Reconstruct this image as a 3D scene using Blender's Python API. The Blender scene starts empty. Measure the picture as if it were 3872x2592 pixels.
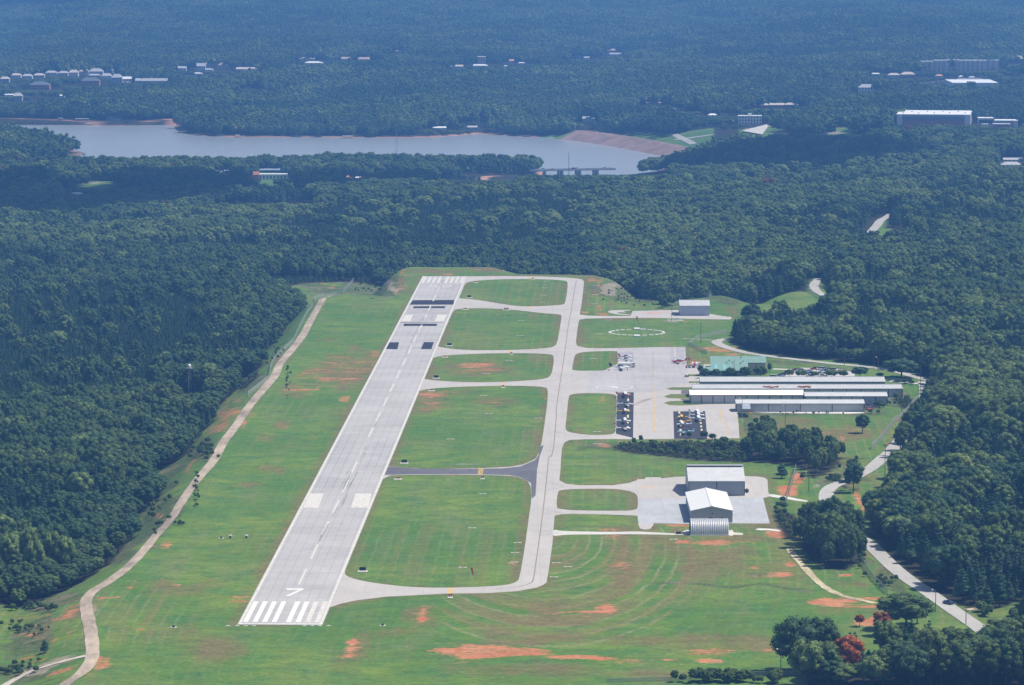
import bpy, bmesh, math, random
import numpy as np
from mathutils import Vector, Matrix, geometry
rnd = random.Random(7)
np.random.seed(11)
sc = bpy.context.scene
COL = sc.collection
# ------------------------------------------------------------------ camera
CAMZ = 264.0; FPX = 15200.0; PITCH = math.atan(1683 / FPX)
cd = bpy.data.cameras.new('camera'); cam = bpy.data.objects.new('camera', cd); COL.objects.link(cam)
cam.location = (0, 0, CAMZ); cam.rotation_euler = (math.pi / 2 - PITCH, 0, 0)
cd.sensor_width = 36; cd.lens = FPX / 3872 * 36; cd.clip_start = 1; cd.clip_end = 60000
sc.camera = cam
# ------------------------------------------------------------------ sky, sun, exposure
SUN_EL = math.radians(60); SUN_AZ = math.radians(12)      # azimuth from +X towards +Y
w = bpy.data.worlds.new('World'); sc.world = w; w.use_nodes = True
nt = w.node_tree; bg = nt.nodes['Background']
sk = nt.nodes.new('ShaderNodeTexSky'); sk.sky_type = 'NISHITA'; sk.sun_disc = False
sk.sun_elevation = SUN_EL; sk.sun_rotation = math.pi / 2 - SUN_AZ; sk.altitude = 300
sk.air_density = 1.2; sk.dust_density = 2.0
nt.links.new(sk.outputs[0], bg.inputs[0]); bg.inputs[1].default_value = 0.08
sl = bpy.data.lights.new('sun', 'SUN'); sun = bpy.data.objects.new('sun', sl); COL.objects.link(sun)
sl.energy = 4.6; sl.angle = math.radians(0.53); sl.color = (1.0, 0.94, 0.84)
SUNV = Vector((math.cos(SUN_EL) * math.cos(SUN_AZ), math.cos(SUN_EL) * math.sin(SUN_AZ), math.sin(SUN_EL)))
sun.rotation_euler = SUNV.to_track_quat('Z', 'Y').to_euler(); sun.location = (0, 0, 800)
sc.view_settings.view_transform = 'Standard'; sc.view_settings.look = 'None'
sc.view_settings.exposure = 0.31; sc.view_settings.gamma = 1
sc.cycles.max_bounces = 5; sc.cycles.diffuse_bounces = 2; sc.cycles.glossy_bounces = 2
sc.cycles.transmission_bounces = 2; sc.cycles.volume_bounces = 0; sc.cycles.transparent_max_bounces = 6
sc.cycles.use_denoising = True
# ------------------------------------------------------------------ where things stand: surveyed positions
FR = {'A': (0, 0, 1.8023), 'B': (1290, 0, 1.8023), 'C': (2572, 0, 1.8023), 'D': (0, 860, 1.8023), 'E': (1290, 860, 1.8023),
      'F': (2572, 860, 1.8023), 'G': (0, 1722, 1.8023), 'H': (1290, 1722, 1.8023), 'I': (2572, 1722, 1.8023),
      'J': (2100, 1100, 2.6138), 'K': (2500, 1250, 2.343), 'L': (2400, 1700, 3.347), 'M': (1500, 1000, 2.929),
      'N': (2300, 1380, 4.686), 'O': (2600, 1340, 4.686), 'Q': (2950, 1340, 3.905), 'R': (0, 200, 3.347),
      'S': (3300, 150, 4.096), 'T': (2300, 1180, 5.579), 'U': (2000, 580, 4.686), 'P': (0, 0, 0.6049)}
def src(f, x, y):
    o = FR[f]; return (o[0] + x / o[2], o[1] + y / o[2])
CP, SP = math.cos(PITCH), math.sin(PITCH)
def raydir(sx, sy):
    a = (sx - 1936) / FPX; b = (1296 - sy) / FPX
    return (a, CP + b * SP, -SP + b * CP)
def plane(f, x, y, z=0.0):                 # point of the level z seen from the survey station
    d = raydir(*src(f, x, y)); t = (z - CAMZ) / d[2]
    return (d[0] * t, d[1] * t)
def to_src(X, Y, Z):
    dz = Z - CAMZ; zc = Y * CP - dz * SP; v = Y * SP + dz * CP
    return 1936 + FPX * X / zc, 1296 - FPX * v / zc
def wpoly(lst, z=0.0):
    """'E 1,2 3,4 M 5,6' style strings; a third number overrides the level."""
    out = []; f = None
    for t in lst.split():
        if t.isalpha(): f = t; continue
        v = [float(q) for q in t.split(',')]
        out.append(plane(f, v[0], v[1], v[2] if len(v) > 2 else z))
    return out
def chaikin(p, n=1, closed=True):
    for _ in range(n):
        q = []
        m = len(p)
        for i in range(m if closed else m - 1):
            a = p[i]; b = p[(i + 1) % m]
            q.append((a[0] * .75 + b[0] * .25, a[1] * .75 + b[1] * .25)); q.append((a[0] * .25 + b[0] * .75, a[1] * .25 + b[1] * .75))
        if not closed: q = [p[0]] + q + [p[-1]]
        p = q
    return p
def inside(X, Y, poly):
    r = np.zeros(X.shape, bool); n = len(poly)
    xs = [p[0] for p in poly]; ys = [p[1] for p in poly]
    m = (X >= min(xs)) & (X <= max(xs)) & (Y >= min(ys)) & (Y <= max(ys))
    if not m.any(): return r
    x = X[m]; y = Y[m]; c = np.zeros(x.shape, bool)
    for i in range(n):
        x1, y1 = poly[i]; x2, y2 = poly[(i + 1) % n]
        if y1 == y2: continue
        c ^= ((y1 > y) != (y2 > y)) & (x < (x2 - x1) * (y - y1) / (y2 - y1) + x1)
    r[m] = c; return r
def dist_poly(X, Y, poly, closed=True, cap=400.0):
    d = np.full(X.shape, cap * cap); n = len(poly)
    for i in range(n if closed else n - 1):
        x1, y1 = poly[i]; x2, y2 = poly[(i + 1) % n]
        dx, dy = x2 - x1, y2 - y1; L = dx * dx + dy * dy + 1e-9
        t = np.clip(((X - x1) * dx + (Y - y1) * dy) / L, 0, 1)
        d = np.minimum(d, (X - x1 - t * dx) ** 2 + (Y - y1 - t * dy) ** 2)
    return np.sqrt(d)
def sstep(a, b, x):
    t = np.clip((x - a) / (b - a), 0, 1); return t * t * (3 - 2 * t)
_tab = np.random.RandomState(5).rand(256, 256)
def vnoise(X, Y, s, seed=0):
    x = X / s + seed * 17.3; y = Y / s + seed * 9.7
    xi = np.floor(x).astype(int); yi = np.floor(y).astype(int); fx = x - xi; fy = y - yi
    fx = fx * fx * (3 - 2 * fx); fy = fy * fy * (3 - 2 * fy)
    g = lambda i, j: _tab[(xi + i) % 256, (yi + j) % 256]
    return (g(0, 0) * (1 - fx) + g(1, 0) * fx) * (1 - fy) + (g(0, 1) * (1 - fx) + g(1, 1) * fx) * fy
def fbm(X, Y, s, o=3, seed=0):
    r = 0; a = .5; t = 0
    for k in range(o): r = r + a * vnoise(X, Y, s / 2 ** k, seed + k); t += a; a *= .55
    return r / t
# ------------------------------------------------------------------ outlines of the land
LAKE_Z = -72.0
LAKES = [chaikin(wpoly('P -160,274 60,279 140,281 215,287 300,289 360,283 A 1100,836 1230,830 1180,860 1220,905 1350,928 1620,936 1900,936 2343,938 '
               'B 100,940 550,940 800,925 950,912 1130,930 1550,942 1600,950 1850,1000 2100,1045 2300,1080 P 1570,372 1480,398 1380,416 1300,424 1200,424 1110,424 '
               '1100,412 1160,407 1243,403 1238,390 1100,388 900,386 700,390 480,392 330,392 250,389 200,386 117,378 150,372 170,369 124,364 160,358 201,352 170,345 100,328 0,314 -160,308', LAKE_Z), 1),
         chaikin(wpoly('A 1600,722 1700,702 1850,698 2010,695 2045,705 2030,735 1960,748 1800,735 1660,735', LAKE_Z + 3)),
         chaikin(wpoly('A 1500,1430 1560,1412 1700,1400 1850,1378 1960,1372 2000,1400 1900,1430 1700,1440', LAKE_Z + 2))]
DAM_TOP = wpoly('B 1610,888 1700,893 1900,918 2100,950 2343,995 2480,1022', LAKE_Z + 12)
PLATEAU = wpoly('P -120,1640 I 2343,1640 2600,1300 2343,1050 Q 2900,1500 F 2343,900 2343,500 1085,490 990,357 905,350 870,440 700,560 400,560 250,490 E 2300,505 2100,500 1900,480 1790,345 1700,326 1200,320 1150,308 1020,272 470,272 445,283 430,300 330,470 D 2343,455 2230,480 1990,830 1900,960 1720,1200 1500,1500 G 1400,150 1280,400 1100,600 900,780 700,900 640,1000 660,1200 660,1400 600,1600')
MAIN = wpoly('P -160,1400,-8 0,1385,-8 G 150,1010,-6 300,970,-6 480,890,-6 640,800,-5 730,740,-5 830,600,-5 920,500,-5 930,350,-5 960,290,-4 1040,240,-4 1090,130,-4 1040,50,-4 1030,0,-4 '
             'D 1260,1490,-4 1310,1420,-4 1320,1340,-4 1465,1275,-4 1410,1160,-4 1480,1140,-4 1560,1090,-4 1640,960,-4 1800,925,-4 1760,800,-4 1900,690,-4 1930,620,-4 2050,520,-4 2070,420,-5 1900,350,-8 1930,318,-10 2100,300,-12 2343,288,-14 '
             'E 200,285,-14 460,240,0 1020,238,0 1180,290,0 1650,300,0 1780,320,-4 1900,365,-10 2050,408,-12 2130,440,-10 2230,480,-6 F 0,485,-4 200,478,-4 400,430,2 640,412,4 850,432,4 870,380,2 900,345,0 1000,343,0 975,400,0 1060,465,0 1085,490,0 '
             '990,545,13 850,550,13 700,540,13 550,560,13 400,600,13 345,640,10 335,770,0 420,825,0 600,858,0 700,868,0 900,892,0 1060,912,0 1230,927,0 1400,945,0 1640,1005,0 1715,1060,0 1725,1120,0 1695,1180,0 1612,1320,0 1572,1430,0 1490,1560,0 '
             'I 1490,150,0 1440,330,0 1310,430,0 1295,548,0 1385,640,0 1505,775,0 1655,893,0 1840,1000,0 1965,1055,0 2190,1045,0 2300,1000,0 2500,1060,4 2300,1110,14 2200,1130,14 2040,1178,15 1950,1178,15 1800,1110,14 1700,1095,14 1500,1120,13 1350,1150,13 1150,1180,13 1000,1190,14 900,1290,12 '
             '880,1400,8 870,1450,2 850,1568,2 850,1760,2 P -160,1760,0')
WOODS = [(wpoly('F 515,1450,5 560,1400,5 640,1400,5 660,1420,8 750,1372,10 900,1400,10 1100,1452,8 1290,1500,6 I 1110,10,0 1090,60,0 1000,130,0 900,160,0 860,110,0 740,60,0 640,55,0 530,50,0 430,35,0 L 1430,170,0 1350,130,0'), .80, 'wood'),
         (wpoly('N 60,1440,1 200,1370,1 480,1310,2 760,1260,3 950,1300,3 1250,1300,2 1700,1330,2 1900,1340,1 2200,1310,3 2280,1300,3 O 1180,1390,2 F 520,1440,0 520,1500,0 L 1430,170,0 1100,155,0 800,140,0 530,110,0 300,75,0 0,60,0 -200,20,0'), .20, 'scrub'),
         (wpoly('I 840,340,14 900,290,15 1100,300,15 1200,400,14 1240,560,4 1215,730,0 1150,785,0 1000,775,0 890,720,0 815,600,3 810,440,9'), 1.18, 'clump'),
         (wpoly('I 1105,110,8 1210,110,8 1225,230,0 1150,260,0 1115,200,0'), .8, 'clump'),
         (wpoly('I 660,360,2 760,350,3 800,440,1 800,560,0 720,560,0 670,450,0'), .22, 'scrub'),
         (wpoly('I 2220,1040,2 2343,1020,3 2343,1120,0 2260,1130,0'), .5, 'scrub'),
         (wpoly('F 1450,1165,0 1560,1150,1 1590,1200,1 1540,1240,0 1470,1210,0'), .25, 'scrub'),
         (wpoly('D 1650,1000,-4 1760,960,-4 1740,1050,-4 1660,1100,-4 1640,1080,-4'), .2, 'scrub')]
FARCLEAR = [(wpoly('A 540,1215,-62 600,1228,-62 790,1232,-62 800,1262,-58 700,1300,-54 600,1310,-54 590,1260,-60')),
            (wpoly('A 1735,1190,-66 1960,1190,-66 1900,1260,-62 1880,1310,-56 1790,1300,-58 1740,1240,-62')),
            (wpoly('B 770,1210,-64 960,1228,-64 1000,1255,-60 900,1290,-52 800,1290,-52')),
            (wpoly('A 340,1355,-60 500,1385,-60 510,1410,-56 400,1420,-56 250,1400,-58')),
            wpoly('A 430,1150,-62 640,1150,-62 620,1205,-62 500,1212,-62'),
            wpoly('B 1600,880,-60 2000,900,-60 2343,960,-58 2343,1090,-62 2200,1080,-66 1580,950,-72'),
            wpoly('C 0,920,-58 230,910,-56 230,940,-54 100,985,-56 30,1060,-60 0,1070,-60'),
            wpoly('C 400,880,-46 560,850,-46 740,800,-44 760,830,-42 640,880,-40 560,930,-38 400,920,-40'),
            wpoly('C 1000,840,-36 1160,820,-36 1170,860,-33 1110,930,-28 1010,930,-28'),
            wpoly('C 1300,1440,0 1420,1465,-8 1410,1500,-8 1350,1570,-4 1310,1560,-4'),
            wpoly('F 1310,-10,-8 1440,-10,-8 1450,60,2 1400,50,2'),
            wpoly('C 2140,1130,-24 2350,1110,-24 2350,1170,-12 2150,1170,-12')]
CTRL = [('P', *c) for c in [(0, 1540, -6), (0, 1450, -7), (100, 1200, -12), (200, 1000, -16), (400, 900, -12), (0, 800, -22), (300, 750, -20), (500, 720, -16), (0, 650, -25),
        (300, 630, -27), (650, 640, -15), (850, 615, -26), (1000, 590, -30), (1200, 590, -30), (1400, 610, -27), (800, 500, -33), (1000, 480, -33), (1300, 450, -34), (1550, 660, -20), (1450, 640, -22),
        (1650, 640, -14), (1850, 630, -4), (2000, 650, 0), (2300, 700, 2), (2300, 900, 3), (2200, 1100, 1), (2300, 1400, 1), (1600, 540, -19), (1900, 540, -12), (2300, 540, -5),
        (2300, 450, -9), (1900, 460, -17), (1600, 460, -28), (0, 570, -31), (250, 540, -32), (500, 500, -34), (730, 465, -36), (100, 470, -63), (300, 470, -62), (600, 430, -64),
        (900, 415, -66), (1100, 405, -67), (1300, 400, -62), (1480, 405, -52), (1700, 405, -46), (2000, 405, -38), (2300, 400, -26), (1600, 345, -48), (1750, 320, -46), (2000, 320, -38), (2300, 310, -34),
        (0, 340, -66), (100, 340, -62), (300, 372, -68), (700, 372, -68), (1000, 380, -68), (200, 265, -66), (800, 290, -66), (1300, 290, -62), (1700, 275, -54), (2100, 270, -46), (0, 200, -60), (400, 220, -58), (1000, 220, -50),
        (1500, 220, -48), (2200, 210, -40), (0, 130, -46), (800, 150, -42), (1500, 150, -38), (2300, 150, -30), (0, 60, -26), (1000, 60, -22), (2300, 60, -14), (0, 5, -4), (1100, 5, 2),
        (2300, 5, 8), (0, -60, 24), (1100, -60, 28), (2300, -60, 34), (-600, 1200, -16), (2900, 1200, 8), (-600, 600, -28), (2900, 600, -4), (-600, 300, -66), (2900, 300, -34), (-600, 100, -34), (2900, 100, -22)]]
_cp = []
for f, x, y, z in CTRL:
    X, Y = plane(f, x, y, z); _cp.append((X / Y * 8, math.log(Y / 1400), z))
_cp = np.array(_cp)
def tarr(*a): return tuple(np.asarray(q, float) for q in a)
_MBB = (min(p[0] for p in PLATEAU) - 150, max(p[0] for p in PLATEAU) + 150, min(p[1] for p in PLATEAU) - 150, max(p[1] for p in PLATEAU) + 150)
def Hraw(X, Y):
    X, Y = tarr(X, Y); Yc = np.maximum(Y, 500)
    u = X / Yc * 8; v = np.log(Yc / 1400); num = 0; den = 1e-12
    for a, b, z in _cp:
        g = np.exp(-((u - a) ** 2 * .55 + (v - b) ** 2 * 1.6) / (2 * .085 ** 2) * .5) + 1e-9 / (.02 + (u - a) ** 2 + (v - b) ** 2); num = num + g * z; den = den + g
    z = num / den
    amp = 4 * sstep(2700, 3400, Y) + 9 * sstep(6000, 7500, Y) + 8 * sstep(7500, 9500, Y)
    z = z + amp * 2.4 * (fbm(X, Y * .6, 430, 3, 3) - .5) + 1.5 * (fbm(X, Y, 60, 2, 9) - .5)
    z = z - 10 * sstep(11500, 13500, Y) * 0
    # the levelled airfield
    m = (X > _MBB[0]) & (X < _MBB[1]) & (Y > _MBB[2]) & (Y < _MBB[3])
    if m.any():
        x, y = X[m], Y[m]; d = dist_poly(x, y, PLATEAU, cap=200); d = np.where(inside(x, y, PLATEAU), 0, d)
        zm = z[m]; t = sstep(0, 34, d)
        z = z.copy(); z[m] = zm * t
        # grass mound beside the far hangar
        bx, by = plane('F', 640, 470, 4); zz = z[m] + 7.5 * np.maximum(0, np.exp(-((x - bx) / 60) ** 2 - ((y - by) / 110) ** 2) - .36); z[m] = zz
    # lake basin and shores
    for i, L in enumerate(LAKES):
        xs = [p[0] for p in L]; ys = [p[1] for p in L]
        m = (X > min(xs) - 400) & (X < max(xs) + 400) & (Y > min(ys) - 400) & (Y < max(ys) + 400)
        if m.any():
            x, y = X[m], Y[m]; d = dist_poly(x, y, L, cap=400); ins = inside(x, y, L)
            lz = (LAKE_Z, LAKE_Z + 3, LAKE_Z + 2)[i]; zm = z[m]
            land = np.maximum(zm, lz + 1.5); t = sstep(0, 150 if i == 0 else 60, d)
            zl = (lz - .3) * (1 - t) + land * t + 1.5 * sstep(0, 12, d) * (1 - t)
            z = z.copy(); z[m] = np.where(ins, lz - .3 - np.minimum(d, 60) * .12, np.minimum(zl, zm + 60))
    # earth dam
    xs = [p[0] for p in DAM_TOP]; ys = [p[1] for p in DAM_TOP]
    m = (X > min(xs) - 100) & (X < max(xs) + 100) & (Y > min(ys) - 100) & (Y < max(ys) + 150)
    if m.any():
        d = dist_poly(X[m], Y[m], DAM_TOP, closed=False, cap=200); z = z.copy()
        z[m] = np.maximum(z[m], LAKE_Z + 11.0 - .38 * np.maximum(d - 5, 0))
    return z
# ground grid: fine over the airfield, coarser with distance
gx = np.concatenate([np.arange(-5000, -2200, 200), np.arange(-2200, -420, 20), np.arange(-420, 480, 3.0), np.arange(480, 2200, 20), np.arange(2200, 5001, 200)])
gy = np.concatenate([np.arange(-400, 1200, 100), np.arange(1200, 1380, 12), np.arange(1380, 3060, 3.5), np.arange(3060, 6200, 12), np.arange(6200, 13000, 30), np.arange(13000, 16001, 250)])
GX, GY = np.meshgrid(gx, gy)
GZ = Hraw(GX, GY)
def H(X, Y):
    X, Y = tarr(X, Y)
    i = np.clip(np.searchsorted(gx, X) - 1, 0, len(gx) - 2); j = np.clip(np.searchsorted(gy, Y) - 1, 0, len(gy) - 2)
    fx = np.clip((X - gx[i]) / (gx[i + 1] - gx[i]), 0, 1); fy = np.clip((Y - gy[j]) / (gy[j + 1] - gy[j]), 0, 1)
    return (GZ[j, i] * (1 - fx) + GZ[j, i + 1] * fx) * (1 - fy) + (GZ[j + 1, i] * (1 - fx) + GZ[j + 1, i + 1] * fx) * fy
def at(f, x, y, h=0.0):                    # ground point where a line of sight, h metres above the ground, meets it
    d = raydir(*src(f, x, y)); t = np.arange(1300, 15000, 2.0) / d[1]
    z = CAMZ + d[2] * t; g = H(d[0] * t, d[1] * t) + h
    k = np.argmax(z <= g)
    if k == 0: k = len(t) - 1
    return Vector((d[0] * t[k], d[1] * t[k], float(g[k]) - h))
# ------------------------------------------------------------------ helpers
def tag(o, label=None, cat=None, group=None, kind=None):
    if label: o['label'] = label
    if cat: o['category'] = cat
    if group: o['group'] = group
    if kind: o['kind'] = kind
    return o
def thing(name, label, cat, loc=(0, 0, 0), rz=0.0, group=None):
    o = bpy.data.objects.new(name, None); COL.objects.link(o); o.location = loc; o.rotation_euler = (0, 0, rz)
    o.empty_display_size = 1
    return tag(o, label, cat, group)
class MB:
    def __init__(s): s.v = []; s.f = []
    def add(s, vs, fs):
        n = len(s.v); s.v += [tuple(q) for q in vs]; s.f += [tuple(i + n for i in f) for f in fs]; return s
    def box(s, c, d, rz=0.0, taper=1.0):
        x, y, z = c; a, b, h = d[0] / 2, d[1] / 2, d[2] / 2; cs, sn = math.cos(rz), math.sin(rz); vs = []
        for sz, k in ((-1, 1), (1, taper)):
            for sx, sy in ((-1, -1), (1, -1), (1, 1), (-1, 1)):
                px, py = sx * a * k, sy * b * k; vs.append((x + px * cs - py * sn, y + px * sn + py * cs, z + sz * h))
        return s.add(vs, [(3, 2, 1, 0), (4, 5, 6, 7), (0, 1, 5, 4), (1, 2, 6, 5), (2, 3, 7, 6), (3, 0, 4, 7)])
    def tube(s, p, q, r0, r1=None, n=8, cap=True):
        r1 = r0 if r1 is None else r1; p = Vector(p); q = Vector(q); d = (q - p).normalized()
        u = d.orthogonal().normalized(); v = d.cross(u); vs = []
        for c, r in ((p, r0), (q, r1)):
            for i in range(n):
                a = i * 2 * math.pi / n; vs.append(c + u * math.cos(a) * r + v * math.sin(a) * r)
        fs = [(i, (i + 1) % n, n + (i + 1) % n, n + i) for i in range(n)]
        if cap: fs += [tuple(range(n - 1, -1, -1)), tuple(range(n, 2 * n))]
        return s.add(vs, fs)
    def loft(s, rings, cap=True):          # rings: lists of points of the same length
        n = len(rings[0]); vs = [p for r in rings for p in r]; fs = []
        for k in range(len(rings) - 1):
            for i in range(n):
                a = k * n + i; b = k * n + (i + 1) % n; fs.append((a, b, b + n, a + n))
        if cap: fs += [tuple(range(n - 1, -1, -1)), tuple(range((len(rings) - 1) * n, len(rings) * n))]
        return s.add(vs, fs)
    def ball(s, c, r, n=8, m=6, sq=1.0):
        rings = []
        for j in range(1, m):
            t = math.pi * j / m; rr = r * math.sin(t)
            rings.append([(c[0] + rr * math.cos(2 * math.pi * i / n), c[1] + rr * math.sin(2 * math.pi * i / n), c[2] - r * sq * math.cos(t)) for i in range(n)])
        return s.loft(rings)
    def prism(s, poly, z0, z1):
        n = len(poly); a = sum(poly[i][0] * poly[(i + 1) % n][1] - poly[(i + 1) % n][0] * poly[i][1] for i in range(n))
        if a < 0: poly = poly[::-1]
        vs = [(x, y, z0) for x, y in poly] + [(x, y, z1) for x, y in poly]
        return s.add(vs, [tuple(range(n - 1, -1, -1)), tuple(range(n, 2 * n))] + [(i, (i + 1) % n, n + (i + 1) % n, n + i) for i in range(n)])
    def mesh(s, name, mat=None, smooth=False):
        m = bpy.data.meshes.new(name); m.from_pydata(s.v, [], s.f); m.update()
        if mat: m.materials.append(mat)
        if smooth: m.polygons.foreach_set('use_smooth', [True] * len(m.polygons))
        return m
    def build(s, name, mat, parent=None, smooth=False, label=None):
        o = bpy.data.objects.new(name, s.mesh(name, mat, smooth)); COL.objects.link(o)
        if parent: o.parent = parent
        if label: o['label'] = label
        return o
def copy_tree(o, parent=None):
    c = o.copy(); COL.objects.link(c)
    if parent: c.parent = parent
    for ch in o.children: copy_tree(ch, c)
    return c
def sheet(name, outer, mat, z, holes=(), parent=None, label=None, kind='structure', drape=False):
    loops = [[Vector((x, y, 0)) for x, y in outer]] + [[Vector((x, y, 0)) for x, y in h] for h in holes]
    tris = geometry.tessellate_polygon(loops); pts = [p for l in loops for p in l]
    fs = []
    for t in tris:
        a, b, c = (pts[i] for i in t)
        fs.append(t if (b - a).cross(c - a).z > 0 else (t[0], t[2], t[1]))
    m = bpy.data.meshes.new(name); m.from_pydata([(p.x, p.y, z) for p in pts], [], fs); m.update(); m.materials.append(mat)
    o = bpy.data.objects.new(name, m); COL.objects.link(o)
    if parent: o.parent = parent
    elif kind: o['kind'] = kind
    if label: o['label'] = label
    return o
def resample(p, step):
    out = [p[0]]
    for a, b in zip(p[:-1], p[1:]):
        L = math.hypot(b[0] - a[0], b[1] - a[1]); n = max(1, int(L / step))
        out += [(a[0] + (b[0] - a[0]) * k / n, a[1] + (b[1] - a[1]) * k / n) for k in range(1, n + 1)]
    return out
def ribbon_mb(p, width, dz, mb=None, jitter=0.0, cols=2):
    mb = mb or MB(); vs = []; n = len(p); c0 = cols + 1
    for i in range(n):
        a = p[max(0, i - 1)]; b = p[min(n - 1, i + 1)]; dx, dy = b[0] - a[0], b[1] - a[1]; L = math.hypot(dx, dy) or 1; nx, ny = -dy / L, dx / L
        wd = width / 2 + (rnd.uniform(-1, 1) * jitter)
        for k in range(c0):
            t = 1 - 2 * k / cols; vs.append((p[i][0] + nx * wd * t, p[i][1] + ny * wd * t))
    zs = H(np.array([v[0] for v in vs]), np.array([v[1] for v in vs])) + dz
    fs = [(i * c0 + k, i * c0 + k + 1, (i + 1) * c0 + k + 1, (i + 1) * c0 + k) for i in range(n - 1) for k in range(cols)]
    return mb.add([(v[0], v[1], float(z)) for v, z in zip(vs, zs)], fs)
# ------------------------------------------------------------------ materials
class NT:
    def __init__(s, name):
        s.m = bpy.data.materials.new(name); s.m.use_nodes = True; s.t = s.m.node_tree; s.b = s.t.nodes['Principled BSDF']
    def n(s, typ, **k):
        o = s.t.nodes.new('ShaderNode' + typ)
        for a, v in k.items(): setattr(o, a, v)
        return o
    def l(s, a, b): s.t.links.new(a, b)
    def val(s, x, sock):
        if hasattr(x, 'node'): s.l(x, sock)
        else: sock.default_value = x
    def noise(s, scale, detail=3, co=None, rough=.55):
        o = s.n('TexNoise'); o.inputs['Scale'].default_value = scale; o.inputs['Detail'].default_value = detail; o.inputs['Roughness'].default_value = rough
        if co is not None: s.l(co, o.inputs['Vector'])
        return o.outputs['Fac']
    def math(s, op, a, b=0.0, c=None):
        o = s.n('Math', operation=op); s.val(a, o.inputs[0]); s.val(b, o.inputs[1])
        if c is not None: s.val(c, o.inputs[2])
        return o.outputs[0]
    def rng(s, x, a, b, c=0.0, d=1.0):
        o = s.n('MapRange'); s.val(x, o.inputs[0])
        for i, q in enumerate((a, b, c, d)): o.inputs[i + 1].default_value = q
        return o.outputs[0]
    def mix(s, f, a, b, mode='MIX'):
        o = s.n('Mix', data_type='RGBA', blend_type=mode); s.val(f, o.inputs[0])
        for q, i in ((a, 6), (b, 7)):
            if hasattr(q, 'node'): s.l(q, o.inputs[i])
            else: o.inputs[i].default_value = (*q, 1)
        return o.outputs[2]
    def attr(s, name, typ='GEOMETRY', out='Fac'):
        o = s.n('Attribute', attribute_name=name, attribute_type=typ); return o.outputs[out]
    def geo(s): return s.n('NewGeometry').outputs['Position']
    def obj(s): return s.n('TexCoord').outputs['Object']
    def vmul(s, co, v):
        o = s.n('VectorMath', operation='MULTIPLY'); s.l(co, o.inputs[0]); o.inputs[1].default_value = v; return o.outputs[0]
    def sep(s, co):
        o = s.n('SeparateXYZ'); s.l(co, o.inputs[0]); return o.outputs
    def done(s, col, rough=.9, spec=.2, metal=0.0, bump=None, bs=.3, bd=.1):
        if hasattr(col, 'node'): s.l(col, s.b.inputs['Base Color'])
        else: s.b.inputs['Base Color'].default_value = (*col, 1)
        s.val(rough, s.b.inputs['Roughness']); s.b.inputs['Specular IOR Level'].default_value = spec; s.b.inputs['Metallic'].default_value = metal
        if bump is not None:
            o = s.n('Bump'); o.inputs['Strength'].default_value = bs; o.inputs['Distance'].default_value = bd; s.l(bump, o.inputs['Height']); s.l(o.outputs[0], s.b.inputs['Normal'])
        return s.m
_mc = {}
def paint(name, c, rough=.6, spec=.4, metal=0.0, var=.12, scale=1.5):
    if name in _mc: return _mc[name]
    n = NT(name); f = n.noise(scale, 4, n.obj()); k = n.rng(f, .3, .7, 1 - var, 1 + var)
    col = n.mix(1.0, c, (1, 1, 1), 'MULTIPLY'); hs = n.n('HueSaturation'); n.l(col, hs.inputs['Color']); n.l(k, hs.inputs['Value'])
    _mc[name] = n.done(hs.outputs[0], rough, spec, metal); return _mc[name]
def corrugated(name, c, axis=0, pitch=.6, rough=.4, metal=0.0, dark=.8, streak=.12):
    if name in _mc: return _mc[name]
    n = NT(name); co = n.obj(); s = n.sep(co)
    ph = n.math('FRACT', n.math('DIVIDE', s[axis], pitch)); rib = n.rng(ph, .0, .14, 0, 1); tri = n.math('PINGPONG', n.math('DIVIDE', s[axis], pitch), .5)
    st = n.noise(.35, 4, n.vmul(co, (1, 1, .25))); k = n.rng(st, .3, .7, 1 - streak, 1 + streak)
    base = n.mix(rib, tuple(q * dark for q in c), c); hs = n.n('HueSaturation'); n.l(base, hs.inputs['Color']); n.l(k, hs.inputs['Value'])
    _mc[name] = n.done(hs.outputs[0], rough, .4, metal, tri, .5, .05); return _mc[name]
# foliage: the tint value of each tree picks its species colour, shifted paler in far groves for haze
def foliage_mat():
    n = NT('foliage'); t = n.attr('tint', 'INSTANCER'); r = n.n('ValToRGB'); n.l(t, r.inputs[0]); e = r.color_ramp.elements
    stops = [(0, (.036, .092, .042)), (.18, (.056, .116, .040)), (.40, (.094, .150, .036)), (.62, (.135, .198, .044)), (.82, (.18, .26, .075)), (.90, (.20, .25, .06)), (.92, (.10, .068, .032)), (.955, (.22, .075, .025)), (.97, (.40, .115, .028)), (1, (.40, .11, .03))]
    e[0].position = 0; e[0].color = (*stops[0][1], 1); e[1].position = 1; e[1].color = (*stops[-1][1], 1)
    for p, c in stops[1:-1]:
        q = e.new(p); q.color = (*c, 1)
    nz = n.noise(.45, 3, n.obj()); nz2 = n.noise(2.2, 2, n.obj()); k = n.math('ADD', n.rng(nz, .3, .7, .66, 1.34), n.rng(nz2, .3, .7, -.25, .25))
    hs = n.n('HueSaturation'); n.l(r.outputs[0], hs.inputs['Color']); n.l(k, hs.inputs['Value'])
    m = n.done(hs.outputs[0], .75, .25); n.b.inputs['Subsurface Weight'].default_value = 0
    tr = n.n('BsdfTranslucent'); n.l(n.mix(.5, hs.outputs[0], (.10, .16, .02), 'MIX'), tr.inputs[0]); mx = n.n('MixShader'); mx.inputs[0].default_value = .18
    n.l(n.b.outputs[0], mx.inputs[1]); n.l(tr.outputs[0], mx.inputs[2]); n.l(mx.outputs[0], n.t.nodes['Material Output'].inputs[0]); return m
FOL = foliage_mat()
BARK = paint('bark', (.09, .07, .055), .9, .1)
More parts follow.
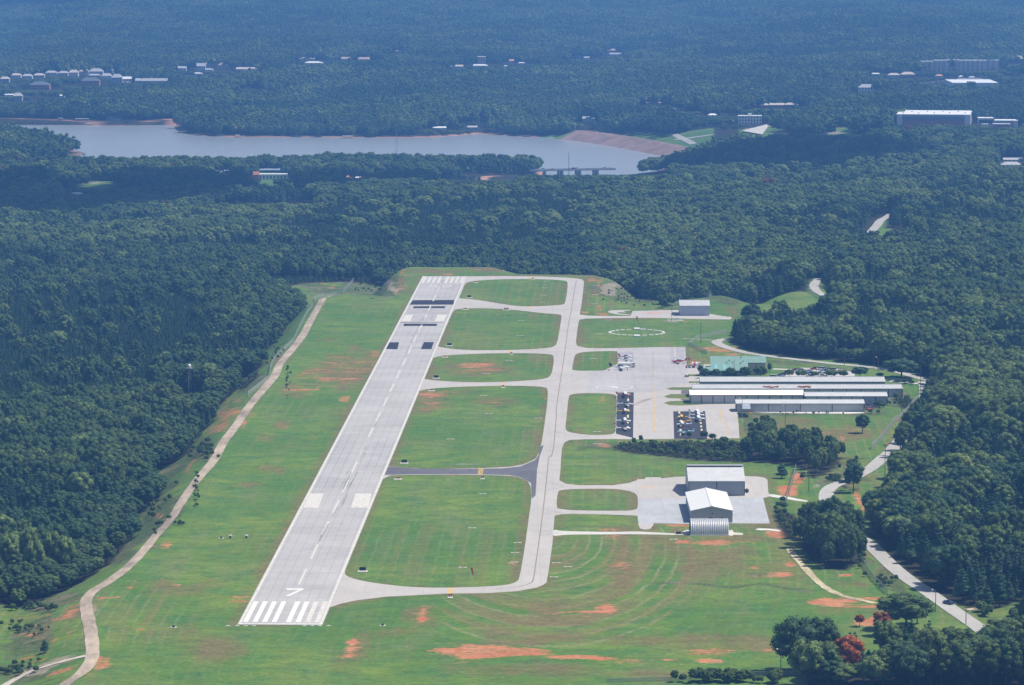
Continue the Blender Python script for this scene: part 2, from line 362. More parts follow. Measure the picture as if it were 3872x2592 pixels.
def ground_mat():
    n = NT('grassland'); co = n.geo(); s = n.sep(co)
    big = n.noise(.012, 4, co); mid = n.noise(.06, 5, co, .65); fin = n.noise(.5, 4, co, .7)
    strk = n.noise(.05, 5, n.vmul(co, (1.0, .22, 1)), .7)
    g = n.mix(n.rng(big, .38, .62), (.080, .160, .025), (.142, .208, .034))
    g = n.mix(n.rng(mid, .42, .66), g, (.062, .152, .036))
    g = n.mix(n.math('MULTIPLY', n.rng(strk, .5, .72), .5), g, (.155, .175, .08))
    wv = n.math('ABSOLUTE', n.math('SUBTRACT', n.math('FRACT', n.math('DIVIDE', n.math('ADD', n.attr('mow'), n.math('MULTIPLY', mid, 3.5)), 5.2)), .5))
    line = n.math('MULTIPLY', n.rng(wv, .34, .47), n.math('MULTIPLY', n.attr('mown'), n.rng(mid, .35, .6, .35, 1)))
    g = n.mix(n.math('MULTIPLY', line, .42), g, (.27, .25, .13)); bc = n.n('CombineXYZ'); n.l(n.math('MULTIPLY', n.attr('mow'), .17), bc.inputs[0]); n.l(n.math('MULTIPLY', s[1], .004), bc.inputs[1]); bn = n.noise(1.0, 3, bc.outputs[0], .6); g = n.mix(n.math('MULTIPLY', n.rng(bn, .45, .62), n.math('MULTIPLY', n.attr('mown'), .75)), g, (.165, .150, .055))
    dry = n.rng(n.math('ADD', n.attr('dry'), n.math('MULTIPLY', n.math('SUBTRACT', strk, .5), 2.6)), .30, 1.0)
    g = n.mix(n.math('MULTIPLY', dry, .85), g, n.mix(fin, (.125, .122, .040), (.190, .135, .065)))
    rough = n.rng(n.math('ADD', n.attr('weed'), n.math('MULTIPLY', n.math('SUBTRACT', mid, .5), 1.5)), .35, .75)
    wc = n.mix(n.rng(fin, .35, .65), (.036, .070, .022), (.105, .125, .045)); wc = n.mix(n.rng(mid, .50, .66), wc, (.19, .155, .10)); g = n.mix(n.math('MULTIPLY', rough, .85), g, wc)
    s2 = n.noise(.11, 5, n.vmul(co, (.35, 1.0, 1)), .75); d = n.rng(n.math('ADD', n.math('MULTIPLY', n.attr('dirt'), .78), n.math('ADD', n.math('MULTIPLY', n.math('SUBTRACT', s2, .5), 2.2), n.math('MULTIPLY', n.math('SUBTRACT', fin, .5), .7))), .36, .66); d = n.math('MULTIPLY', d, n.rng(n.attr('dirt'), 0, .25))
    dc = n.mix(n.rng(mid, .35, .65), (.44, .135, .06), (.47, .22, .12)); g = n.mix(n.math('MULTIPLY', d, .9), g, dc)
    pl = n.rng(n.math('ADD', n.attr('pale'), n.math('MULTIPLY', n.math('SUBTRACT', mid, .5), 1.6)), .55, .9)
    g = n.mix(n.math('MULTIPLY', pl, .8), g, n.mix(fin, (.22, .19, .13), (.36, .31, .24)))
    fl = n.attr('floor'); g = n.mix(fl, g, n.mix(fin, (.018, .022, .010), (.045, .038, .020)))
    sd = n.attr('shore'); g = n.mix(sd, g, n.mix(mid, (.42, .17, .10), (.50, .33, .22)))
    f3 = n.noise(.16, 4, n.vmul(co, (.6, 1.0, 1)), .75); hs = n.n('HueSaturation'); n.l(g, hs.inputs['Color']); n.l(n.math('ADD', n.rng(fin, .3, .7, .76, 1.24), n.rng(f3, .35, .65, -.16, .16)), hs.inputs['Value'])
    return n.done(hs.outputs[0], .95, .1, 0, fin, .4, .3)
def asphalt(name, c, seam=None, var=.1, stain=0.0):
    n = NT(name); co = n.obj(); s = n.sep(co)
    a = n.noise(.03, 5, co, .6); b = n.noise(.35, 5, n.vmul(co, (1, .25, 1)), .65); f = n.noise(3.0, 3, co)
    k = n.math('ADD', n.rng(a, .35, .65, 1 - var, 1 + var), n.math('ADD', n.rng(b, .35, .65, -var * .8, var * .6), n.rng(f, .3, .7, -.06, .06)))
    col = n.mix(1.0, c, (1, 1, 1), 'MULTIPLY')
    if seam:
        for ax, p, wd, st in seam:
            ph = n.math('ABSOLUTE', n.math('SUBTRACT', n.math('FRACT', n.math('DIVIDE', n.math('ADD', s[ax], n.math('MULTIPLY', f, .25)), p)), .5))
            col = n.mix(n.math('MULTIPLY', n.math('LESS_THAN', ph, wd / p), n.math('MULTIPLY', n.rng(b, .35, .6, .35, 1), st)), col, tuple(q * .35 for q in c))
    if stain:
        sn = n.noise(.05, 6, n.vmul(co, (1.0, .12, 1)), .7); col = n.mix(n.math('MULTIPLY', n.rng(sn, .52, .75), stain), col, tuple(q * .45 for q in c))
    hs = n.n('HueSaturation'); n.l(col, hs.inputs['Color']); n.l(k, hs.inputs['Value'])
    return n.done(hs.outputs[0], .9, .2, 0, f, .2, .02)
# ------------------------------------------------------------------ the ground
def blob(f, x, y, rx, ry, a=0.0): return (*src(f, x, y), rx / FR[f][2], ry / FR[f][2], a)
GSX, GSY = to_src(GX, np.maximum(GY, 900), GZ)
def paint_blobs(lst, soft=.5):
    r = np.zeros(GX.shape); m0 = (GY > 1300) & (GY < 7000)
    for b in lst:
        cx, cy, rx, ry, a = blob(*b); m = m0 & (np.abs(GSX - cx) < rx * 2.2) & (np.abs(GSY - cy) < ry * 2.2 + rx * abs(math.sin(a)) * 2)
        wn = fbm(GX[m], GY[m] * .45, 26, 3, 91) - .5; w2 = fbm(GX[m], GY[m] * .45, 22, 3, 97) - .5; dx = GSX[m] - cx + wn * rx * 2.6; dy = GSY[m] - cy + w2 * ry * 2.4; ca, sa = math.cos(a), math.sin(a)
        q = np.sqrt(((dx * ca + dy * sa) / rx) ** 2 + ((-dx * sa + dy * ca) / ry) ** 2)
        r[m] = np.maximum(r[m], 1 - sstep(soft, 1.5, q))
    return r
DIRT = [('H', 1130, 1340, 290, 60), ('H', 1400, 1350, 230, 30), ('H', 1750, 1385, 230, 16), ('H', 2220, 1397, 75, 9), ('H', 1820, 1035, 80, 32), ('H', 1700, 1065, 90, 10), ('H', 555, 1085, 30, 50),
    ('H', 50, 1320, 60, 70), ('H', 970, 1475, 45, 8), ('H', 1145, 650, 18, 50), ('H', 1180, 730, 30, 8), ('H', 2230, 480, 110, 10), ('I', 600, 820, 210, 20), ('I', 200, 590, 140, 18), ('I', 1060, 1002, 200, 24), ('I', 1320, 980, 190, 12),
    ('I', 1300, 1125, 80, 28), ('I', 1290, 1035, 60, 8), ('I', 210, 1390, 90, 14), ('I', 600, 1327, 25, 8), ('I', 740, 750, 40, 22), ('I', 480, 770, 50, 8), ('I', 800, 160, 60, 38), ('I', 760, 230, 80, 40), ('I', 640, 520, 120, 25),
    ('I', 1235, 340, 45, 50), ('I', 1190, 280, 30, 45), ('I', 1130, 817, 60, 8), ('I', 0, 585, 60, 12), ('I', 700, 540, 60, 18),
    ('G', 940, 858, 60, 9), ('G', 885, 905, 50, 14), ('G', 1125, 846, 60, 8), ('G', 1230, 885, 40, 8), ('G', 690, 985, 60, 12, -.2), ('G', 810, 970, 35, 10), ('G', 1630, 975, 75, 28), ('G', 1515, 990, 15, 12), ('G', 1480, 1043, 18, 15), ('G', 1430, 1060, 14, 10),
    ('G', 945, 1208, 45, 22), ('G', 887, 1250, 28, 12), ('G', 700, 1400, 70, 45), ('G', 645, 1490, 40, 40), ('G', 430, 1480, 110, 28, -.2), ('G', 495, 1115, 48, 75), ('G', 1120, 605, 42, 28), ('G', 1075, 420, 35, 20), ('G', 1290, 80, 30, 50), ('G', 1345, 10, 25, 30),
    ('G', 130, 1105, 130, 12), ('G', 300, 1240, 280, 10, .1), ('G', 400, 1140, 40, 25), ('G', 1180, 1175, 18, 6), ('G', 1040, 1155, 14, 6), ('G', 470, 1560, 80, 15), ('G', 920, 725, 25, 10),
    ('D', 1560, 1250, 110, 55, -.7), ('D', 1520, 1370, 100, 40, -.4), ('D', 1660, 1350, 75, 30, -.9), ('D', 1345, 1400, 28, 30), ('D', 1640, 1185, 50, 15), ('D', 1480, 1185, 60, 8), ('D', 1560, 1168, 120, 6), ('D', 2230, 1040, 60, 18), ('D', 2180, 1100, 40, 12), ('D', 2330, 1180, 40, 40), ('D', 2130, 1140, 60, 6), ('D', 2260, 410, 25, 12), ('D', 2070, 520, 30, 20), ('D', 2200, 560, 10, 60, .5), ('D', 2130, 660, 14, 40, .5),
    ('E', 210, 870, 50, 30), ('E', 930, 930, 170, 28), ('E', 650, 1165, 150, 28), ('E', 1690, 370, 28, 22), ('E', 1665, 578, 35, 14), ('E', 1780, 582, 50, 16), ('E', 1765, 450, 14, 120, 0), ('E', 720, 318, 60, 9), ('E', 1380, 1170, 20, 30), ('E', 1780, 1170, 30, 25), ('E', 1800, 1500, 50, 18), ('E', 30, 1165, 25, 25), ('E', 430, 300, 14, 40, .6), ('E', 380, 420, 14, 60, .5),
    ('F', 270, 840, 150, 30, .12), ('F', 1540, 1290, 36, 22), ('F', 1100, 1450, 25, 22), ('F', 105, 925, 55, 28), ('F', 1460, 1355, 25, 18), ('F', 1400, 1480, 60, 12, -.7), ('F', 800, 470, 50, 8), ('F', 480, 1300, 12, 90), ('F', 1110, 465, 70, 10), ('F', 45, 645, 30, 6), ('F', 225, 1205, 60, 6),
    ('B', 900, 1250, 110, 26), ('A', 690, 1278, 80, 12), ('C', 1080, 860, 80, 20)]
DRY = [('D', 2250, 960, 230, 130), ('D', 2080, 1100, 180, 70), ('D', 1890, 1340, 60, 30), ('D', 1830, 1445, 60, 30), ('G', 1780, 105, 120, 35), ('G', 1690, 205, 100, 20), ('E', 920, 930, 300, 70), ('E', 760, 1190, 280, 70), ('E', 60, 1000, 250, 160), ('F', 900, 1340, 330, 60), ('F', 1050, 1420, 330, 50),
    ('H', 1400, 1050, 800, 110), ('H', 1850, 750, 120, 250), ('H', 1400, 1150, 700, 20), ('H', 2100, 600, 350, 60, .3), ('H', 80, 1330, 120, 160), ('H', 400, 1200, 350, 40), ('H', 1900, 1260, 700, 40), ('H', 560, 1080, 130, 60), ('H', 1600, 1480, 900, 50),
    ('I', 300, 680, 200, 80), ('I', 300, 780, 400, 60), ('I', 300, 1300, 500, 60), ('I', 1130, 880, 130, 40), ('I', 700, 470, 300, 35), ('I', 1250, 650, 60, 50), ('I', 1350, 820, 90, 60), ('I', 1200, 130, 90, 120), ('I', 300, 560, 350, 30), ('I', 1150, 1050, 300, 40),
    ('G', 1500, 1350, 500, 90), ('G', 1300, 900, 400, 60), ('G', 250, 1250, 320, 80), ('G', 750, 650, 60, 60), ('G', 600, 1100, 120, 60), ('E', 1680, 420, 60, 130), ('E', 500, 300, 250, 25), ('E', 900, 290, 400, 20), ('E', 1500, 330, 400, 10), ('E', 350, 400, 80, 80), ('F', 130, 900, 90, 60), ('F', 1540, 1330, 90, 90), ('F', 1440, 1500, 60, 80), ('D', 1480, 1200, 70, 40), ('E', 2000, 620, 300, 18), ('E', 1650, 640, 60, 30), ('F', 680, 1290, 250, 20), ('H', 1500, 220, 60, 30), ('H', 2100, 580, 300, 20), ('H', 1240, 640, 40, 300)]
WEED = [('G', 1080, 300, 120, 300, .55), ('G', 880, 640, 90, 120, -.6), ('D', 1760, 870, 70, 200, .6), ('D', 1400, 1520, 90, 90, -.6), ('D', 1880, 720, 60, 260, .55), ('D', 1700, 1060, 90, 90, -.4), ('G', 850, 700, 130, 60, -.6), ('G', 300, 1000, 260, 40, -.15), ('G', 200, 1300, 330, 110), ('G', 100, 1500, 250, 70), ('G', 300, 1140, 200, 30),
    ('D', 1300, 1560, 50, 60), ('E', 250, 400, 150, 70, -.7), ('E', 60, 380, 200, 60), ('E', 1980, 460, 230, 80, .35), ('D', 2100, 350, 260, 60), ('F', 1500, 1170, 90, 60), ('F', 1330, 1220, 120, 60), ('F', 850, 1260, 400, 22), ('F', 500, 1290, 60, 90), ('I', 700, 420, 70, 100), ('I', 1240, 700, 40, 120, -.9), ('I', 1200, 120, 80, 120), ('I', 1390, 870, 120, 60, .8), ('I', 1000, 180, 60, 30), ('E', 1900, 1520, 200, 40), ('I', 250, 30, 260, 16), ('I', 0, 1560, 900, 14), ('H', 2200, 1562, 500, 10), ('F', 750, 920, 160, 14, .1), ('F', 300, 500, 120, 50), ('F', 1000, 970, 160, 14, .1), ('I', 400, 900, 520, 10, .08), ('H', 2150, 870, 120, 10)]
PALE = [('E', 1870, 450, 60, 60, .6), ('E', 330, 400, 30, 60, -.7), ('D', 2240, 350, 100, 35), ('D', 2040, 330, 130, 18), ('E', 1070, 285, 70, 10, .4), ('E', 2190, 450, 40, 10, .4), ('G', 640, 1095, 40, 90), ('G', 340, 1440, 230, 26, -.35), ('G', 720, 690, 20, 60, .9), ('F', 1570, 1270, 30, 45, .6), ('F', 900, 1268, 380, 4), ('F', 880, 520, 18, 5), ('I', 600, 505, 95, 10), ('I', 930, 210, 25, 16), ('H', 1250, 60, 400, 2), ('J', 1170, 305, 110, 12), ('J', 1250, 480, 110, 5), ('A', 660, 1255, 70, 10), ('A', 1850, 1205, 110, 14), ('C', 490, 880, 90, 25), ('C', 640, 850, 90, 20), ('C', 1080, 900, 60, 14), ('A', 520, 1060, 150, 12), ('A', 430, 1105, 90, 12)]
a_dirt = np.maximum(paint_blobs([q for q in DIRT if q[0] in 'HI']), .66 * paint_blobs([q for q in DIRT if q[0] not in 'HI'])); SPECK = [('D', 2230, 980, 250, 130), ('E', 40, 960, 230, 120), ('D', 2100, 1100, 150, 50), ('E', 930, 935, 270, 45), ('G', 200, 1180, 280, 60), ('G', 300, 1420, 260, 50), ('G', 520, 1130, 90, 110), ('E', 700, 1180, 270, 50), ('D', 1880, 1350, 70, 30), ('D', 1800, 1440, 80, 30), ('G', 1780, 100, 110, 30), ('I', 250, 580, 300, 30), ('H', 1850, 700, 90, 190), ('H', 560, 1100, 110, 90), ('H', 1500, 1060, 500, 50), ('H', 60, 1330, 70, 90), ('I', 1200, 350, 70, 160), ('I', 1220, 150, 50, 90), ('F', 980, 1400, 260, 30), ('E', 1750, 450, 30, 140), ('E', 400, 360, 40, 110), ('D', 1560, 1290, 170, 90, -.6), ('G', 480, 1100, 120, 120), ('G', 150, 1130, 220, 60), ('D', 2200, 500, 30, 150), ('D', 1650, 1260, 160, 60), ('I', 300, 1330, 400, 30), ('I', 1150, 1010, 300, 36), ('H', 1100, 1330, 420, 80)]
a_dirt = np.maximum(a_dirt, .43 * paint_blobs(SPECK, .4)); a_dry = paint_blobs(DRY, .35) * .85; a_weed = paint_blobs(WEED, .4); a_pale = paint_blobs(PALE, .5)
# mowing passes: parallel to the runway, curving round the near end of the taxiway
rnl = plane('G', 1622, 1157); rnr = plane('G', 2195, 1150); rfl = plane('M', 290, 132); rfr = plane('M', 775, 135)
RW0 = Vector(((rnl[0] + rnr[0]) / 2, (rnl[1] + rnr[1]) / 2)); RW1 = Vector(((rfl[0] + rfr[0]) / 2, (rfl[1] + rfr[1]) / 2)); RL = (RW1 - RW0).length; RD = (RW1 - RW0).normalized(); RN = Vector((RD.y, -RD.x))
RWW = 30.5
print('runway length', RL, 'width', math.dist(rnl, rnr), math.dist(rfl, rfr), 'angle', math.degrees(math.atan2(RD.x, RD.y)))
a_mow = (GX - RW0.x) * RN.x + (GY - RW0.y) * RN.y
tc = plane('H', 1380, 560); dR = np.hypot(GX - tc[0], (GY - tc[1]) * .27)
yl_ = plane('H', 700, 925)[1]; fld = (GX > tc[0] - 4) | (GY < yl_); sel = (GX > tc[0] - 45) & (GY < tc[1] + 30) & fld; a_mow = np.where(sel, dR, a_mow)
sel = (GY < RW0.y - 4); a_mow = np.where(sel & (GX < tc[0] - 45), GX + 8 * fbm(GX, GY, 60, 2, 4), a_mow)
a_mown = inside(GX, GY, MAIN).astype(float) * (1 - sstep(.2, .6, a_weed)) * (.25 + .75 * sstep(.42, .58, fbm(GX, GY, 120, 3, 21)))
a_mown = np.where(~fld, a_mown * .5, a_mown * .85); a_mown = np.where(fld & (GX > tc[0] - 40) & (GX < tc[0] + 75) & (GY < tc[1] + 25) & (dR > 14) & (dR < 62 + 8 * fbm(GX, GY, 40, 2, 5)), 1.5, a_mown)
a_dirt = a_dirt
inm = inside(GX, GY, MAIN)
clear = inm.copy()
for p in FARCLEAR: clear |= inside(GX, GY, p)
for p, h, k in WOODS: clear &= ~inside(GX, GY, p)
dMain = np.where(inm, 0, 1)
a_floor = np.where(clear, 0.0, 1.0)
a_shore = np.zeros(GX.shape); m = (GY > 4000) & (GY < 7500) & (np.abs(GX) < 1600)
dl = np.full(m.sum(), 400.0)
for L in LAKES: dl = np.minimum(dl, dist_poly(GX[m], GY[m], L))
a_shore[m] = 1 - sstep(3, 9, dl + 12 * (fbm(GX[m], GY[m], 160, 2, 6) - .45)); SHORE_D = dl
dd = dist_poly(GX[m], GY[m], DAM_TOP, closed=False, cap=200); a_floor[m] = np.where(dd < 60, 0, a_floor[m]); a_shore[m] = np.where(dd < 60, 0, a_shore[m])
a_pale[m] = np.maximum(a_pale[m], 0)
damm = np.zeros(GX.shape, bool); damm[m] = dd < 60
nv = GX.size; ny, nx = GX.shape
me = bpy.data.meshes.new('ground'); me.vertices.add(nv)
me.vertices.foreach_set('co', np.stack([GX, GY, GZ], -1).astype(np.float32).ravel())
idx = np.arange(nv).reshape(ny, nx); q = np.stack([idx[:-1, :-1], idx[:-1, 1:], idx[1:, 1:], idx[1:, :-1]], -1).reshape(-1, 4)
me.loops.add(q.size); me.loops.foreach_set('vertex_index', q.astype(np.int32).ravel()); me.polygons.add(len(q)); me.polygons.foreach_set('loop_start', np.arange(0, q.size, 4, dtype=np.int32))
me.update(calc_edges=True); me.polygons.foreach_set('use_smooth', np.ones(len(q), bool))
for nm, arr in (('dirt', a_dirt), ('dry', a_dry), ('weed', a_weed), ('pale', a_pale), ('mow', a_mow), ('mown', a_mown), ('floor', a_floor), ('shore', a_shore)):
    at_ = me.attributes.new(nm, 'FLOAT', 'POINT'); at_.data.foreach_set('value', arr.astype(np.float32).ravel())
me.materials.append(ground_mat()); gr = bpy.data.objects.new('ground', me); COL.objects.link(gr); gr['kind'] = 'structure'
# water
def water_mat():
    n = NT('lake_water'); co = n.geo(); a = n.noise(.02, 3, n.vmul(co, (1, .3, 1))); b = n.noise(.5, 3, n.vmul(co, (1, .5, 1)))
    m = n.done(n.mix(a, (.30, .33, .36), (.36, .39, .42)), .20, .5, 0, n.math('ADD', b, n.math('MULTIPLY', a, 2)), .12, .25); n.b.inputs['IOR'].default_value = 1.33; return m
WAT = water_mat()
for i, L in enumerate(LAKES):
    cx = sum(p[0] for p in L) / len(L); cy = sum(p[1] for p in L) / len(L)
    sheet('lake_water', L, WAT, (LAKE_Z, LAKE_Z + 3, LAKE_Z + 2)[i] )
# ------------------------------------------------------------------ runway (local x along the runway, local y across)
RANG = math.atan2(RD.y, RD.x)
def r2l(p): d = Vector(p) - RW0; return (d.dot(RD), d.x * -RD.y + d.y * RD.x)
def rl(s): return [r2l(p) for p in wpoly(s)]
M_RW = asphalt('runway_asphalt', (.405, .39, .385), [(1, 3.8, .07, .8), (0, 152, .12, .5)], .09, .34)
M_RWD = asphalt('runway_asphalt_worn', (.37, .36, .365), [(1, 3.8, .09, .9)], .10, .5)
M_LINE = paint('runway_paint', (.69, .675, .645), .7, .2, var=.07, scale=.4)
M_LINEW = paint('worn_runway_paint', (.57, .545, .50), .8, .2, var=.15, scale=.5)
M_PATCH = asphalt('fresh_asphalt', (.030, .030, .040), None, .12)
rwy = bpy.data.objects.new('runway', MB().add([(-1, -15.6, 0), (RL + .5, -15.6, 0), (RL + .5, 15.6, 0), (-1, 15.6, 0)], [(0, 1, 2, 3)]).mesh('runway', M_RW)); COL.objects.link(rwy)
rwy.location = (RW0.x, RW0.y, .06); rwy.rotation_euler = (0, 0, RANG); rwy['kind'] = 'structure'
def rq(name, quads, mat, z, label=None):
    mb = MB()
    for qd in quads:
        a = sum(qd[i][0] * qd[(i + 1) % len(qd)][1] - qd[(i + 1) % len(qd)][0] * qd[i][1] for i in range(len(qd)))
        if a < 0: qd = qd[::-1]
        mb.add([(x, y, z) for x, y in qd], [tuple(range(len(qd)))])
    return mb.build(name, mat, rwy, label=label)
def rect(x0, x1, y0, y1): return [(x0, y0), (x1, y0), (x1, y1), (x0, y1)]
u_seam = r2l(plane('P', 800, 1008))[0]
rq('worn_pavement', [rect(u_seam - 95, u_seam, -15.5, -3.9), rect(u_seam - 160, u_seam, 4.2, 15.5)], asphalt('darker_asphalt', (.385, .375, .375), [(1, 3.8, .09, .9)], .10, .4), .012)
u_ml = rl('M 25,650')[0][0]; u_mt = rl('M 60,500')[0][0]
rq('worn_pavement', [rect(u_ml, u_mt, -13.5, 13.5)], asphalt('darker_asphalt2', (.385, .37, .365), None, .10, .3), .013)
for i in range(8):                        # threshold bars at both ends
    y0 = -14.05 + i * 3.5 + (0 if i < 4 else 1.75)
    rq('threshold_bar', [rect(4.5, 48, y0, y0 + 1.8)], M_LINE if i > 1 else M_LINEW, .02)
    rq('threshold_bar', [rect(RL - 50, RL - 4, y0, y0 + 1.8)], M_LINEW, .02)
rq('threshold_edge_line', [rect(.2, 1.4, -15.3, 15.3)], M_LINE, .021)
for s in (-1, 1): rq('edge_line', [rect(1.4, RL, min(s * 15.3, s * 14.35), max(s * 15.3, s * 14.35))], M_LINEW, .02)
rq('runway_number', [rl('G 1951,909 2072,909 2064,919 1955,919'), rl('G 2038,919 2064,919 1968,962 1945,960')], M_LINE, .022, 'white runway number 7')
def seg(ch, cx, u0):                      # seven-stroke numerals read from the far end: u decreases upward for the far reader
    W, Hh, sx, su = 5.6, 17.0, 1.1, 2.2; S_ = {'2': 'abged', '5': 'afgcd'}[ch]; o = []
    R_ = {'a': (0, W, 0, su), 'g': (0, W, Hh / 2 - su / 2, Hh / 2 + su / 2), 'd': (0, W, Hh - su, Hh), 'b': (W - sx, W, su, Hh / 2 - su / 2), 'f': (0, sx, su, Hh / 2 - su / 2), 'c': (W - sx, W, Hh / 2 + su / 2, Hh - su), 'e': (0, sx, Hh / 2 + su / 2, Hh - su)}
    for k in S_:
        a, b, c, d = R_[k]; o.append(rect(u0 + c, u0 + d, cx + a - W / 2, cx + b - W / 2))
    return o
unum = RL - 50 - 30
rq('runway_number', seg('2', -4.6, unum) + seg('5', 4.6, unum), M_LINEW, .022, 'white runway number 25 read from the far end')
for s in ('H 95,262 208,262 186,358 68,358', 'G 2112,262 2206,262 2168,361 2066,358'): rq('aiming_point_marking', [rl(s)], M_LINEW, .022)
for s in ('M 98,560 185,560 148,632 50,630', 'M 455,560 560,560 520,632 420,630'): rq('aiming_point_marking', [rl(s)], M_LINEW, .022)
for s in ('M 178,399 637,397 628,449 143,449', 'M 188,467 541,465 530,488 180,489', 'M 82,659 448,660 440,685 73,685', 'D 2343,1321 E 395,785 383,833 300,831 318,785', 'M 302,864 413,863 383,942 267,941'):
    s = s.replace('D 2343,1321 ', ''); rq('asphalt_patch', [rl(s)], M_PATCH, .017)
rq('joint', [rl('M 25,643 525,647 525,650 25,647')], M_PATCH, .018)
u = 48 + 30; dash = []
for f, x, y in (('G', 2052, 830), ('G', 2125, 672)): print('dash u', r2l(plane(f, x, y)))
u0 = r2l(plane('G', 2052, 830))[0] - 18; k = 0
while u0 + k * 61 < RL - 95:
    rq('centre_line_dash', [rect(u0 + k * 61, u0 + k * 61 + 36.5, -.4, .4)], M_LINEW, .023); k += 1
# ------------------------------------------------------------------ taxiways and aprons
M_TX = asphalt('taxiway_asphalt', (.44, .412, .388), [(0, 7.5, .05, .5), (1, 30, .07, .3)], .06, .12)
M_AP = asphalt('apron_asphalt', (.40, .385, .385), [(0, 9, .07, .6), (1, 14, .08, .4)], .08, .15)
M_DK = asphalt('dark_asphalt', (.125, .122, .135), None, .10)
M_NEW = asphalt('black_asphalt', (.045, .045, .055), None, .12)
M_CON = asphalt('pale_concrete', (.56, .54, .50), None, .06, .1)
ISL = ['M 690,373 720,310 755,215 800,195 900,180 1100,168 1400,163 1700,168 1850,180 1890,192 1895,230 1885,330 1865,430 1845,448 1700,460 1500,468 1350,465 1270,455 1100,430 900,395 700,378',
       'M 635,505 700,493 850,487 1100,490 1400,515 1600,540 1815,556 1828,575 1805,720 1780,860 1755,905 1700,925 1500,942 1250,950 950,955 700,948 560,930 470,915 442,905 470,850 550,690 600,570',
       'E 555,1030 575,990 610,900 640,885 700,875 900,862 1200,857 1380,862 1440,868 1450,885 1445,950 1430,1010 1400,1030 1300,1045 1000,1058 800,1055 650,1045 575,1037',
       'E 515,1120 600,1100 800,1087 1100,1080 1300,1082 1390,1090 1410,1105 1405,1200 1385,1350 1365,1480 H 1340,0 1320,30 1210,75 1000,88 700,95 500,90 340,80 315,75 330,30 345,-5 E 390,1440 450,1290',
       'H 285,138 500,133 900,133 1150,140 1220,152 1290,190 1298,298 1280,420 1250,640 1215,840 1195,865 1130,885 1000,895 700,905 450,898 250,875 100,848 28,820 25,790 60,690 150,470 230,260',
       'J 165,780 170,740 185,660 200,630 240,612 330,602 500,597 600,598 618,604 617,680 614,737 505,772 500,788 400,792 250,792 180,786',
       'J 97,1360 110,1250 130,1050 150,1025 250,1013 400,1012 540,1018 600,1030 606,1060 600,1250 593,1400 560,1420 450,1428 300,1425 150,1403 110,1385',
       'H 1475,250 1500,237 1600,230 1850,228 1950,240 2010,262 2022,290 2022,360 2005,372 1950,380 1600,378 1500,368 1465,360']
isl = [chaikin(wpoly(s)) for s in ISL]
def inset(u, v): p = RW0 + RD * u + RN * v; return (p.x, p.y)
OUT = ([inset(RL - .5, 14.5)] + wpoly('M 1200,132 1600,136 1900,150 2000,158 2055,170 2075,195 2065,300 2045,460 2027,555 J 240,236 330,247 500,251 740,250 765,200 1180,192 1520,190 1750,188 1766,240 1730,285 1400,280 1000,269 600,270 300,276 240,287 228,320 215,400 203,510 '
       '215,545 300,565 450,570 620,568 1000,558 1285,558 1290,640 1298,745 1460,740 1478,800 1440,826 1312,828 1312,845 1430,848 1430,895 1318,898 1318,914 1430,914 1436,955 1160,955 1090,969 1140,981 1320,983 1325,1018 1290,1022 1140,1024 1070,1045 1115,1063 1290,1068 1330,1072 1330,1086 1300,1088 1130,1092 1070,1110 1125,1131 1300,1134 1500,1122 1780,1118 1800,1200 1815,1380 1820,1458 '
       '763,1470 600,1466 300,1468 140,1475 90,1500 65,1560 H 1500,10 1495,90 1487,172 1530,195 1620,205 1850,205 1960,190 2018,170 2020,160 L 40,378 135,375 135,355 330,352 335,368 500,350 665,342 1390,338 1560,345 1650,360 1680,385 1690,540 1700,563 1700,600 1625,615 1710,940 1240,936 690,945 240,935 235,960 200,1005 130,1018 65,1000 45,940 '
       'H 2020,412 1800,404 1560,400 1500,403 1455,412 1448,500 1440,600 1415,780 1400,865 1380,883 1330,903 1200,927 1000,940 700,944 300,965 100,990 0,1012') + [inset(r2l(plane('G', 2232, 1045))[0], 14.5)])
sheet('taxiway', OUT, M_TX, .02, isl)
sheet('taxiway_crossing', wpoly('H 300,82 315,79 500,91 800,95 1100,90 1220,77 1320,35 1345,0 E 1352,1500 1378,1483 1376,1500 H 1355,0 1335,100 1325,275 1298,298 1294,190 1220,151 1150,137 900,130 500,130 288,135'), M_DK, .035)
sheet('apron', wpoly('J 622,569 1000,559 1285,559 1290,640 1300,750 1310,828 1312,915 1240,920 1160,955 1090,968 960,1000 310,1005 325,870 335,795 510,792 620,760 624,650'), M_AP, .03)
sheet('apron', wpoly('L 42,630 690,625 1225,615 1625,617 1708,938 1240,935 690,942 240,933 45,938'), asphalt('hangar_apron_asphalt', (.40, .41, .43), [(0, 12, .08, .5)], .10, .15), .03)
sheet('apron_strip', wpoly('J 630,610 770,605 770,755 620,755'), asphalt('grey_asphalt', (.33, .32, .34), [(0, 6, .06, .4)], .08), .042)
sheet('apron_strip', wpoly('J 1140,560 1283,559 1296,740 1140,720'), asphalt('grey_asphalt2', (.36, .35, .37), [(0, 5, .08, .6)], .08), .042)
sheet('apron_strip', wpoly('J 612,1007 775,1005 768,1455 598,1415'), M_NEW, .042)
sheet('apron_strip', wpoly('N 1152,828 1715,822 1755,1310 1168,1312'), M_NEW, .042)
sheet('apron_strip', wpoly('N 1295,452 1440,452 1440,518 1290,518'), M_DK, .03); sheet('apron_strip', wpoly('N 1283,607 1450,607 1450,632 1283,632'), M_DK, .031)
sheet('apron_strip', wpoly('Q 1245,745 1580,745 1400,790 1335,822 1245,800'), M_NEW, .03); sheet('apron_strip', wpoly('Q 1585,660 1655,660 1640,695 1585,695'), M_DK, .03)
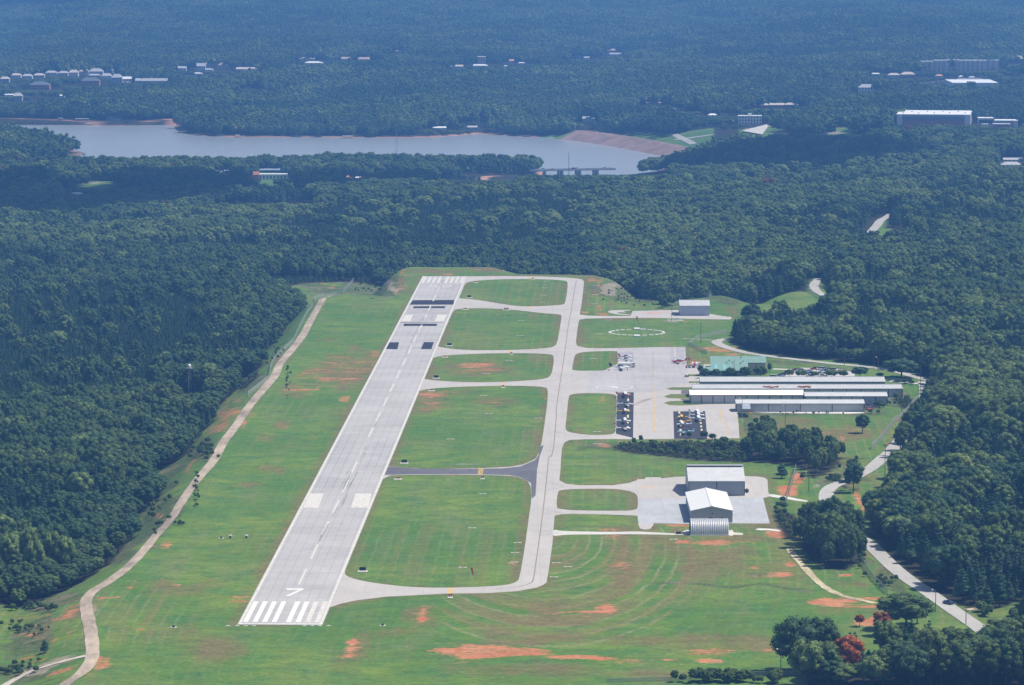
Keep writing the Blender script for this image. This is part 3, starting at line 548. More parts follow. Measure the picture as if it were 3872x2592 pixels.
sheet('far_apron_verge', wpoly('J 265,206 400,200 520,205 540,195 690,190 745,191 745,212 690,214 660,202 600,200 560,207 590,217 690,222 748,236 700,246 380,243 252,236'), M_TX, .012) if False else None
st_ = chaikin(wpoly('J 515,208 540,195 640,190 745,190 742,197 690,198 670,203 700,212 690,216 640,212 600,218 640,228 740,236 740,243 620,236 540,220'))
sheet('taxiway_stub', st_, M_TX, .021)
sheet('access_path', chaikin(wpoly('H 1446,505 1500,518 1850,524 2000,520 2100,524 2343,538 L 600,1045 640,1022 705,1022 705,1080 600,1085 L 0,1073 H 1850,540 1560,541 1500,546 1438,552')), M_CON, .028)
sheet('quonset_pad', wpoly('L 1180,1025 1240,1022 1250,1050 1370,1062 1372,1082 1250,1080 1240,1092 1180,1092'), M_CON, .02)
sheet('hangar_path', chaikin(wpoly('L 1695,562 1940,602 2080,632 2180,648 2200,668 2060,656 1900,626 1690,600')), M_CON, .10, kind='structure')
# markings on the taxiways
M_YEL = paint('yellow_paint', (.62, .40, .07), .7, .2, var=.2, scale=.6); M_YELW = paint('worn_yellow_paint', (.36, .27, .17), .8, .2, var=.2, scale=.6); M_SEAL = paint('crack_seal', (.20, .165, .14), .9, .1)
def line(name, s, wd, mat, z, closed=False, mb=None):
    p = resample(chaikin(wpoly(s), 1, False), 12); vs = []; n = len(p); keep = mb is not None; mb = mb or MB()
    for i in range(n):
        a = p[max(0, i - 1)]; b = p[min(n - 1, i + 1)]; dx, dy = b[0] - a[0], b[1] - a[1]; L = math.hypot(dx, dy) or 1
        for t in (1, -1): vs.append((p[i][0] - dy / L * wd / 2 * t, p[i][1] + dx / L * wd / 2 * t, z))
    mb.add(vs, [(2 * i, 2 * i + 1, 2 * i + 3, 2 * i + 2) for i in range(n - 1)])
    if not keep: o = mb.build(name, mat); o['kind'] = 'structure'; return o
line('taxiway_centre_line', 'M 1990,178 1975,260 1950,400 1928,550 J 145,250 130,330 105,520 80,700 40,950 10,1150 E 1465,1330 1440,1568 H 1415,0 1405,120 1380,350 1350,580 1325,750 1310,855 1290,875 1200,900 1050,912', .42, M_SEAL, .046)
line('taxiway_centre_line', 'M 1990,178 1975,260 1950,400 1928,550 J 145,250 130,330 105,520 80,700 40,950 10,1150 E 1465,1330 1440,1568 H 1415,0 1405,120 1380,350 1350,580 1325,750 1310,855', .16, M_YELW, .052)
line('apron_line', 'T 910,830 945,850 950,1000 940,1380', .4, M_YELW, .05); line('apron_line', 'N 790,360 805,420 815,900 820,1150 800,1190', .4, M_YEL, .05)
line('apron_line', 'N 1985,810 2000,985 2030,1010 2090,1040 2135,1250', .35, M_YEL, .05); line('apron_line', 'H 970,107 1150,108 1330,98 1390,88', .22, M_YELW, .05); line('apron_line', 'H 300,104 560,106', .2, M_YELW, .05)
mbm = MB()
for s in ('M 1850,920 1780,935 1600,945 1300,962', 'M 1860,975 1760,968 1600,962 1400,965', 'E 1490,1035 1400,1050 1250,1065', 'E 1485,1085 1400,1075 1250,1070', 'E 1450,1390 1500,1410 1700,1430', 'H 1410,180 1450,195 1520,213', 'H 1398,245 1440,232 1520,218', 'H 1380,370 1420,382 1500,388', 'H 1378,402 1420,395 1500,390', 'H 1365,505 1400,518 1480,530', 'H 1355,548 1400,538 1480,532', 'H 1330,118 1400,135 1405,135', 'M 1870,920 1930,935 2010,945', 'J 40,940 150,900 320,850', 'J 45,960 200,960 400,950'):
    line('x', s, .18, M_SEAL, .045, mb=mbm)
tag(mbm.build('lead_off_lines', M_SEAL), kind='structure')
def hold(s, n=4):
    a, b, c, d = wpoly(s)               # left-far, right-far, right-near, left-near
    mb = MB()
    for i in range(n):
        t0 = (i + .15) / n; t1 = (i + .7) / n; L = lambda p, q, t: (p[0] + (q[0] - p[0]) * t, p[1] + (q[1] - p[1]) * t)
        q = [L(d, c, t0), L(d, c, t1), L(a, b, t1), L(a, b, t0)]; mb.add([(x, y, .056) for x, y in q], [(0, 1, 2, 3)])
    tag(mb.build('holding_position_marking', M_YEL), kind='structure')
hold('H 728,905 772,905 769,943 724,945'); hold('H 937,89 972,89 966,133 928,133'); hold('E 1088,1060 1114,1060 1108,1079 1080,1080'); hold('E 1142,838 1168,838 1164,857 1136,857'); hold('E 1282,337 1310,337 1306,354 1284,354'); hold('E 1275,540 1302,540 1296,551 1272,550')
# ground markings on the aprons
def ring(name, f, cx, cy, rx, ry, wd, mat, z, seg_=36, a0=0, a1=2 * math.pi):
    o = plane(f, cx, cy); R_ = (plane(f, cx + rx, cy)[0] - plane(f, cx - rx, cy)[0]) / 2; Ry = (plane(f, cx, cy - ry)[1] - plane(f, cx, cy + ry)[1]) / 2; mb = MB(); vs = []
    for i in range(seg_ + 1):
        a = a0 + (a1 - a0) * i / seg_
        for k in (1, 1 - wd / R_): vs.append((o[0] + R_ * k * math.cos(a), o[1] + Ry * k * math.sin(a), z))
    return mb.add(vs, [(2 * i + 1, 2 * i, 2 * i + 2, 2 * i + 3) for i in range(seg_)])
M_WSH = paint('thin_white_paint', (.62, .62, .64), .8, .2, var=.25, scale=.25)
mb = ring('', 'J', 585, 953, 185, 22, .8, M_WSH, .045); c0 = plane('J', 585, 953); Rr = (plane('J', 770, 953)[0] - plane('J', 400, 953)[0]) / 2
for k in range(8):
    a = k * math.pi / 4 + .2; r1 = Rr * (.85 if k % 2 == 0 else .6); r0 = Rr * .16
    mb.add([(c0[0] + r * math.cos(b), c0[1] + r * math.sin(b), .047) for r, b in ((r1, a), (r0, a + .39), (0, 0), (r0, a - .39))], [(0, 1, 2, 3)])
tag(mb.build('compass_rose_marking', M_WSH), kind='structure')
M_ORP = paint('faded_red_paint', (.62, .30, .25), .8, .2, var=.2, scale=.3)
for f, x0, x1, y0, y1, col in (('J', 885, 1045, 215, 233, M_ORP), ('L', 70, 255, 470, 494, paint('faded_orange_paint', (.62, .40, .26), .8, .2))):
    mb = MB()
    for r in range(2):
        xx = x0 + rnd.uniform(0, 12)
        while xx < x1 - 6:
            wv = rnd.uniform(7, 14) * (x1 - x0) / 160
            for yy in (y0 + (y1 - y0) * r / 2 + 1,):
                q = [plane(f, xx, yy), plane(f, xx + wv, yy), plane(f, xx + wv, yy + (y1 - y0) * .36), plane(f, xx, yy + (y1 - y0) * .36)]
                mb.add([(a, b, .048) for a, b in q], [(3, 2, 1, 0)])
            xx += wv + rnd.uniform(2, 5) * (x1 - x0) / 160
    tag(mb.build('apron_lettering_marking', col), kind='structure')
mb = MB()                                # tie-down line dashes
for s, n in (('J 720,1015 716,1400', 7), ('N 1258,830 1290,1300', 6), ('N 1630,960 1660,1200', 4), ('T 1400,755 1412,960', 5)):
    a, b = wpoly(s)
    for i in range(n):
        t0, t1 = i / n, (i + .5) / n; p = (a[0] + (b[0] - a[0]) * t0, a[1] + (b[1] - a[1]) * t0); q = (a[0] + (b[0] - a[0]) * t1, a[1] + (b[1] - a[1]) * t1)
        mb.add([(p[0] - .45, p[1], .056), (p[0] + .45, p[1], .056), (q[0] + .45, q[1], .056), (q[0] - .45, q[1], .056)], [(0, 1, 2, 3)])
tag(mb.build('tie_down_line_dashes', paint('tie_down_paint', (.62, .52, .34), .8, .2)), kind='structure')
M_SKID = asphalt('reddish_stain', (.34, .27, .25), None, .25)
mb = MB()
for s in ('J 785,1130 850,1100 930,1075', 'J 800,1110 900,1070 1060,1048', 'J 790,1140 860,1135 920,1130', 'J 840,1165 1000,1150 1180,1140 1280,1136', 'J 830,1090 960,1065'): line('x', s, rnd.uniform(.4, 1.6), M_SKID, .044, mb=mb)
tag(mb.build('tyre_marks', M_SKID), kind='structure')
gm_ = (GX > -260) & (GX < 420) & (GY > 1400) & (GY < 3000); ex, ey = GX[gm_], GY[gm_]; de = dist_poly(ex, ey, OUT, cap=40)
for P_ in isl: de = np.minimum(de, dist_poly(ex, ey, P_, cap=40))
cr = [RW0 + RN * 15.3, RW1 + RN * 15.3, RW1 - RN * 15.3, RW0 - RN * 15.3]; de = np.minimum(de, dist_poly(ex, ey, [(q.x, q.y) for q in cr], cap=40))
a_dry[gm_] = np.maximum(a_dry[gm_], .75 * (1 - sstep(1.5, 7.5, de + 3 * (fbm(ex, ey, 25, 2, 71) - .5)))); gr.data.attributes['dry'].data.foreach_set('value', a_dry.astype(np.float32).ravel())
M_TYRE = asphalt('tyre_rubber', (.27, .26, .265), None, .2); tm = MB()
for q in range(46):
    far = q % 2; uu = rnd.gauss(RL - 330 if far else 330, 110); vv = rnd.gauss(0, 2.6); ln = rnd.uniform(12, 55); tm.add([(uu, vv, .024), (uu + ln, vv + rnd.uniform(-.3, .3), .024), (uu + ln, vv + .28, .024), (uu, vv + .28, .024)], [(0, 1, 2, 3)])
o = tm.build('tyre_marks', M_TYRE, rwy); o['kind'] = 'stuff'
# ------------------------------------------------------------------ roads and tracks
M_ROAD = asphalt('old_road_asphalt', (.40, .385, .36), None, .08, .1)
M_GRAV = asphalt('gravel', (.38, .31, .24), None, .28, .3); M_SAND = asphalt('sandy_track', (.46, .40, .25), None, .3)
def track(name, s, width, mat, dz=.16, jit=0.0, n=2, step=4, level=0.0):
    pts = []; f = None
    for t in s.split():
        if t.isalpha(): f = t; continue
        v = [float(q) for q in t.split(',')]; p = at(f, v[0], v[1]); pts.append((p.x, p.y))
    p = resample(chaikin(pts, n, False), step); o = ribbon_mb(p, width, dz, jitter=jit).build(name, mat); o['kind'] = 'structure'; return p
trk = track('gravel_road', 'G 330,1640 450,1563 560,1490 632,1400 630,1280 612,1160 588,1060 582,990 630,930 720,880 830,800 920,722 990,640 1060,550 1150,460 1220,350 1290,240 1370,140 1450,50 D 1490,1530 1530,1455 1600,1370 1680,1245 1740,1170 1820,1080 1880,1010 1900,940 1990,835 2060,750 2110,650 2160,560 2200,495 2260,470', 4.8, M_GRAV, .18, .16, step=7)
track('sandy_path', 'G -60,1640 60,1555 200,1480 350,1430 480,1400 590,1375', 3.2, asphalt('pale_sand', (.50, .44, .38), None, .15), .18, .4)
track('two_track_path', 'I 740,640 800,715 860,785 930,860 1000,915 1100,962 1250,998 1330,1012', 3.0, M_SAND, .15, .3)
road1 = track('country_road', 'I 2140,1270 2060,1200 1965,1130 1830,1038 1700,948 1560,855 1450,770 1370,688 1290,610 1225,565', 6.8, M_ROAD, .2)
track('country_road', 'I 1000,330 990,280 1010,235 1060,205 1130,182 1200,150 1290,100 1345,55 1400,5 F 1400,1568 1480,1475 1530,1420 1590,1345 1640,1250 1670,1170 1672,1100 1660,1055', 6.6, M_ROAD, .22)
track('country_road', 'F 1720,1050 1640,1035 1500,992 1390,970 1230,950 1060,934 900,916 750,900 600,882 450,860 340,832 265,802 240,783 285,768 360,760', 6.4, M_ROAD, .2)
track('country_road', 'F 1230,530 1085,500 1010,482 945,452 912,415 912,385 940,366 1000,355 1060,340', 6.4, M_ROAD, .2)
track('country_road', 'C 1290,1600 1320,1565 1345,1530 1390,1490 1440,1460', 8, M_ROAD, .3); track('driveway', 'F 1400,1050 1560,1065 1680,1075', 4.5, M_CON, .22); track('driveway', 'I 2140,1040 2050,1048 1950,1062', 3.5, M_GRAV, .2)
track('driveway', 'K 990,345 1090,348 1180,352', 5, M_CON, .15)
track('footpath', 'J 1240,478 1330,475 1420,486 1560,492', 1.6, asphalt('worn_path', (.48, .44, .34), None, .2), .12, .3)
sheet('parking_lot', wpoly('Q -330,330 -100,345 200,250 300,200 860,218 1100,275 1100,360 -330,372'), asphalt('parking_asphalt', (.46, .44, .42), None, .1), .03)
sheet('rocky_edge', chaikin(wpoly('Q -400,838 1235,856 1235,874 900,882 300,872 -400,862')), asphalt('pale_rock', (.52, .50, .47), None, .3), .05)
sheet('ditch_rocks', chaikin(wpoly('L 1535,1005 1700,1003 1850,1030 1840,1042 1700,1022 1535,1022')), asphalt('white_rock', (.68, .66, .62), None, .2), .06)
track('far_road', 'C -40,955 60,945 225,922', 9, M_ROAD, .4); track('far_road', 'A 240,1385 360,1362 500,1392', 6, M_ROAD, .3); track('far_road', 'C -40,920 0,940 90,985', 9, M_ROAD, .4)
sheet('far_car_park', [(p.x, p.y) for p in (at('C', 420, 905), at('C', 590, 860), at('C', 600, 870), at('C', 560, 925))], M_CON, float(at('C', 520, 900).z) + .8)
# ------------------------------------------------------------------ clouds overhead: their shadows darken parts of the land
M_CLOUD = paint('cloud', (.9, .9, .92), 1, 0, var=.02)
def cloud(outline, seed):
    g = wpoly(outline, -50.0); g = resample(chaikin(g, 2) + [chaikin(g, 2)[0]], 40)[:-1]; t = (1500 + 50) / SUNV.z; r = random.Random(seed)
    g = [(x + SUNV.x * t + 26 * (float(fbm(np.array([x]), np.array([y]), 130, 3, seed)[0]) - .5) * 2, y + SUNV.y * t + 60 * (float(fbm(np.array([x]), np.array([y]), 150, 3, seed + 9)[0]) - .5) * 2) for x, y in g]
    cx = sum(p[0] for p in g) / len(g); cy = sum(p[1] for p in g) / len(g); mb = MB()
    mb.loft([[(cx + (x - cx) * k, cy + (y - cy) * k, z + 12 * math.sin(i * 1.3) * (k < 1)) for i, (x, y) in enumerate(g)] for k, z in ((.75, 1480), (.93, 1486), (1.0, 1500), (.95, 1522), (.8, 1545), (.5, 1560))])
    o = mb.build('cloud', M_CLOUD, smooth=True); o['kind'] = 'structure'
cloud('P -140,392 0,388 120,398 200,440 270,398 400,388 560,392 600,405 585,440 540,465 450,495 300,522 120,545 0,552 -140,560', 3)
cloud('P 650,412 760,402 900,404 1010,412 1050,425 960,440 800,452 640,462 620,445', 5)
cloud('P 1330,392 1440,372 1600,352 1760,342 1900,352 2060,372 2080,398 1980,425 1800,432 1600,425 1480,408 1340,402', 8)
cloud('P -100,30 100,20 380,28 420,50 250,62 -100,66', 11); cloud('P 1480,20 1560,10 1600,40 1540,66 1490,60', 12)
# ------------------------------------------------------------------ tree models
def leafy(mb, c, r, n, size, up=.25, squash=.85):
    for _ in range(n):
        while True:
            d = Vector((rnd.gauss(0, 1), rnd.gauss(0, 1), rnd.gauss(0, 1) + up))
            if d.length > .1: break
        d.normalize(); p = Vector(c) + Vector((d.x * r, d.y * r, d.z * r * squash)) * rnd.uniform(.86, 1.08)
        nn = (d + Vector((rnd.gauss(0, .33), rnd.gauss(0, .33), rnd.gauss(0, .33) + .1))).normalized(); s = size * rnd.uniform(.7, 1.35)
        a = nn.orthogonal().normalized(); b = nn.cross(a); th = rnd.random() * 6.28; a2 = a * math.cos(th) + b * math.sin(th); b2 = nn.cross(a2)
        mb.add([p - a2 * s * .5, p - b2 * s * .38 + nn * s * .06, p + a2 * s * .5, p + b2 * s * .38 + nn * s * .06], [(0, 1, 2, 3)])
def core(mb, c, r, sq=.85, n=7, m=5):
    rings = []; ph = rnd.random() * 6
    for j in range(1, m):
        t = math.pi * j / m; rr = r * math.sin(t); rings.append([(c[0] + rr * math.cos(2 * math.pi * i / n + ph) * rnd.uniform(.85, 1.1), c[1] + rr * math.sin(2 * math.pi * i / n + ph) * rnd.uniform(.85, 1.1), c[2] - r * sq * math.cos(t)) for i in range(n)])
    mb.loft(rings)
def broad(mb, R=5.2, top=16.0, bot=3.0, lobes=26, leaves=85, size=.62, off=(0, 0), zoff=0.0):
    cz = (top + bot) / 2 + .6; hz = (top - bot) / 2
    for k in range(lobes):
        zt = -0.75 + 1.7 * (k + rnd.random()) / lobes; zt = min(zt, .95); th = k * 2.4 + rnd.uniform(-.5, .5)
        rr = math.sqrt(max(0, 1 - zt * zt)) * (1.0 if zt < .2 else 1.0); lr = R * rnd.uniform(.23, .40) * (1 if zt > -.4 else .85)
        k_ = rnd.uniform(.6, .9); c = (off[0] + math.cos(th) * rr * R * k_, off[1] + math.sin(th) * rr * R * k_, zoff + cz + zt * (hz - lr * .7))
        core(mb, c, lr * .86); leafy(mb, c, lr, leaves, size)
    core(mb, (off[0], off[1], zoff + cz - .3), R * .66, hz / R * .95, 9, 6)
def trunk(mb, h, r=.28, top=14.0, limbs=5):
    mb.tube((0, 0, -.6), (0, 0, h), r * 1.25, r * .8); mb.tube((0, 0, h), (rnd.uniform(-.5, .5), rnd.uniform(-.5, .5), top * .75), r * .8, r * .3)
    for k in range(limbs):
        a = k * 2.4 + rnd.random(); z = h * rnd.uniform(.8, 1.3); mb.tube((0, 0, z), (math.cos(a) * 2.6, math.sin(a) * 2.6, z + rnd.uniform(2, 3.5)), r * .42, r * .15, 5)
def pine(mb, Ht=13.0, R=2.5, n=9, leaves=52, size=.55, off=(0, 0)):
    for k in range(n):
        t = (k + .5) / n; z = Ht * (.22 + .78 * t); r = R * (1 - t) ** .7 * rnd.uniform(.85, 1.15) + .25
        for q in range(3 if t < .8 else 1):
            a = rnd.random() * 6.28; o = r * .45 if t < .8 else 0; c = (off[0] + math.cos(a) * o, off[1] + math.sin(a) * o, z)
            core(mb, c, r * .6, .7, 6, 4); leafy(mb, c, r * .72, int(leaves * (1 - t * .6)), size, .1, .75)
CROWN = {}; TRUNK = {}
for i in range(6):
    mb = MB(); R = (5.2, 4.6, 5.8, 5.0, 4.3, 6.1)[i]; broad(mb, R, (16, 17, 15, 16.5, 17.5, 15.5)[i], (3.5, 4, 3, 3, 4.5, 3.2)[i], (30, 26, 34, 28, 26, 38)[i], 78, .62)
    CROWN['b%d' % i] = mb.mesh('crown', FOL); mb = MB(); trunk(mb, 4.5); TRUNK['b%d' % i] = mb.mesh('trunk', BARK)
for i in range(3):
    mb = MB(); pine(mb, (13, 14, 12)[i], (2.6, 2.3, 2.8)[i]); CROWN['p%d' % i] = mb.mesh('crown', FOL); mb = MB(); mb.tube((0, 0, -.5), (0, 0, 9), .22, .08, 6); TRUNK['p%d' % i] = mb.mesh('trunk', BARK)
# groves for the far woods: seven crowns together
GROVE = []
for i in range(5):
    mb = MB()
    for k in range(9):
        a = k * 2.39996 + rnd.random() * .6; r = 7.6 * math.sqrt(k); broad(mb, rnd.uniform(5.2, 8.6), rnd.uniform(13, 22), 2, 9, 26, 1.9, (r * math.cos(a), r * math.sin(a)))
    GROVE.append(mb.mesh('grove', FOL))
TUFT = []
for i in range(3):
    mb = MB(); broad(mb, 4.6, 15.5, 1, 12, 40, .95); TUFT.append(mb.mesh('tuft', FOL))
# ------------------------------------------------------------------ where the trees stand
VIEWS = []                                # sight corridors kept low in front of far buildings: (x0, x1 in X/Y, Y, clear margin)
def corridor(p, wd, lowz, deep=700.0): VIEWS.append(((p.x - wd / 2 - 4) / p.y, (p.x + wd / 2 + 4) / p.y, p.y, lowz, deep))
BUILT = []                                # no tree grows inside these discs (x, y, r)
# ------------------------------------------------------------------ hangars and the terminal
M_WHM = corrugated('white_metal_sheet', (.74, .74, .72), 0, .9, .45, 0, .93, .06); M_GALV = corrugated('galvanised_sheet', (.50, .50, .50), 0, .9, .5, 0, .93, .08)
M_SILV = corrugated('silver_roof_sheet', (.56, .56, .56), 0, 1.2, .5, 0, .94, .08)
M_GRW = corrugated('grey_wall_sheet', (.46, .47, .48), 0, .8, .55, 0, .85, .06); M_DOOR = corrugated('hangar_door_sheet', (.50, .51, .515), 2, 1.1, .5, 0, .88, .06)
M_DKW = paint('dark_frame', (.05, .045, .05), .6, .3); M_RED = paint('red_trim', (.34, .06, .045), .6, .3); M_RUST = corrugated('rusted_roof_sheet', (.50, .46, .44), 0, 3.2, .6, 0, .6, .12)
M_BLW = corrugated('pale_blue_wall_sheet', (.42, .46, .56), 0, .8, .5, 0, .9, .05); M_GREEN = corrugated('green_roof_sheet', (.21, .345, .29), 0, 1.05, .4, 0, .74, .07); M_TAN = paint('tan_wall', (.46, .42, .38), .8, .2)
M_WHT = paint('white_paint', (.78, .78, .76), .5, .4, var=.05); M_GLS = paint('dark_glass', (.03, .035, .045), .15, .5); M_CREAM = paint('cream_wall', (.62, .58, .50), .8, .2)
M_STEEL = paint('grey_steel', (.34, .35, .36), .5, .4); M_WOOD = paint('pole_wood', (.16, .12, .09), .9, .1); M_BLK = paint('black_panel', (.02, .02, .024), .5, .3)
def gable(name, label, x0, x1, y0, dep, h, rise, wall, roof, z=0.0, doors=0, dmat=None, trim=None, ridge_y=False, group=None, over=.35, cat='hangar'):
    cx = (x0 + x1) / 2; W = x1 - x0; t = thing(name, label, cat, (cx, y0 + dep / 2, z), 0, group); a, b = W / 2, dep / 2; mb = MB(); r_ = .18
    if not ridge_y:
        mb.add([(-a, -b, 0), (a, -b, 0), (a, b, 0), (-a, b, 0), (-a, -b, h), (a, -b, h), (a, b, h), (-a, b, h), (-a, 0, h + rise), (a, 0, h + rise)], [(0, 1, 5, 4), (2, 3, 7, 6), (1, 2, 6, 9, 5), (3, 0, 4, 8, 7)])
        A, B = a + over, b + over; k = rise * over / b; R_ = [(-A, -B, h - k), (A, -B, h - k), (A, 0, h + rise), (-A, 0, h + rise), (A, B, h - k), (-A, B, h - k)]
        rb = MB().add([(x, y, q + .06) for x, y, q in R_] + [(x, y, q + .06 + r_) for x, y, q in R_], [(1, 0, 3, 2), (2, 3, 5, 4), (6, 7, 8, 9), (9, 8, 10, 11), (0, 1, 7, 6), (1, 2, 8, 7), (2, 4, 10, 8), (4, 5, 11, 10), (5, 3, 9, 11), (3, 0, 6, 9)])
        rc = MB().box((0, 0, h + rise + .28), (2 * A, .7, .12))
    else:
        mb.add([(-a, -b, 0), (a, -b, 0), (a, b, 0), (-a, b, 0), (-a, -b, h), (a, -b, h), (a, b, h), (-a, b, h), (0, -b, h + rise), (0, b, h + rise)], [(0, 1, 5, 8, 4), (2, 3, 7, 9, 6), (1, 2, 6, 5), (3, 0, 4, 7)])
        A, B = a + over, b + over; k = rise * over / a; R_ = [(-A, -B, h - k), (0, -B, h + rise), (0, B, h + rise), (-A, B, h - k), (A, -B, h - k), (A, B, h - k)]
        rb = MB().add([(x, y, q + .06) for x, y, q in R_] + [(x, y, q + .06 + r_) for x, y, q in R_], [(3, 2, 1, 0), (2, 5, 4, 1), (6, 7, 8, 9), (7, 10, 11, 8), (0, 1, 7, 6), (1, 4, 10, 7), (4, 5, 11, 10), (5, 2, 8, 11), (2, 3, 9, 8), (3, 0, 6, 9)])
        rc = MB().box((0, 0, h + rise + .28), (.7, 2 * B, .12))
    mb.build('wall', wall, t); rf = rb.build('roof', roof, t); rc.build('ridge_cap', roof, rf)
    if trim: MB().box((0, -b - over - .04, h - .02), (W + 2 * over, .1, .36)).build('eave_trim', trim, t); MB().box((-a - over - .04, 0, h + .1), (.1, dep, .3)).build('gable_trim', trim, t)
    if doors:
        dw = W / doors
        for i in range(doors):
            MB().box((-a + dw * (i + .5), -b - .05, h * .47), (dw - .55, .12, h * .94)).build('door', dmat or M_DOOR, t)
        for i in range(doors + 1): MB().box((-a + dw * i, -b - .04, h * .48), (.34, .1, h * .96)).build('door_frame', M_DKW, t)
    return t
def X_(f, x, y, z=0.0): return plane(f, x, y, z)
def span(fl, xl, fr_, xr, f, y): # x range at the row y
    a = plane(fl, xl, (src(f, 0, y)[1] - FR[fl][1]) * FR[fl][2]); b = plane(fr_, xr, (src(f, 0, y)[1] - FR[fr_][1]) * FR[fr_][2]); return a[0], b[0], a[1]
x0, x1, yy = span('O', 230, 'Q', 1545, 'Q', 523); gable('storage_hangar', 'long grey storage hangar with plain blank wall behind the parking trees', x0, x1, yy, 15, 4.2, 1.7, paint('slate_wall', (.27, .28, .33), .7, .2), M_GALV, cat='hangar')
x0, x1, yy = span('O', 95, 'Q', 1805, 'Q', 636); t2 = gable('row_hangar', 'longest row hangar whose roof is rusty at its left half', x0, x1, yy, 13.5, 4.5, 1.4, M_GRW, M_GALV, doors=15)
for a, b in ((.47, .60), (.765, .88)):
    mb = MB(); n = 26
    for i in range(n):
        u = a + (b - a) * (i + .5) / n; xx = x0 + (x1 - x0) * (.08 + .55 * u) - (x0 + x1) / 2 ; yv = rnd.uniform(-5.6, -2.2); zz = 4.5 + 1.4 * (1 - abs(yv) / 6.75) + .28; mb.box((xx, yv, zz), (rnd.uniform(.5, 1.6), rnd.uniform(1.2, 2.8), .03))
    mb.build('rust_patch', paint('rust', (.40, .14, .09), .9, .1), t2)
x0, x1, yy = span('O', 48, 'O', 2052, 'O', 875); gable('row_hangar', 'row hangar with bright white roof and red eave trim', x0, x1, yy, 14, 4.4, 1.75, M_GRW, paint('bright_white_roof', (.85, .85, .84), .5, .3, var=.03), doors=10, trim=M_RED)
x0, x1, yy = span('Q', 348, 'Q', 1578, 'Q', 744); gable('row_hangar', 'row hangar with grey roof right of the bright white roofed one', x0 + .8, x1, yy, 12.5, 4.3, 1.3, M_GRW, M_SILV, doors=7)
x0, x1, yy = span('O', 865, 'Q', 1238, 'Q', 851); gable('row_hangar', 'front row hangar with four wide doors above the rocky edge', x0, x1, yy, 12.5, 4.2, 1.25, M_GRW, M_SILV, doors=4)
x0, x1, yy = span('J', 1232, 'J', 1524, 'J', 248); gable('hangar', 'pale blue metal hangar alone at the far end of the airfield', x0, x1, yy, 22, 6.3, 2.5, M_BLW, M_GALV)
x0, x1, yy = span('L', 686, 'L', 1388, 'L', 587); t = gable('hangar', 'largest grey metal hangar with silver roof on the near apron', x0, x1, yy, 36, 6.5, 4.6, M_GRW, M_SILV, doors=2, dmat=corrugated('slate_door_sheet', (.30, .32, .345), 0, .8, .5, 0, .9, .05))
MB().box((0, -1.2, 11.30), (x1 - x0 + .6, 3.2, .16)).build('ridge_vent', paint('dull_ridge', (.33, .34, .36), .6, .3), t)
mb = MB(); mb.ball((x1 - (x0 + x1) / 2 + 1.6, -9, 1.0), 1.0); mb.build('tank', M_DKW, t)
x0, x1, yy = span('L', 715, 'L', 1238, 'L', 927); t = gable('hangar', 'white gable hangar with bright right roof slope between grey hangar and quonset', x0, x1, yy, 53, 5.0, 1.9, M_TAN if False else paint('pinkish_grey_wall', (.42, .40, .41), .7, .2), M_WHM, ridge_y=True)
MB().box((0.3, -26.56, 3.9), (.5, .06, .5)).build('wall_lamp', M_DKW, t); MB().box((4.2, -26.56, 1.1), (1.0, .06, 2.1)).build('door', M_DKW, t); MB().box((-.5, -26.56, 1.7), (1.4, .06, 1.0)).build('window', M_GLS, t)
# corrugated half-round hut
x0, x1, yy = span('L', 705, 'L', 1190, 'L', 1090); W = x1 - x0; qt = thing('quonset_hut', 'corrugated half-round metal hut with big ribs at the end of the thin path', 'hut', ((x0 + x1) / 2, yy + 5.8, 0)); mb = MB(); NR = 21; rings = []
for i in range(NR * 6 + 1):
    xx = -W / 2 + W * i / (NR * 6); R_ = 5.8 + .28 * abs(math.sin(math.pi * i / 6)) ** .7; rings.append([(xx, -R_ * math.cos(math.pi * k / 20), R_ * 1.04 * math.sin(math.pi * k / 20)) for k in range(21)])
n = 21; vs = [p for r in rings for p in r]; mb.add(vs, [(k * n + i + 1, k * n + i, (k + 1) * n + i, (k + 1) * n + i + 1) for k in range(len(rings) - 1) for i in range(n - 1)]); mb.build('shell', paint('zinc_shell', (.50, .51, .53), .42, .5, .25), qt)
for s in (-1, 1): MB().add([(s * (W / 2 - .3), -5.7 * math.cos(math.pi * k / 16), 5.8 * math.sin(math.pi * k / 16)) for k in range(17)], [tuple(range(17)) if s < 0 else tuple(range(16, -1, -1))]).build('end_wall', paint('rusty_end', (.30, .22, .18), .8, .2), qt)
MB().box((0, -6.2, .12), (W + .6, .8, .24)).build('footing', M_CON, qt); MB().box((-W / 2 + .12, 0, 1.5), (.1, 3.2, 3.0)).build('door', M_DKW, qt)
# terminal
xl, yl = plane('O', 300, 292, 3.6); xr = plane('O', 1083, 292, 3.6)[0]; tt = thing('terminal_building', 'terminal building with green standing-seam metal roof behind the parking trees', 'building', ((xl + xr) / 2, yl, 0)); wd = xr - xl
xr2 = plane('O', 1400, 155, 7)[0] - (xl + xr) / 2; xl2 = plane('O', 378, 60, 8)[0] - (xl + xr) / 2; a = wd / 2; RY, RZ = 15.7, 9.9
MB().box((0, RY, 1.8), (wd - 1.6, 2 * RY - 2.2, 3.6)).add([(-a + .8, 1.1, 3.58), (xr2 - .6, 9.3, 3.58), (xr2 - .6, 9.3, 7.0), (xr2 - .6, RY, 9.6), (xr2 - .6, 22, 7.0), (xr2 - .6, 22, 0), (xr2 - .6, 9.3, 0), (a - .8, 9.3, 0), (a - .8, 9.3, 7.0), (a - .8, 22, 0), (a - .8, 22, 7.0), (a - .8, RY, 9.6)], [(6, 2, 8, 7), (6, 5, 4, 3, 2), (7, 8, 11, 10, 9), (9, 10, 4, 5)]).build('wall', M_TAN, tt)
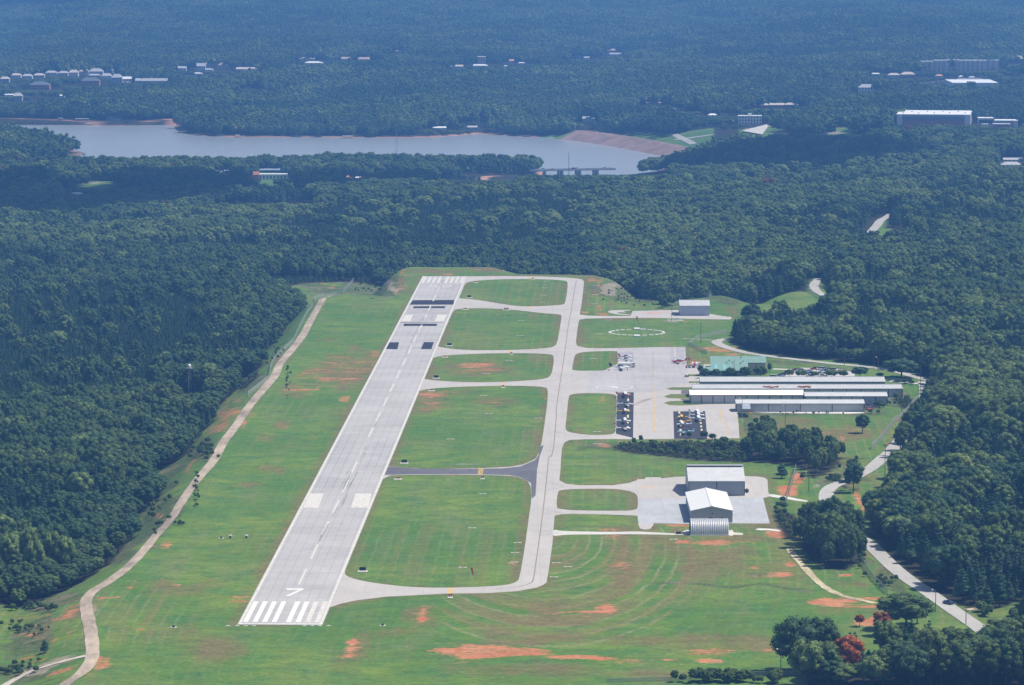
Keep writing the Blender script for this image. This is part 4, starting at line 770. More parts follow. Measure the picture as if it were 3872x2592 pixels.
e = .4; rf = MB().add([(-a, 0, 3.6), (a, 0, 3.6), (a, 8.55, 7.03), (xr2, 8.55, 7.03), (xr2, RY, RZ), (xl2, RY, RZ), (xl2, 4.2, 5.28), (-a, 4.2, 5.28), (xr2, 23.5, 6.7), (xl2, 23.5, 6.7)], [(0, 1, 2, 6, 7), (2, 3, 4, 5, 6), (5, 4, 8, 9)]).add([(-a, 0, 3.3), (a, 0, 3.3), (a, 0, 3.61), (-a, 0, 3.61)], [(0, 1, 2, 3)]).build('roof', M_GREEN, tt)
sol = rf.modifiers.new('thickness', 'SOLIDIFY'); sol.thickness = .25; sol.offset = -1
for q in ((8, 10.2), (9.6, 8.2), (14, 7.4), (6.5, 8.0), (xr2 - 8, 13.8), (xr2 - 7, 9.4)):
    MB().tube((q[0] - 6, q[1], 3.6 + q[1] * .4), (q[0] - 6, q[1], 4.4 + q[1] * .4), .22, .22, 6).build('vent_pipe', M_DKW, rf)
for q in (-6.6, -1.8): MB().add([(q, .8, 3.98), (q + 1.9, .8, 3.98), (q + 1.9, 6.5, 6.26), (q, 6.5, 6.26)], [(0, 1, 2, 3)]).build('skylight', paint('skylight_sheet', (.22, .48, .50), .3, .4), rf)
MB().box((-a + 14, 1.04, 1.5), (8, .1, 2.6)).build('entrance_glazing', M_GLS, tt)
for q in (-14, -9, 12): MB().box((q, 1.04, 1.7), (2.2, .1, 1.5)).build('window', M_GLS, tt)
cn = MB().add([(-a - 2.6, 6, 3.2), (-a + .8, 6, 4.6), (-a + .8, 13, 4.6), (-a - 2.6, 13, 3.2), (-a - 2.6, 6, 3.05), (-a + .8, 6, 4.4), (-a + .8, 13, 4.4), (-a - 2.6, 13, 3.05)], [(0, 1, 2, 3), (7, 6, 5, 4), (0, 4, 5, 1), (3, 7, 4, 0), (2, 6, 7, 3)]).tube((-a - 2.3, 6.5, 0), (-a - 2.3, 6.5, 3.1), .1).tube((-a - 2.3, 12.5, 0), (-a - 2.3, 12.5, 3.1), .1).build('canopy', M_WHT, tt)
# carport
p = Vector((*plane('O', 1035, 1075), 0)); cp = thing('carport', 'small grey carport with sloping roof beside the front row hangar', 'carport', (p.x, p.y + 3, 0)); s_ = 3.0
MB().add([(-s_ * .7, -3, 2.9), (s_ * .8, -3, 2.9), (s_ * .8, 5, 5.0), (-s_ * .6, 5, 5.0), (-s_ * .7, -3, 3.05), (s_ * .8, -3, 3.05), (s_ * .8, 5, 5.15), (-s_ * .6, 5, 5.15)], [(3, 2, 1, 0), (4, 5, 6, 7), (0, 1, 5, 4), (1, 2, 6, 5), (2, 3, 7, 6), (3, 0, 4, 7)]).build('roof', corrugated('faded_blue_sheet', (.34, .37, .41), 0, .5, .5), cp)
for q in ((-1.8, -2.6), (2.0, -2.6), (-1.6, 4.4), (2.0, 4.4)): MB().tube((q[0], q[1], 0), (q[0], q[1], 2.9 if q[1] < 0 else 4.9), .09).build('post', M_STEEL, cp)
# ------------------------------------------------------------------ light aircraft
def fus(mb, L, rad, sections):
    rings = []
    for t, ry, rz, zc in sections: rings.append([(L * t, ry * rad * math.cos(2 * math.pi * k / 12), zc + rz * rad * math.sin(2 * math.pi * k / 12)) for k in range(12)])
    mb.loft(rings); return mb
def wingslab(mb, x, y0, y1, z0, z1, c0, c1, th=.16, sweep=0.0):
    for s in (-1, 1):
        r = [[(x + dx * c, s * y, z + dz * th) for dx, dz in ((.5, 0), (.3, .6), (-.1, .55), (-.5, 0), (-.1, -.4), (.3, -.4))] for y, z, c in ((y0, z0, c0), (y1, z1, c1))]
        r[1] = [(a_ - sweep, b_, c_) for a_, b_, c_ in r[1]]; mb.loft(r if s > 0 else r[::-1])
    return mb
def aircraft(f, x, y, nose, kind, label, body, wing=None, tail=None, k=1.0, turn=0.0, stripe=None):
    p = plane(f, x, y); t = thing('light_aircraft', label, 'aircraft', (p[0], p[1], .05), (0 if nose > 0 else math.pi) + turn, 'light aircraft parked on the aprons'); t.scale = (k, k, k)
    wing = wing or body; tail = tail or body; zc = 1.25 if kind == 'high' else 1.15
    fus(MB(), 1, .62, [(-4.3, .12, .18, zc + .35), (-3.0, .35, .42, zc + .22), (-1.4, .75, .85, zc + .1), (-.2, 1.0, 1.12, zc + .1), (1.2, .95, .95, zc), (2.2, .82, .75, zc - .05), (3.2, .6, .55, zc - .05), (3.5, .3, .3, zc - .05)]).build('fuselage', body, t, smooth=True)
    if stripe: MB().box((-.6, 0, zc + .05), (6.2, 1.17, .2)).build('stripe', stripe, t)
    cab = MB(); cab.loft([[(q, sy * .55 * w_, zc + h_) for sy, h_ in ((-1, .35), (-.8, .35 + hh), (.8, .35 + hh), (1, .35))] for q, w_, hh in ((-1.6, .7, .15), (-.9, .95, .55), (.5, .95, .6), (1.35, .8, .08))]); cab.build('cockpit_windows', M_GLS, t)
    wz = zc + (.98 if kind == 'high' else -.42); wingslab(MB(), .45, 0.0 if kind == 'high' else .3, 5.4, wz, wz + (.08 if kind == 'high' else .5), 1.6, 1.15).build('wing', wing, t)
    wingslab(MB(), -3.9, 0.0, 1.75, zc + .4, zc + .42, 1.0, .7, .09).build('tailplane', tail, t)
    MB().add([(-4.5, -.05, zc + .3), (-3.2, -.05, zc + .4), (-4.2, -.05, zc + 1.75), (-4.85, -.05, zc + 1.75), (-4.5, .05, zc + .3), (-3.2, .05, zc + .4), (-4.2, .05, zc + 1.75), (-4.85, .05, zc + 1.75)], [(0, 1, 2, 3), (7, 6, 5, 4), (0, 4, 5, 1), (1, 5, 6, 2), (2, 6, 7, 3), (3, 7, 4, 0)]).build('tail_fin', tail, t)
    if kind == 'high':
        for s in (-1, 1): MB().tube((.4, s * .6, zc - .35), (.45, s * 2.7, wz), .06).build('strut', wing, t)
    pr = MB().box((3.62, 0, zc - .05), (.06, .14, 1.8)).tube((3.45, 0, zc - .05), (3.8, 0, zc - .05), .2, .04); pr.build('propeller', M_DKW, t)
    for q in ((-.1, 1.1), (-.1, -1.1), (2.6, 0)):
        MB().tube((q[0], q[1] - .09, .22), (q[0], q[1] + .09, .22), .22, .22, 10).tube((q[0], q[1] * .8, .3), (q[0], q[1] * .3, zc - .4), .06).build('wheel', M_DKW, t)
    return t
PW = paint('aircraft_white', (.80, .80, .80), .3, .5, var=.02); PY = paint('aircraft_yellow', (.75, .50, .05), .35, .5, var=.04); PR = paint('aircraft_red', (.42, .04, .05), .3, .5, var=.04); PSB = paint('aircraft_pale_blue', (.50, .66, .74), .3, .5, var=.03); PSV = paint('aircraft_silver', (.60, .62, .62), .3, .5, var=.03); PN = paint('aircraft_navy', (.02, .035, .10), .3, .5); PO = paint('aircraft_orange_yellow', (.75, .42, .06), .35, .5, var=.04); PPK = paint('aircraft_faded_red', (.60, .25, .22), .4, .4)
aircraft('N', 290, 575, 1, 'high', 'high-wing aircraft with white wing and faded red body, topmost on the left black strip', PPK, PW)
aircraft('N', 318, 740, 1, 'low', 'long silver low-wing aircraft, second from the top on the left black strip', PSV, None, None, 1.08)
aircraft('N', 290, 862, 1, 'high', 'yellow high-wing aircraft with white wing on the left black strip', PY, PW, None, .85)
aircraft('N', 282, 1040, 1, 'high', 'all white high-wing aircraft on the left black strip', PW, None, None, 1.0)
aircraft('N', 280, 1165, 1, 'low', 'white low-wing aircraft with red stripe at the bottom of the left black strip', PW, None, None, .95, .12, PR)
aircraft('N', 1570, 880, 1, 'high', 'white high-wing aircraft, highest of three at the right black strip', PW, None, PSV, .92)
aircraft('N', 1585, 935, 1, 'high', 'white high-wing aircraft, middle one of three at the right black strip', PW, None, None, .98)
aircraft('N', 1585, 1000, 1, 'high', 'white high-wing aircraft, lowest of three at the right black strip', PW, None, None, 1.05)
aircraft('N', 1315, 970, -1, 'high', 'lemon yellow high-wing aircraft on the right black strip facing left', PY, None, None, .85)
aircraft('N', 1345, 1035, -1, 'low', 'orange-yellow low-wing aircraft on the right black strip', PO, None, None, .85, .3)
aircraft('N', 1325, 1100, -1, 'high', 'white high-wing aircraft with orange nose facing left on the right black strip', PW, None, PSV, 1.0, .05)
aircraft('N', 1355, 1230, -1, 'low', 'pale blue low-wing aircraft at the bottom of the right black strip', PSB, None, None, 1.08, -.1)
aircraft('T', 380, 985, 1, 'low', 'white low-wing aircraft with dark red stripe and tail above the tank truck', PW, None, PR, 1.0, .05, PR)
aircraft('T', 385, 1045, 1, 'low', 'plain white low-wing aircraft just above the tank truck', PW, None, PSV, 1.0)
aircraft('T', 1480, 1085, -1, 'low', 'dark red low-wing aircraft with white wings alone on the right of the apron', PR, PW, None, 1.05, .15)
tw = aircraft('T', 265, 1225, 1, 'low', 'twin-engine white aircraft with navy blue tail beside the tank truck', PW, None, PN, 1.42)
for s in (-1, 1): MB().tube((-.2, s * 1.9, 1.0), (1.9, s * 1.9, 1.0), .34, .2, 10).box((1.95, s * 1.9, 1.0), (.06, .12, 1.5)).build('engine', PW, tw)
# ------------------------------------------------------------------ vehicles
def car(x, y, z, rz, col, label, kind='car', far=False, group=None, k=1.0):
    t = thing('parked_car' if group and 'park' in group else 'car', label, 'car', (x, y, z), rz, group); t.scale = (k, k, k); h2 = {'car': 1.42, 'suv': 1.75, 'pickup': 1.75, 'van': 2.0}[kind]
    prof = {'car': [(-2.2, .45), (-2.25, .85), (-2.0, .98), (-1.0, 1.02), (1.0, .98), (2.1, .78), (2.25, .5)], 'suv': [(-2.3, .45), (-2.35, 1.0), (-2.2, 1.1), (1.0, 1.08), (2.1, .92), (2.3, .5)], 'pickup': [(-2.7, .5), (-2.7, 1.05), (1.2, 1.08), (2.4, .98), (2.6, .5)], 'van': [(-2.4, .45), (-2.4, 1.1), (1.4, 1.1), (2.3, .9), (2.4, .5)]}[kind]
    pts = prof + [(prof[-1][0], .3), (prof[0][0], .3)]; n = len(pts); mb = MB()
    mb.add([(px, -.88, pz) for px, pz in pts] + [(px, .88, pz) for px, pz in pts], [tuple(range(n - 1, -1, -1)), tuple(range(n, 2 * n))] + [(i, (i + 1) % n, n + (i + 1) % n, n + i) for i in range(n)])
    mb.build('body', col, t)
    a0, a1, b0, b1 = {'car': (-1.5, .95, -.95, .2), 'suv': (-2.1, 1.0, -1.8, .3), 'pickup': (-.8, 1.2, -.6, .6), 'van': (-2.3, 1.5, -2.1, .9)}[kind]; zb = prof[2][1] - .02
    MB().loft([[(a0, -.82, zb), (a1, -.82, zb), (a1, .82, zb), (a0, .82, zb)], [(b0 - .02, -.66, h2 - .08), (b1 + .02, -.66, h2 - .08), (b1 + .02, .66, h2 - .08), (b0 - .02, .66, h2 - .08)]]).build('windows', M_GLS, t)
    MB().box(((b0 + b1) / 2, 0, h2 - .04), (b1 - b0, 1.34, .09)).build('roof', col, t)
    for q in ((-1.4, .8), (1.4, .8), (-1.4, -.8), (1.4, -.8)): MB().tube((q[0], q[1] - .11, .33), (q[0], q[1] + .11, .33), .33, .33, 10).build('wheel', M_DKW, t)
    if kind == 'pickup': MB().box((-1.75, 0, 1.1), (1.6, 1.4, .06)).build('load_bed', M_DKW, t)
    return t
CC = {'white': (.75, .75, .75), 'silver': (.45, .47, .50), 'red': (.40, .03, .03), 'dark blue': (.03, .05, .13), 'black': (.015, .015, .02), 'dark red': (.12, .02, .02), 'pale grey': (.56, .57, .58), 'beige': (.50, .44, .36), 'light blue': (.25, .36, .48), 'pink-red': (.50, .07, .09)}
def cpaint(c): return paint('car_paint_' + c.replace(' ', '_').replace('-', '_'), CC[c], .25, .6, .25 if c in ('silver',) else 0, .03)
GP = 'cars in the terminal parking lot'
for x, y, c, kd, rz, wh in ((225, 237, 'dark red', 'car', .3, 'leftmost in the back row of the parking lot'), (290, 247, 'silver', 'suv', .25, 'second in the back row beside the dark red car'), (352, 256, 'beige', 'car', .2, 'in the back row left of the blue-tinted cars'), (415, 256, 'light blue', 'car', .3, 'in the back row left of the bright red car'), (455, 282, 'dark blue', 'car', .2, 'in the middle row below the bright red car'), (512, 222, 'red', 'pickup', .2, 'bright red in the back row'),
                            (600, 226, 'white', 'van', .15, 'large in the back row right of the bright red pickup'), (645, 240, 'light blue', 'car', .2, 'right behind the large white van'), (700, 240, 'black', 'car', .1, 'between light blue car and grey van'), (765, 244, 'pale grey', 'van', .1, 'at the right of the back row'), (585, 292, 'silver', 'pickup', .1, 'in the middle row above a white car'), (680, 268, 'white', 'car', .1, 'in the middle row half behind the round tree'),
                            (875, 262, 'white', 'pickup', .1, 'rightmost behind the round trees'), (430, 330, 'white', 'suv', .0, 'in the front row between two round trees'), (625, 330, 'white', 'pickup', .1, 'in the front row right of the narrow round tree'), (500, 300, 'dark blue', 'suv', .1, 'in the middle row beside the silver pickup'), (20, 312, 'dark blue', 'suv', .1, 'near the left end of the lot by the long hangar'), (15, 345, 'white', 'car', .1, 'near the left end in front of the dark suv')):
    p = plane('Q', x, y + 8); car(p[0], p[1], .04, rz + math.pi, cpaint(c), '%s %s %s' % (c, kd, wh), kd, group=GP)
for x, y, c, kd, wh in ((390, 425, 'white', 'car', 'mostly hidden between first and second tree by the terminal'), (900, 425, 'silver', 'car', 'mostly hidden between third and fourth tree by the terminal'), (1490, 422, 'white', 'van', 'at the hangar wall right of the fifth tree'), (1560, 420, 'white', 'pickup', 'pair beside the white van at the hangar wall'), (1660, 425, 'white', 'suv', 'nearest the dark suv at the hangar wall')):
    p = plane('O', x, y + 4); car(p[0], p[1], .04, 3.1, cpaint(c), '%s %s %s' % (c, kd, wh), kd, group=GP)
p = plane('Q', 1305, 822); car(p[0], p[1], .06, -1.4, cpaint('pink-red'), 'red car on the black lot at the right end of the row hangars', 'car')
p = plane('O', 990, 1118); car(p[0], p[1], .06, .05, cpaint('black'), 'black pickup with long cab under the small carport', 'pickup')
p = at('I', 1828, 1022); car(p.x, p.y, p.z + .2, 2.25, cpaint('dark blue'), 'dark car driving on the country road in the lower right', 'car', k=1.05)
p = at('I', 1113, 196); car(p.x, p.y, p.z + .22, .5, cpaint('black'), 'dark car on the curve of the country road right of the grey hangar', 'car', k=1.05)
def tanker(f, x, y, rz, label, tank, L=9.0):
    p = plane(f, x, y); t = thing('tank_truck', label, 'truck', (p[0], p[1], .05), rz); mb = MB()
    mb.tube((-L / 2, 0, 2.0), (L * .22, 0, 2.0), 1.2, 1.2, 14).build('tank', tank, t); MB().box((-.2, 0, .85), (L, .9, .3)).build('chassis', M_DKW, t)
    c = MB().box((L * .38, 0, 1.7), (1.9, 2.2, 1.9), taper=.92).box((L * .5, 0, 1.2), (1.1, 2.1, 1.0)); c.build('cab', M_WHT, t); MB().box((L * .43, 0, 2.2), (1.3, 2.24, .6)).build('windscreen', M_GLS, t)
    for q in (-L * .38, -L * .26, L * .4):
        for s in (-1, 1): MB().tube((q, s * .8, .5), (q, s * 1.15, .5), .5, .5, 12).build('wheel', M_DKW, t)
    return t
tanker('T', 385, 1172, 0, 'long white tank truck parked behind the twin-engine aircraft', M_WHT, 9.5)
t = tanker('T', 1850, 1178, 0, 'short fuel truck with red and white tank near the fuel sign', M_WHT, 4.6); MB().tube((-1.4, 0, 2.0), (-.2, 0, 2.0), 1.24, 1.24, 14).build('tank_band', paint('orange_red', (.6, .14, .06), .5), t)
def cart(f, x, y, label):
    p = plane(f, x, y); t = thing('utility_cart', label, 'cart', (p[0], p[1], .05)); MB().box((0, 0, .55), (2.4, 1.2, .5)).build('body', M_DKW, t); MB().box((0, 0, 1.8), (1.8, 1.3, .1)).build('roof', M_WHT, t)
    for q in (-.8, .8): MB().box((q, 0, 1.2), (.08, 1.1, 1.2)).build('roof_frame', M_DKW, t)
    for q in (-.8, .8): MB().tube((q, -.7, .28), (q, .7, .28), .28).build('wheel', M_DKW, t)
cart('T', 1655, 1375, 'small white-roofed cart at the right edge of the apron'); cart('O', 135, 575, 'small yellowish cart at the left end of the long hangar')
# ------------------------------------------------------------------ signs, windsocks, lights, poles
def board(f, x, y, w_, h_, col, label, name='airfield_sign', cat='sign', pad=True, mark=None, legs=True):
    p = plane(f, x, y); t = thing(name, label, cat, (p[0], p[1], .03)); MB().box((0, 0, h_ / 2 + .25), (w_, .35, h_)).build('panel', col, t)
    for s in (-.35, .35): MB().tube((w_ * s, 0, 0), (w_ * s, 0, .3), .06).build('leg', M_STEEL, t)
    if pad: MB().box((0, -.6, .06), (w_ * 1.5, 3.4, .12)).build('concrete_pad', M_CON, t)
    if mark: MB().box((0, -.19, h_ / 2 + .25), (w_ * .6, .03, h_ * .35)).build('marking', mark, t)
    return t
M_SY = paint('sign_yellow', (.65, .42, .05), .5); M_SR = paint('sign_red', (.45, .03, .03), .5)
for f, x, y, wh in (('H', 430, 54, 'beside the runway just above the dark taxiway'), ('H', 147, 790, 'beside the runway near the lowest taxiway'), ('E', 737, 808, 'beside the runway above the third taxiway'), ('E', 648, 1029, 'beside the runway below the brown grass patch'), ('E', 873, 480, 'beside the runway above the angled taxiway')): board(f, x, y, 2.6, 1.3, M_BLK, 'black runway sign seen from the back on white slab ' + wh, group := None) if False else board(f, x, y, 2.6, 1.3, M_BLK, 'black sign on white slab ' + wh)
for f, x, y, wh in (('E', 616, 1115, 'at the top corner of the largest upper grass island'), ('E', 706, 886, 'at the corner of the brown patched grass island'), ('E', 846, 561, 'just below the angled taxiway by the runway'), ('E', 915, 378, 'in the farthest grass island'), ('H', 387, 163, 'just below the dark taxiway by the runway')): board(f, x, y, 2.4, .8, M_SY, 'low yellow sign on white slab ' + wh, mark=M_BLK)
board('E', 1125, 565, 3.0, 1.2, M_SR, 'wide red sign on a slab below the angled taxiway', mark=M_WHT)
for f, x, y, wh in (('H', 743, 968, 'at the lowest taxiway'), ('H', 963, 160, 'at the dark taxiway'), ('E', 1103, 1092, 'at the taxiway between brown and large green island'), ('E', 1160, 866, 'at the third taxiway from the top'), ('E', 1305, 357, 'at the farthest taxiway')): board(f, x, y, 1.3, 1.0, M_SR, 'small red hold sign ' + wh, mark=M_WHT)
p = plane('L', 555, 1100); t = thing('notice_board', 'dark red notice board in a white frame beside the quonset hut', 'sign', (p[0], p[1], 0)); MB().box((0, 0, 1.5), (2.1, .1, 1.0)).build('panel', paint('maroon', (.14, .04, .05), .5), t)
for q in ((0, 2.1, 2.5, .12), (0, .95, 2.5, .12)): MB().box((q[0], -.02, q[1]), (q[2], .14, q[3])).build('frame', M_WHT, t)
for s in (-1, 1): MB().box((s * 1.2, 0, 1.05), (.14, .14, 2.1)).build('leg', M_WHT, t)
p = plane('T', 1712, 1070); t = thing('fuel_sign', 'square orange and white fuel sign on a post beside the apron', 'sign', (p[0], p[1], 0)); MB().box((0, 0, 2.6), (2.1, .2, 2.0)).build('panel', M_CREAM, t); MB().ball((0, -.12, 2.6), .72, 12, 8).build('emblem', paint('dull_orange', (.55, .20, .07), .5), t); MB().tube((0, 0, 0), (0, 0, 1.7), .12).build('post', M_STEEL, t)
p = plane('T', 1710, 1185); t = thing('fuel_pump', 'dark grey fuel pump cabinet beside the short fuel truck', 'pump', (p[0], p[1], .03)); MB().box((0, 0, .9), (1.6, .9, 1.8)).build('cabinet', M_STEEL, t); MB().box((-1.6, 0, .7), (.9, .8, 1.4)).build('hose_reel', M_RED, t)
def sock(f, x, y, label, h=6.5, k=1.0):
    p = plane(f, x, y); t = thing('windsock', label, 'windsock', (p[0], p[1], 0)); MB().tube((0, 0, 0), (0, 0, h), .09, .06, 6).build('pole', M_WHT, t); MB().tube((0, 0, h), (.6, -.4, h - 2.6 * k), .42 * k, .16 * k, 10).build('sock', paint('windsock_red', (.40, .06, .04), .8), t)
sock('T', 600, 440, 'dark red windsock in the centre of the white segmented circle', 10, 1.15); sock('H', 890, 855, 'orange-red windsock in the grass above the lowest taxiway', 5.0, 1.1); sock('F', 142, 300, 'unused', 1) if False else None
# segmented circle
c = plane('T', 600, 438); sg = thing('segmented_circle', 'broken white circle marker on the grass around the dark red windsock', 'marker', (c[0], c[1], 0)); Rr = (plane('T', 1175, 438)[0] - plane('T', 28, 438)[0]) / 2; arc = 2 * math.pi / 24
for i in range(24):
    mb = MB(); a0 = i * arc - arc * .33; vs = []
    for k in range(5):
        a = a0 + arc * .66 * k / 4
        for rr in (Rr - .8, Rr + .8): vs.append((rr * math.cos(a), rr * math.sin(a), 0)); vs.append((rr * math.cos(a), rr * math.sin(a), .28))
    fs = []
    for k in range(4):
        q = k * 4; fs += [(q + 1, q + 3, q + 7, q + 5), (q, q + 1, q + 5, q + 4), (q + 3, q + 2, q + 6, q + 7)]
    fs += [(0, 2, 3, 1), (16, 17, 19, 18)]; mb.add(vs, fs).build('panel', M_WHT, sg)
for y in (372, 520):
    p = plane('T', 604, y); q = plane('T', 690, y - 6 if y < 400 else y + 3); MB().box((p[0] - c[0], p[1] - c[1], .4), (3.4, 6, .8)).build('landing_marker', M_WHT, sg); MB().box((q[0] - c[0], q[1] - c[1], .2), (7, .8, .4)).build('landing_marker', M_WHT, sg)
SLABS = [('E', 1403, 370), ('E', 1388, 415), ('E', 1378, 466), ('E', 1370, 513), ('E', 1225, 637), ('E', 1220, 740), ('E', 1145, 910), ('E', 990, 1000), ('E', 970, 1148), ('E', 1005, 1272), ('E', 1345, 1303), ('E', 745, 1445), ('E', 1718, 896), ('E', 1745, 1395), ('E', 1825, 634), ('E', 1755, 729), ('E', 1735, 400), ('E', 1730, 460), ('E', 1725, 523), ('H', 965, 264), ('H', 893, 497), ('H', 830, 766), ('H', 1185, 666), ('H', 1203, 597), ('H', 1180, 730), ('H', 1465, 735), ('H', 1450, 832), ('E', 425, 395), ('E', 405, 425), ('E', 385, 457), ('E', 465, 328), ('E', 1750, 1478), ('E', 930, 290), ('H', 2265, 575), ('H', 1545, 760)]
isl_names = ['farthest grass island', 'grass island below the angled taxiway', 'brown patched grass island', 'large upper grass island', 'largest lower grass island', 'small grass island by the upper aircraft', 'square grass island by the black strip', 'small grass island by the hangar apron']
M_SLAB = paint('weathered_slab', (.46, .42, .33), .9, .1, var=.2)
for f, x, y in SLABS:
    p = plane(f, x, y); arr = (np.array([p[0]]), np.array([p[1]])); wh = 'grass beside the taxiway'
    for k, P_ in enumerate(isl):
        if inside(*arr, P_)[0]: wh = isl_names[k]
    if f == 'E' and x < 500: wh = 'grass left of the far runway end'
    if f == 'E' and 1700 < x and y < 560: wh = 'grass right of the far taxiway corner'
    t = thing('concrete_slab', 'thin pale concrete slab in the ' + wh, 'slab', (p[0], p[1], .02), 0, 'concrete slabs in the ' + wh)
    MB().box((0, 0, .05), (4.2 if f == 'E' else 3.4, 1.7, .12)).build('slab', asphalt('dull_concrete', (.42, .38, .30), None) if 'x' in _mc else M_SLAB, t); MB().box((0, 0, .18), (.7, .5, .14)).build('lid', M_STEEL, t)
for f, x, y, wh in (('G', 1570, 565, 'left one'), ('G', 1680, 565, 'right one')):
    p = plane(f, x, y); t = thing('approach_light_unit', 'small white light box in the grass left of the runway, ' + wh + ' of the pair', 'light', (p[0], p[1], 0)); MB().box((0, 0, .8), (1.3, 1.3, .9)).build('housing', M_WHT, t); MB().box((.0, -.68, .6), (.8, .1, .5)).build('lens', M_GLS, t); MB().tube((0, 0, 0), (0, 0, .4), .15).build('post', M_DKW, t)
for f, x, y in (('G', 1183, 1172), ('H', 282, 1160), ('G', 1508, 565)):
    p = plane(f, x, y); t = thing('ground_marker', 'small dark marker box in the mown grass ' + {1183: 'at the lower left below the runway threshold', 282: 'just right of the near runway threshold', 1508: 'left of the two white light boxes'}[x], 'marker', (p[0], p[1], 0)); MB().box((0, 0, .35), (.9, .9, .6)).build('box', M_DKW, t); MB().box((0, 0, .03), (2.2, 1.8, .06)).build('slab', M_CON, t)
for k, x in enumerate((1555, 1617, 1675, 1730, 2075, 2130, 2180, 2240)):
    p = plane('G', x, 1163); t = thing('threshold_light', 'small pale threshold light at the near runway end', 'light', (p[0], p[1], 0), 0, 'threshold lights at the near runway end'); MB().tube((0, 0, 0), (0, 0, .35), .2, .12, 8).build('lamp', M_WHT, t); MB().box((0, 0, .03), (1.5, 1.0, .07)).build('base_plate', M_CON, t)
def upole(f, x, y, h, label, arm=True, lamp=False, cat='pole', name='utility_pole', mat=None):
    p = at(f, x, y); t = thing(name, label, cat, (p.x, p.y, p.z)); MB().tube((0, 0, -.5), (0, 0, h), .17, .11, 7).build('pole', mat or M_WOOD, t)
    if arm: MB().box((0, 0, h - .6), (2.6, .14, .16)).build('cross_arm', mat or M_WOOD, t)
    if lamp: MB().box((-.7, 0, h - .1), (1.4, .12, .1)).build('lamp_arm', M_STEEL, t); MB().ball((-1.3, 0, h - .1), .32).build('lamp', M_WHT, t)
    return p + Vector((0, 0, h - .5))
upole('F', 140, 795, 13, 'tall bare pole in the grass left of the pine stand', False, True, name='light_pole'); upole('Q', 948, 170, 11, 'pole with transformer in front of the dark pine edge above the car park', True); upole('Q', 1383, 225, 8, 'pole with wide cross arm beside the road above the bushes'); upole('Q', 1450, 270, 8.5, 'lamp pole right of the cross arm pole near the bushes', False, True, name='light_pole')
upole('Q', 2072, 610, 19, 'tall pole at the right edge of the lawn by the wood', True); upole('Q', 1795, 890, 24, 'very tall dark pole right of the longest row hangar', False); upole('Q', 75, 1110, 12, 'pole standing in the field below the front row hangar', False, True, name='light_pole'); upole('Q', 1790, 1200, 8, 'pole beside the road right of the grey fence'); upole('Q', 1550, 1580, 8, 'pole with cross arm beside the road low right')
w1 = upole('I', 1740, 1070, 8.5, 'lamp pole left of the country road opposite the dark car', False, True, name='light_pole'); w2 = upole('I', 1947, 1160, 8.5, 'wooden pole in the lower right before the end of the country road'); upole('I', 876, 250, 9, 'lamp pole above the round clump of trees', False, True, name='light_pole'); upole('I', 1395, 150, 15, 'tall pole by the road at the gap in the wood'); upole('I', 685, 1510, 9.5, 'lamp pole in the shade of the big tree at the bottom', True, True)
upole('O', 965, 1200, 12, 'lamp pole beside the small carport', False, True, name='light_pole', mat=M_STEEL); upole('O', 1010, 1390, 6, 'short lamp pole in the grass below the carport', False, True, name='light_pole', mat=M_STEEL); upole('O', 822, 420, 10, 'thin pole in front of the green roofed terminal', False, name='light_pole', mat=M_DKW); upole('T', 1340, 190, 10, 'thin pole with box beside the far apron', True, mat=M_DKW)
p = plane('T', 1450, 175); t = thing('equipment_cabinet', 'small white equipment cabinets on a gravel pad below the far hangar', 'cabinet', (p[0], p[1], 0)); MB().box((0, 0, .8), (2.6, 1.4, 1.6)).build('cabinet', M_WHT, t); MB().box((-3.5, 0, .5), (1.2, 1, 1)).build('cabinet', M_WHT, t); MB().box((-1, -1, .05), (10, 6, .1)).build('pad', asphalt('grey_gravel', (.40, .38, .33), None, .2), t)
def mast(p, h, label, mat, name='lattice_mast', w_=1.0, red=False):
    t = thing(name, label, 'mast', (p.x, p.y, p.z)); mb = MB(); n = max(4, int(h / 4))
    for a in range(3):
        c0 = Vector((math.cos(a * 2.094) * w_, math.sin(a * 2.094) * w_, 0)); mb.tube(c0, c0 * .45 + Vector((0, 0, h)), .16, .10, 5)
    for k in range(n):
        for a in range(3):
            z0, z1 = h * k / n, h * (k + 1) / n; s0, s1 = 1 - .55 * k / n, 1 - .55 * (k + 1) / n; mb.tube((math.cos(a * 2.094) * w_ * s0, math.sin(a * 2.094) * w_ * s0, z0), (math.cos((a + 1) * 2.094) * w_ * s1, math.sin((a + 1) * 2.094) * w_ * s1, z1), .07, .07, 4)
    mb.build('lattice', mat, t); return t
p = at('D', 1292, 1150); BUILT.append((p.x, p.y, 6)); t = mast(p, 15.5, 'steel beacon tower with white top in the wood left of the fence', M_STEEL, 'beacon_tower', 1.3); MB().box((0, 0, 15.6), (3.2, 3.2, .3)).build('platform', M_STEEL, t); MB().ball((0, 0, 16.9), 1.1).build('beacon', M_WHT, t); corridor(p, 4, p.z + 1, 90)
p = at('D', 505, 1200); BUILT.append((p.x, p.y, 4)); upole('D', 505, 1200, 17, 'dark steel mast rising from the wood at the left', True, mat=M_STEEL); corridor(p, 3, p.z + 6, 60)
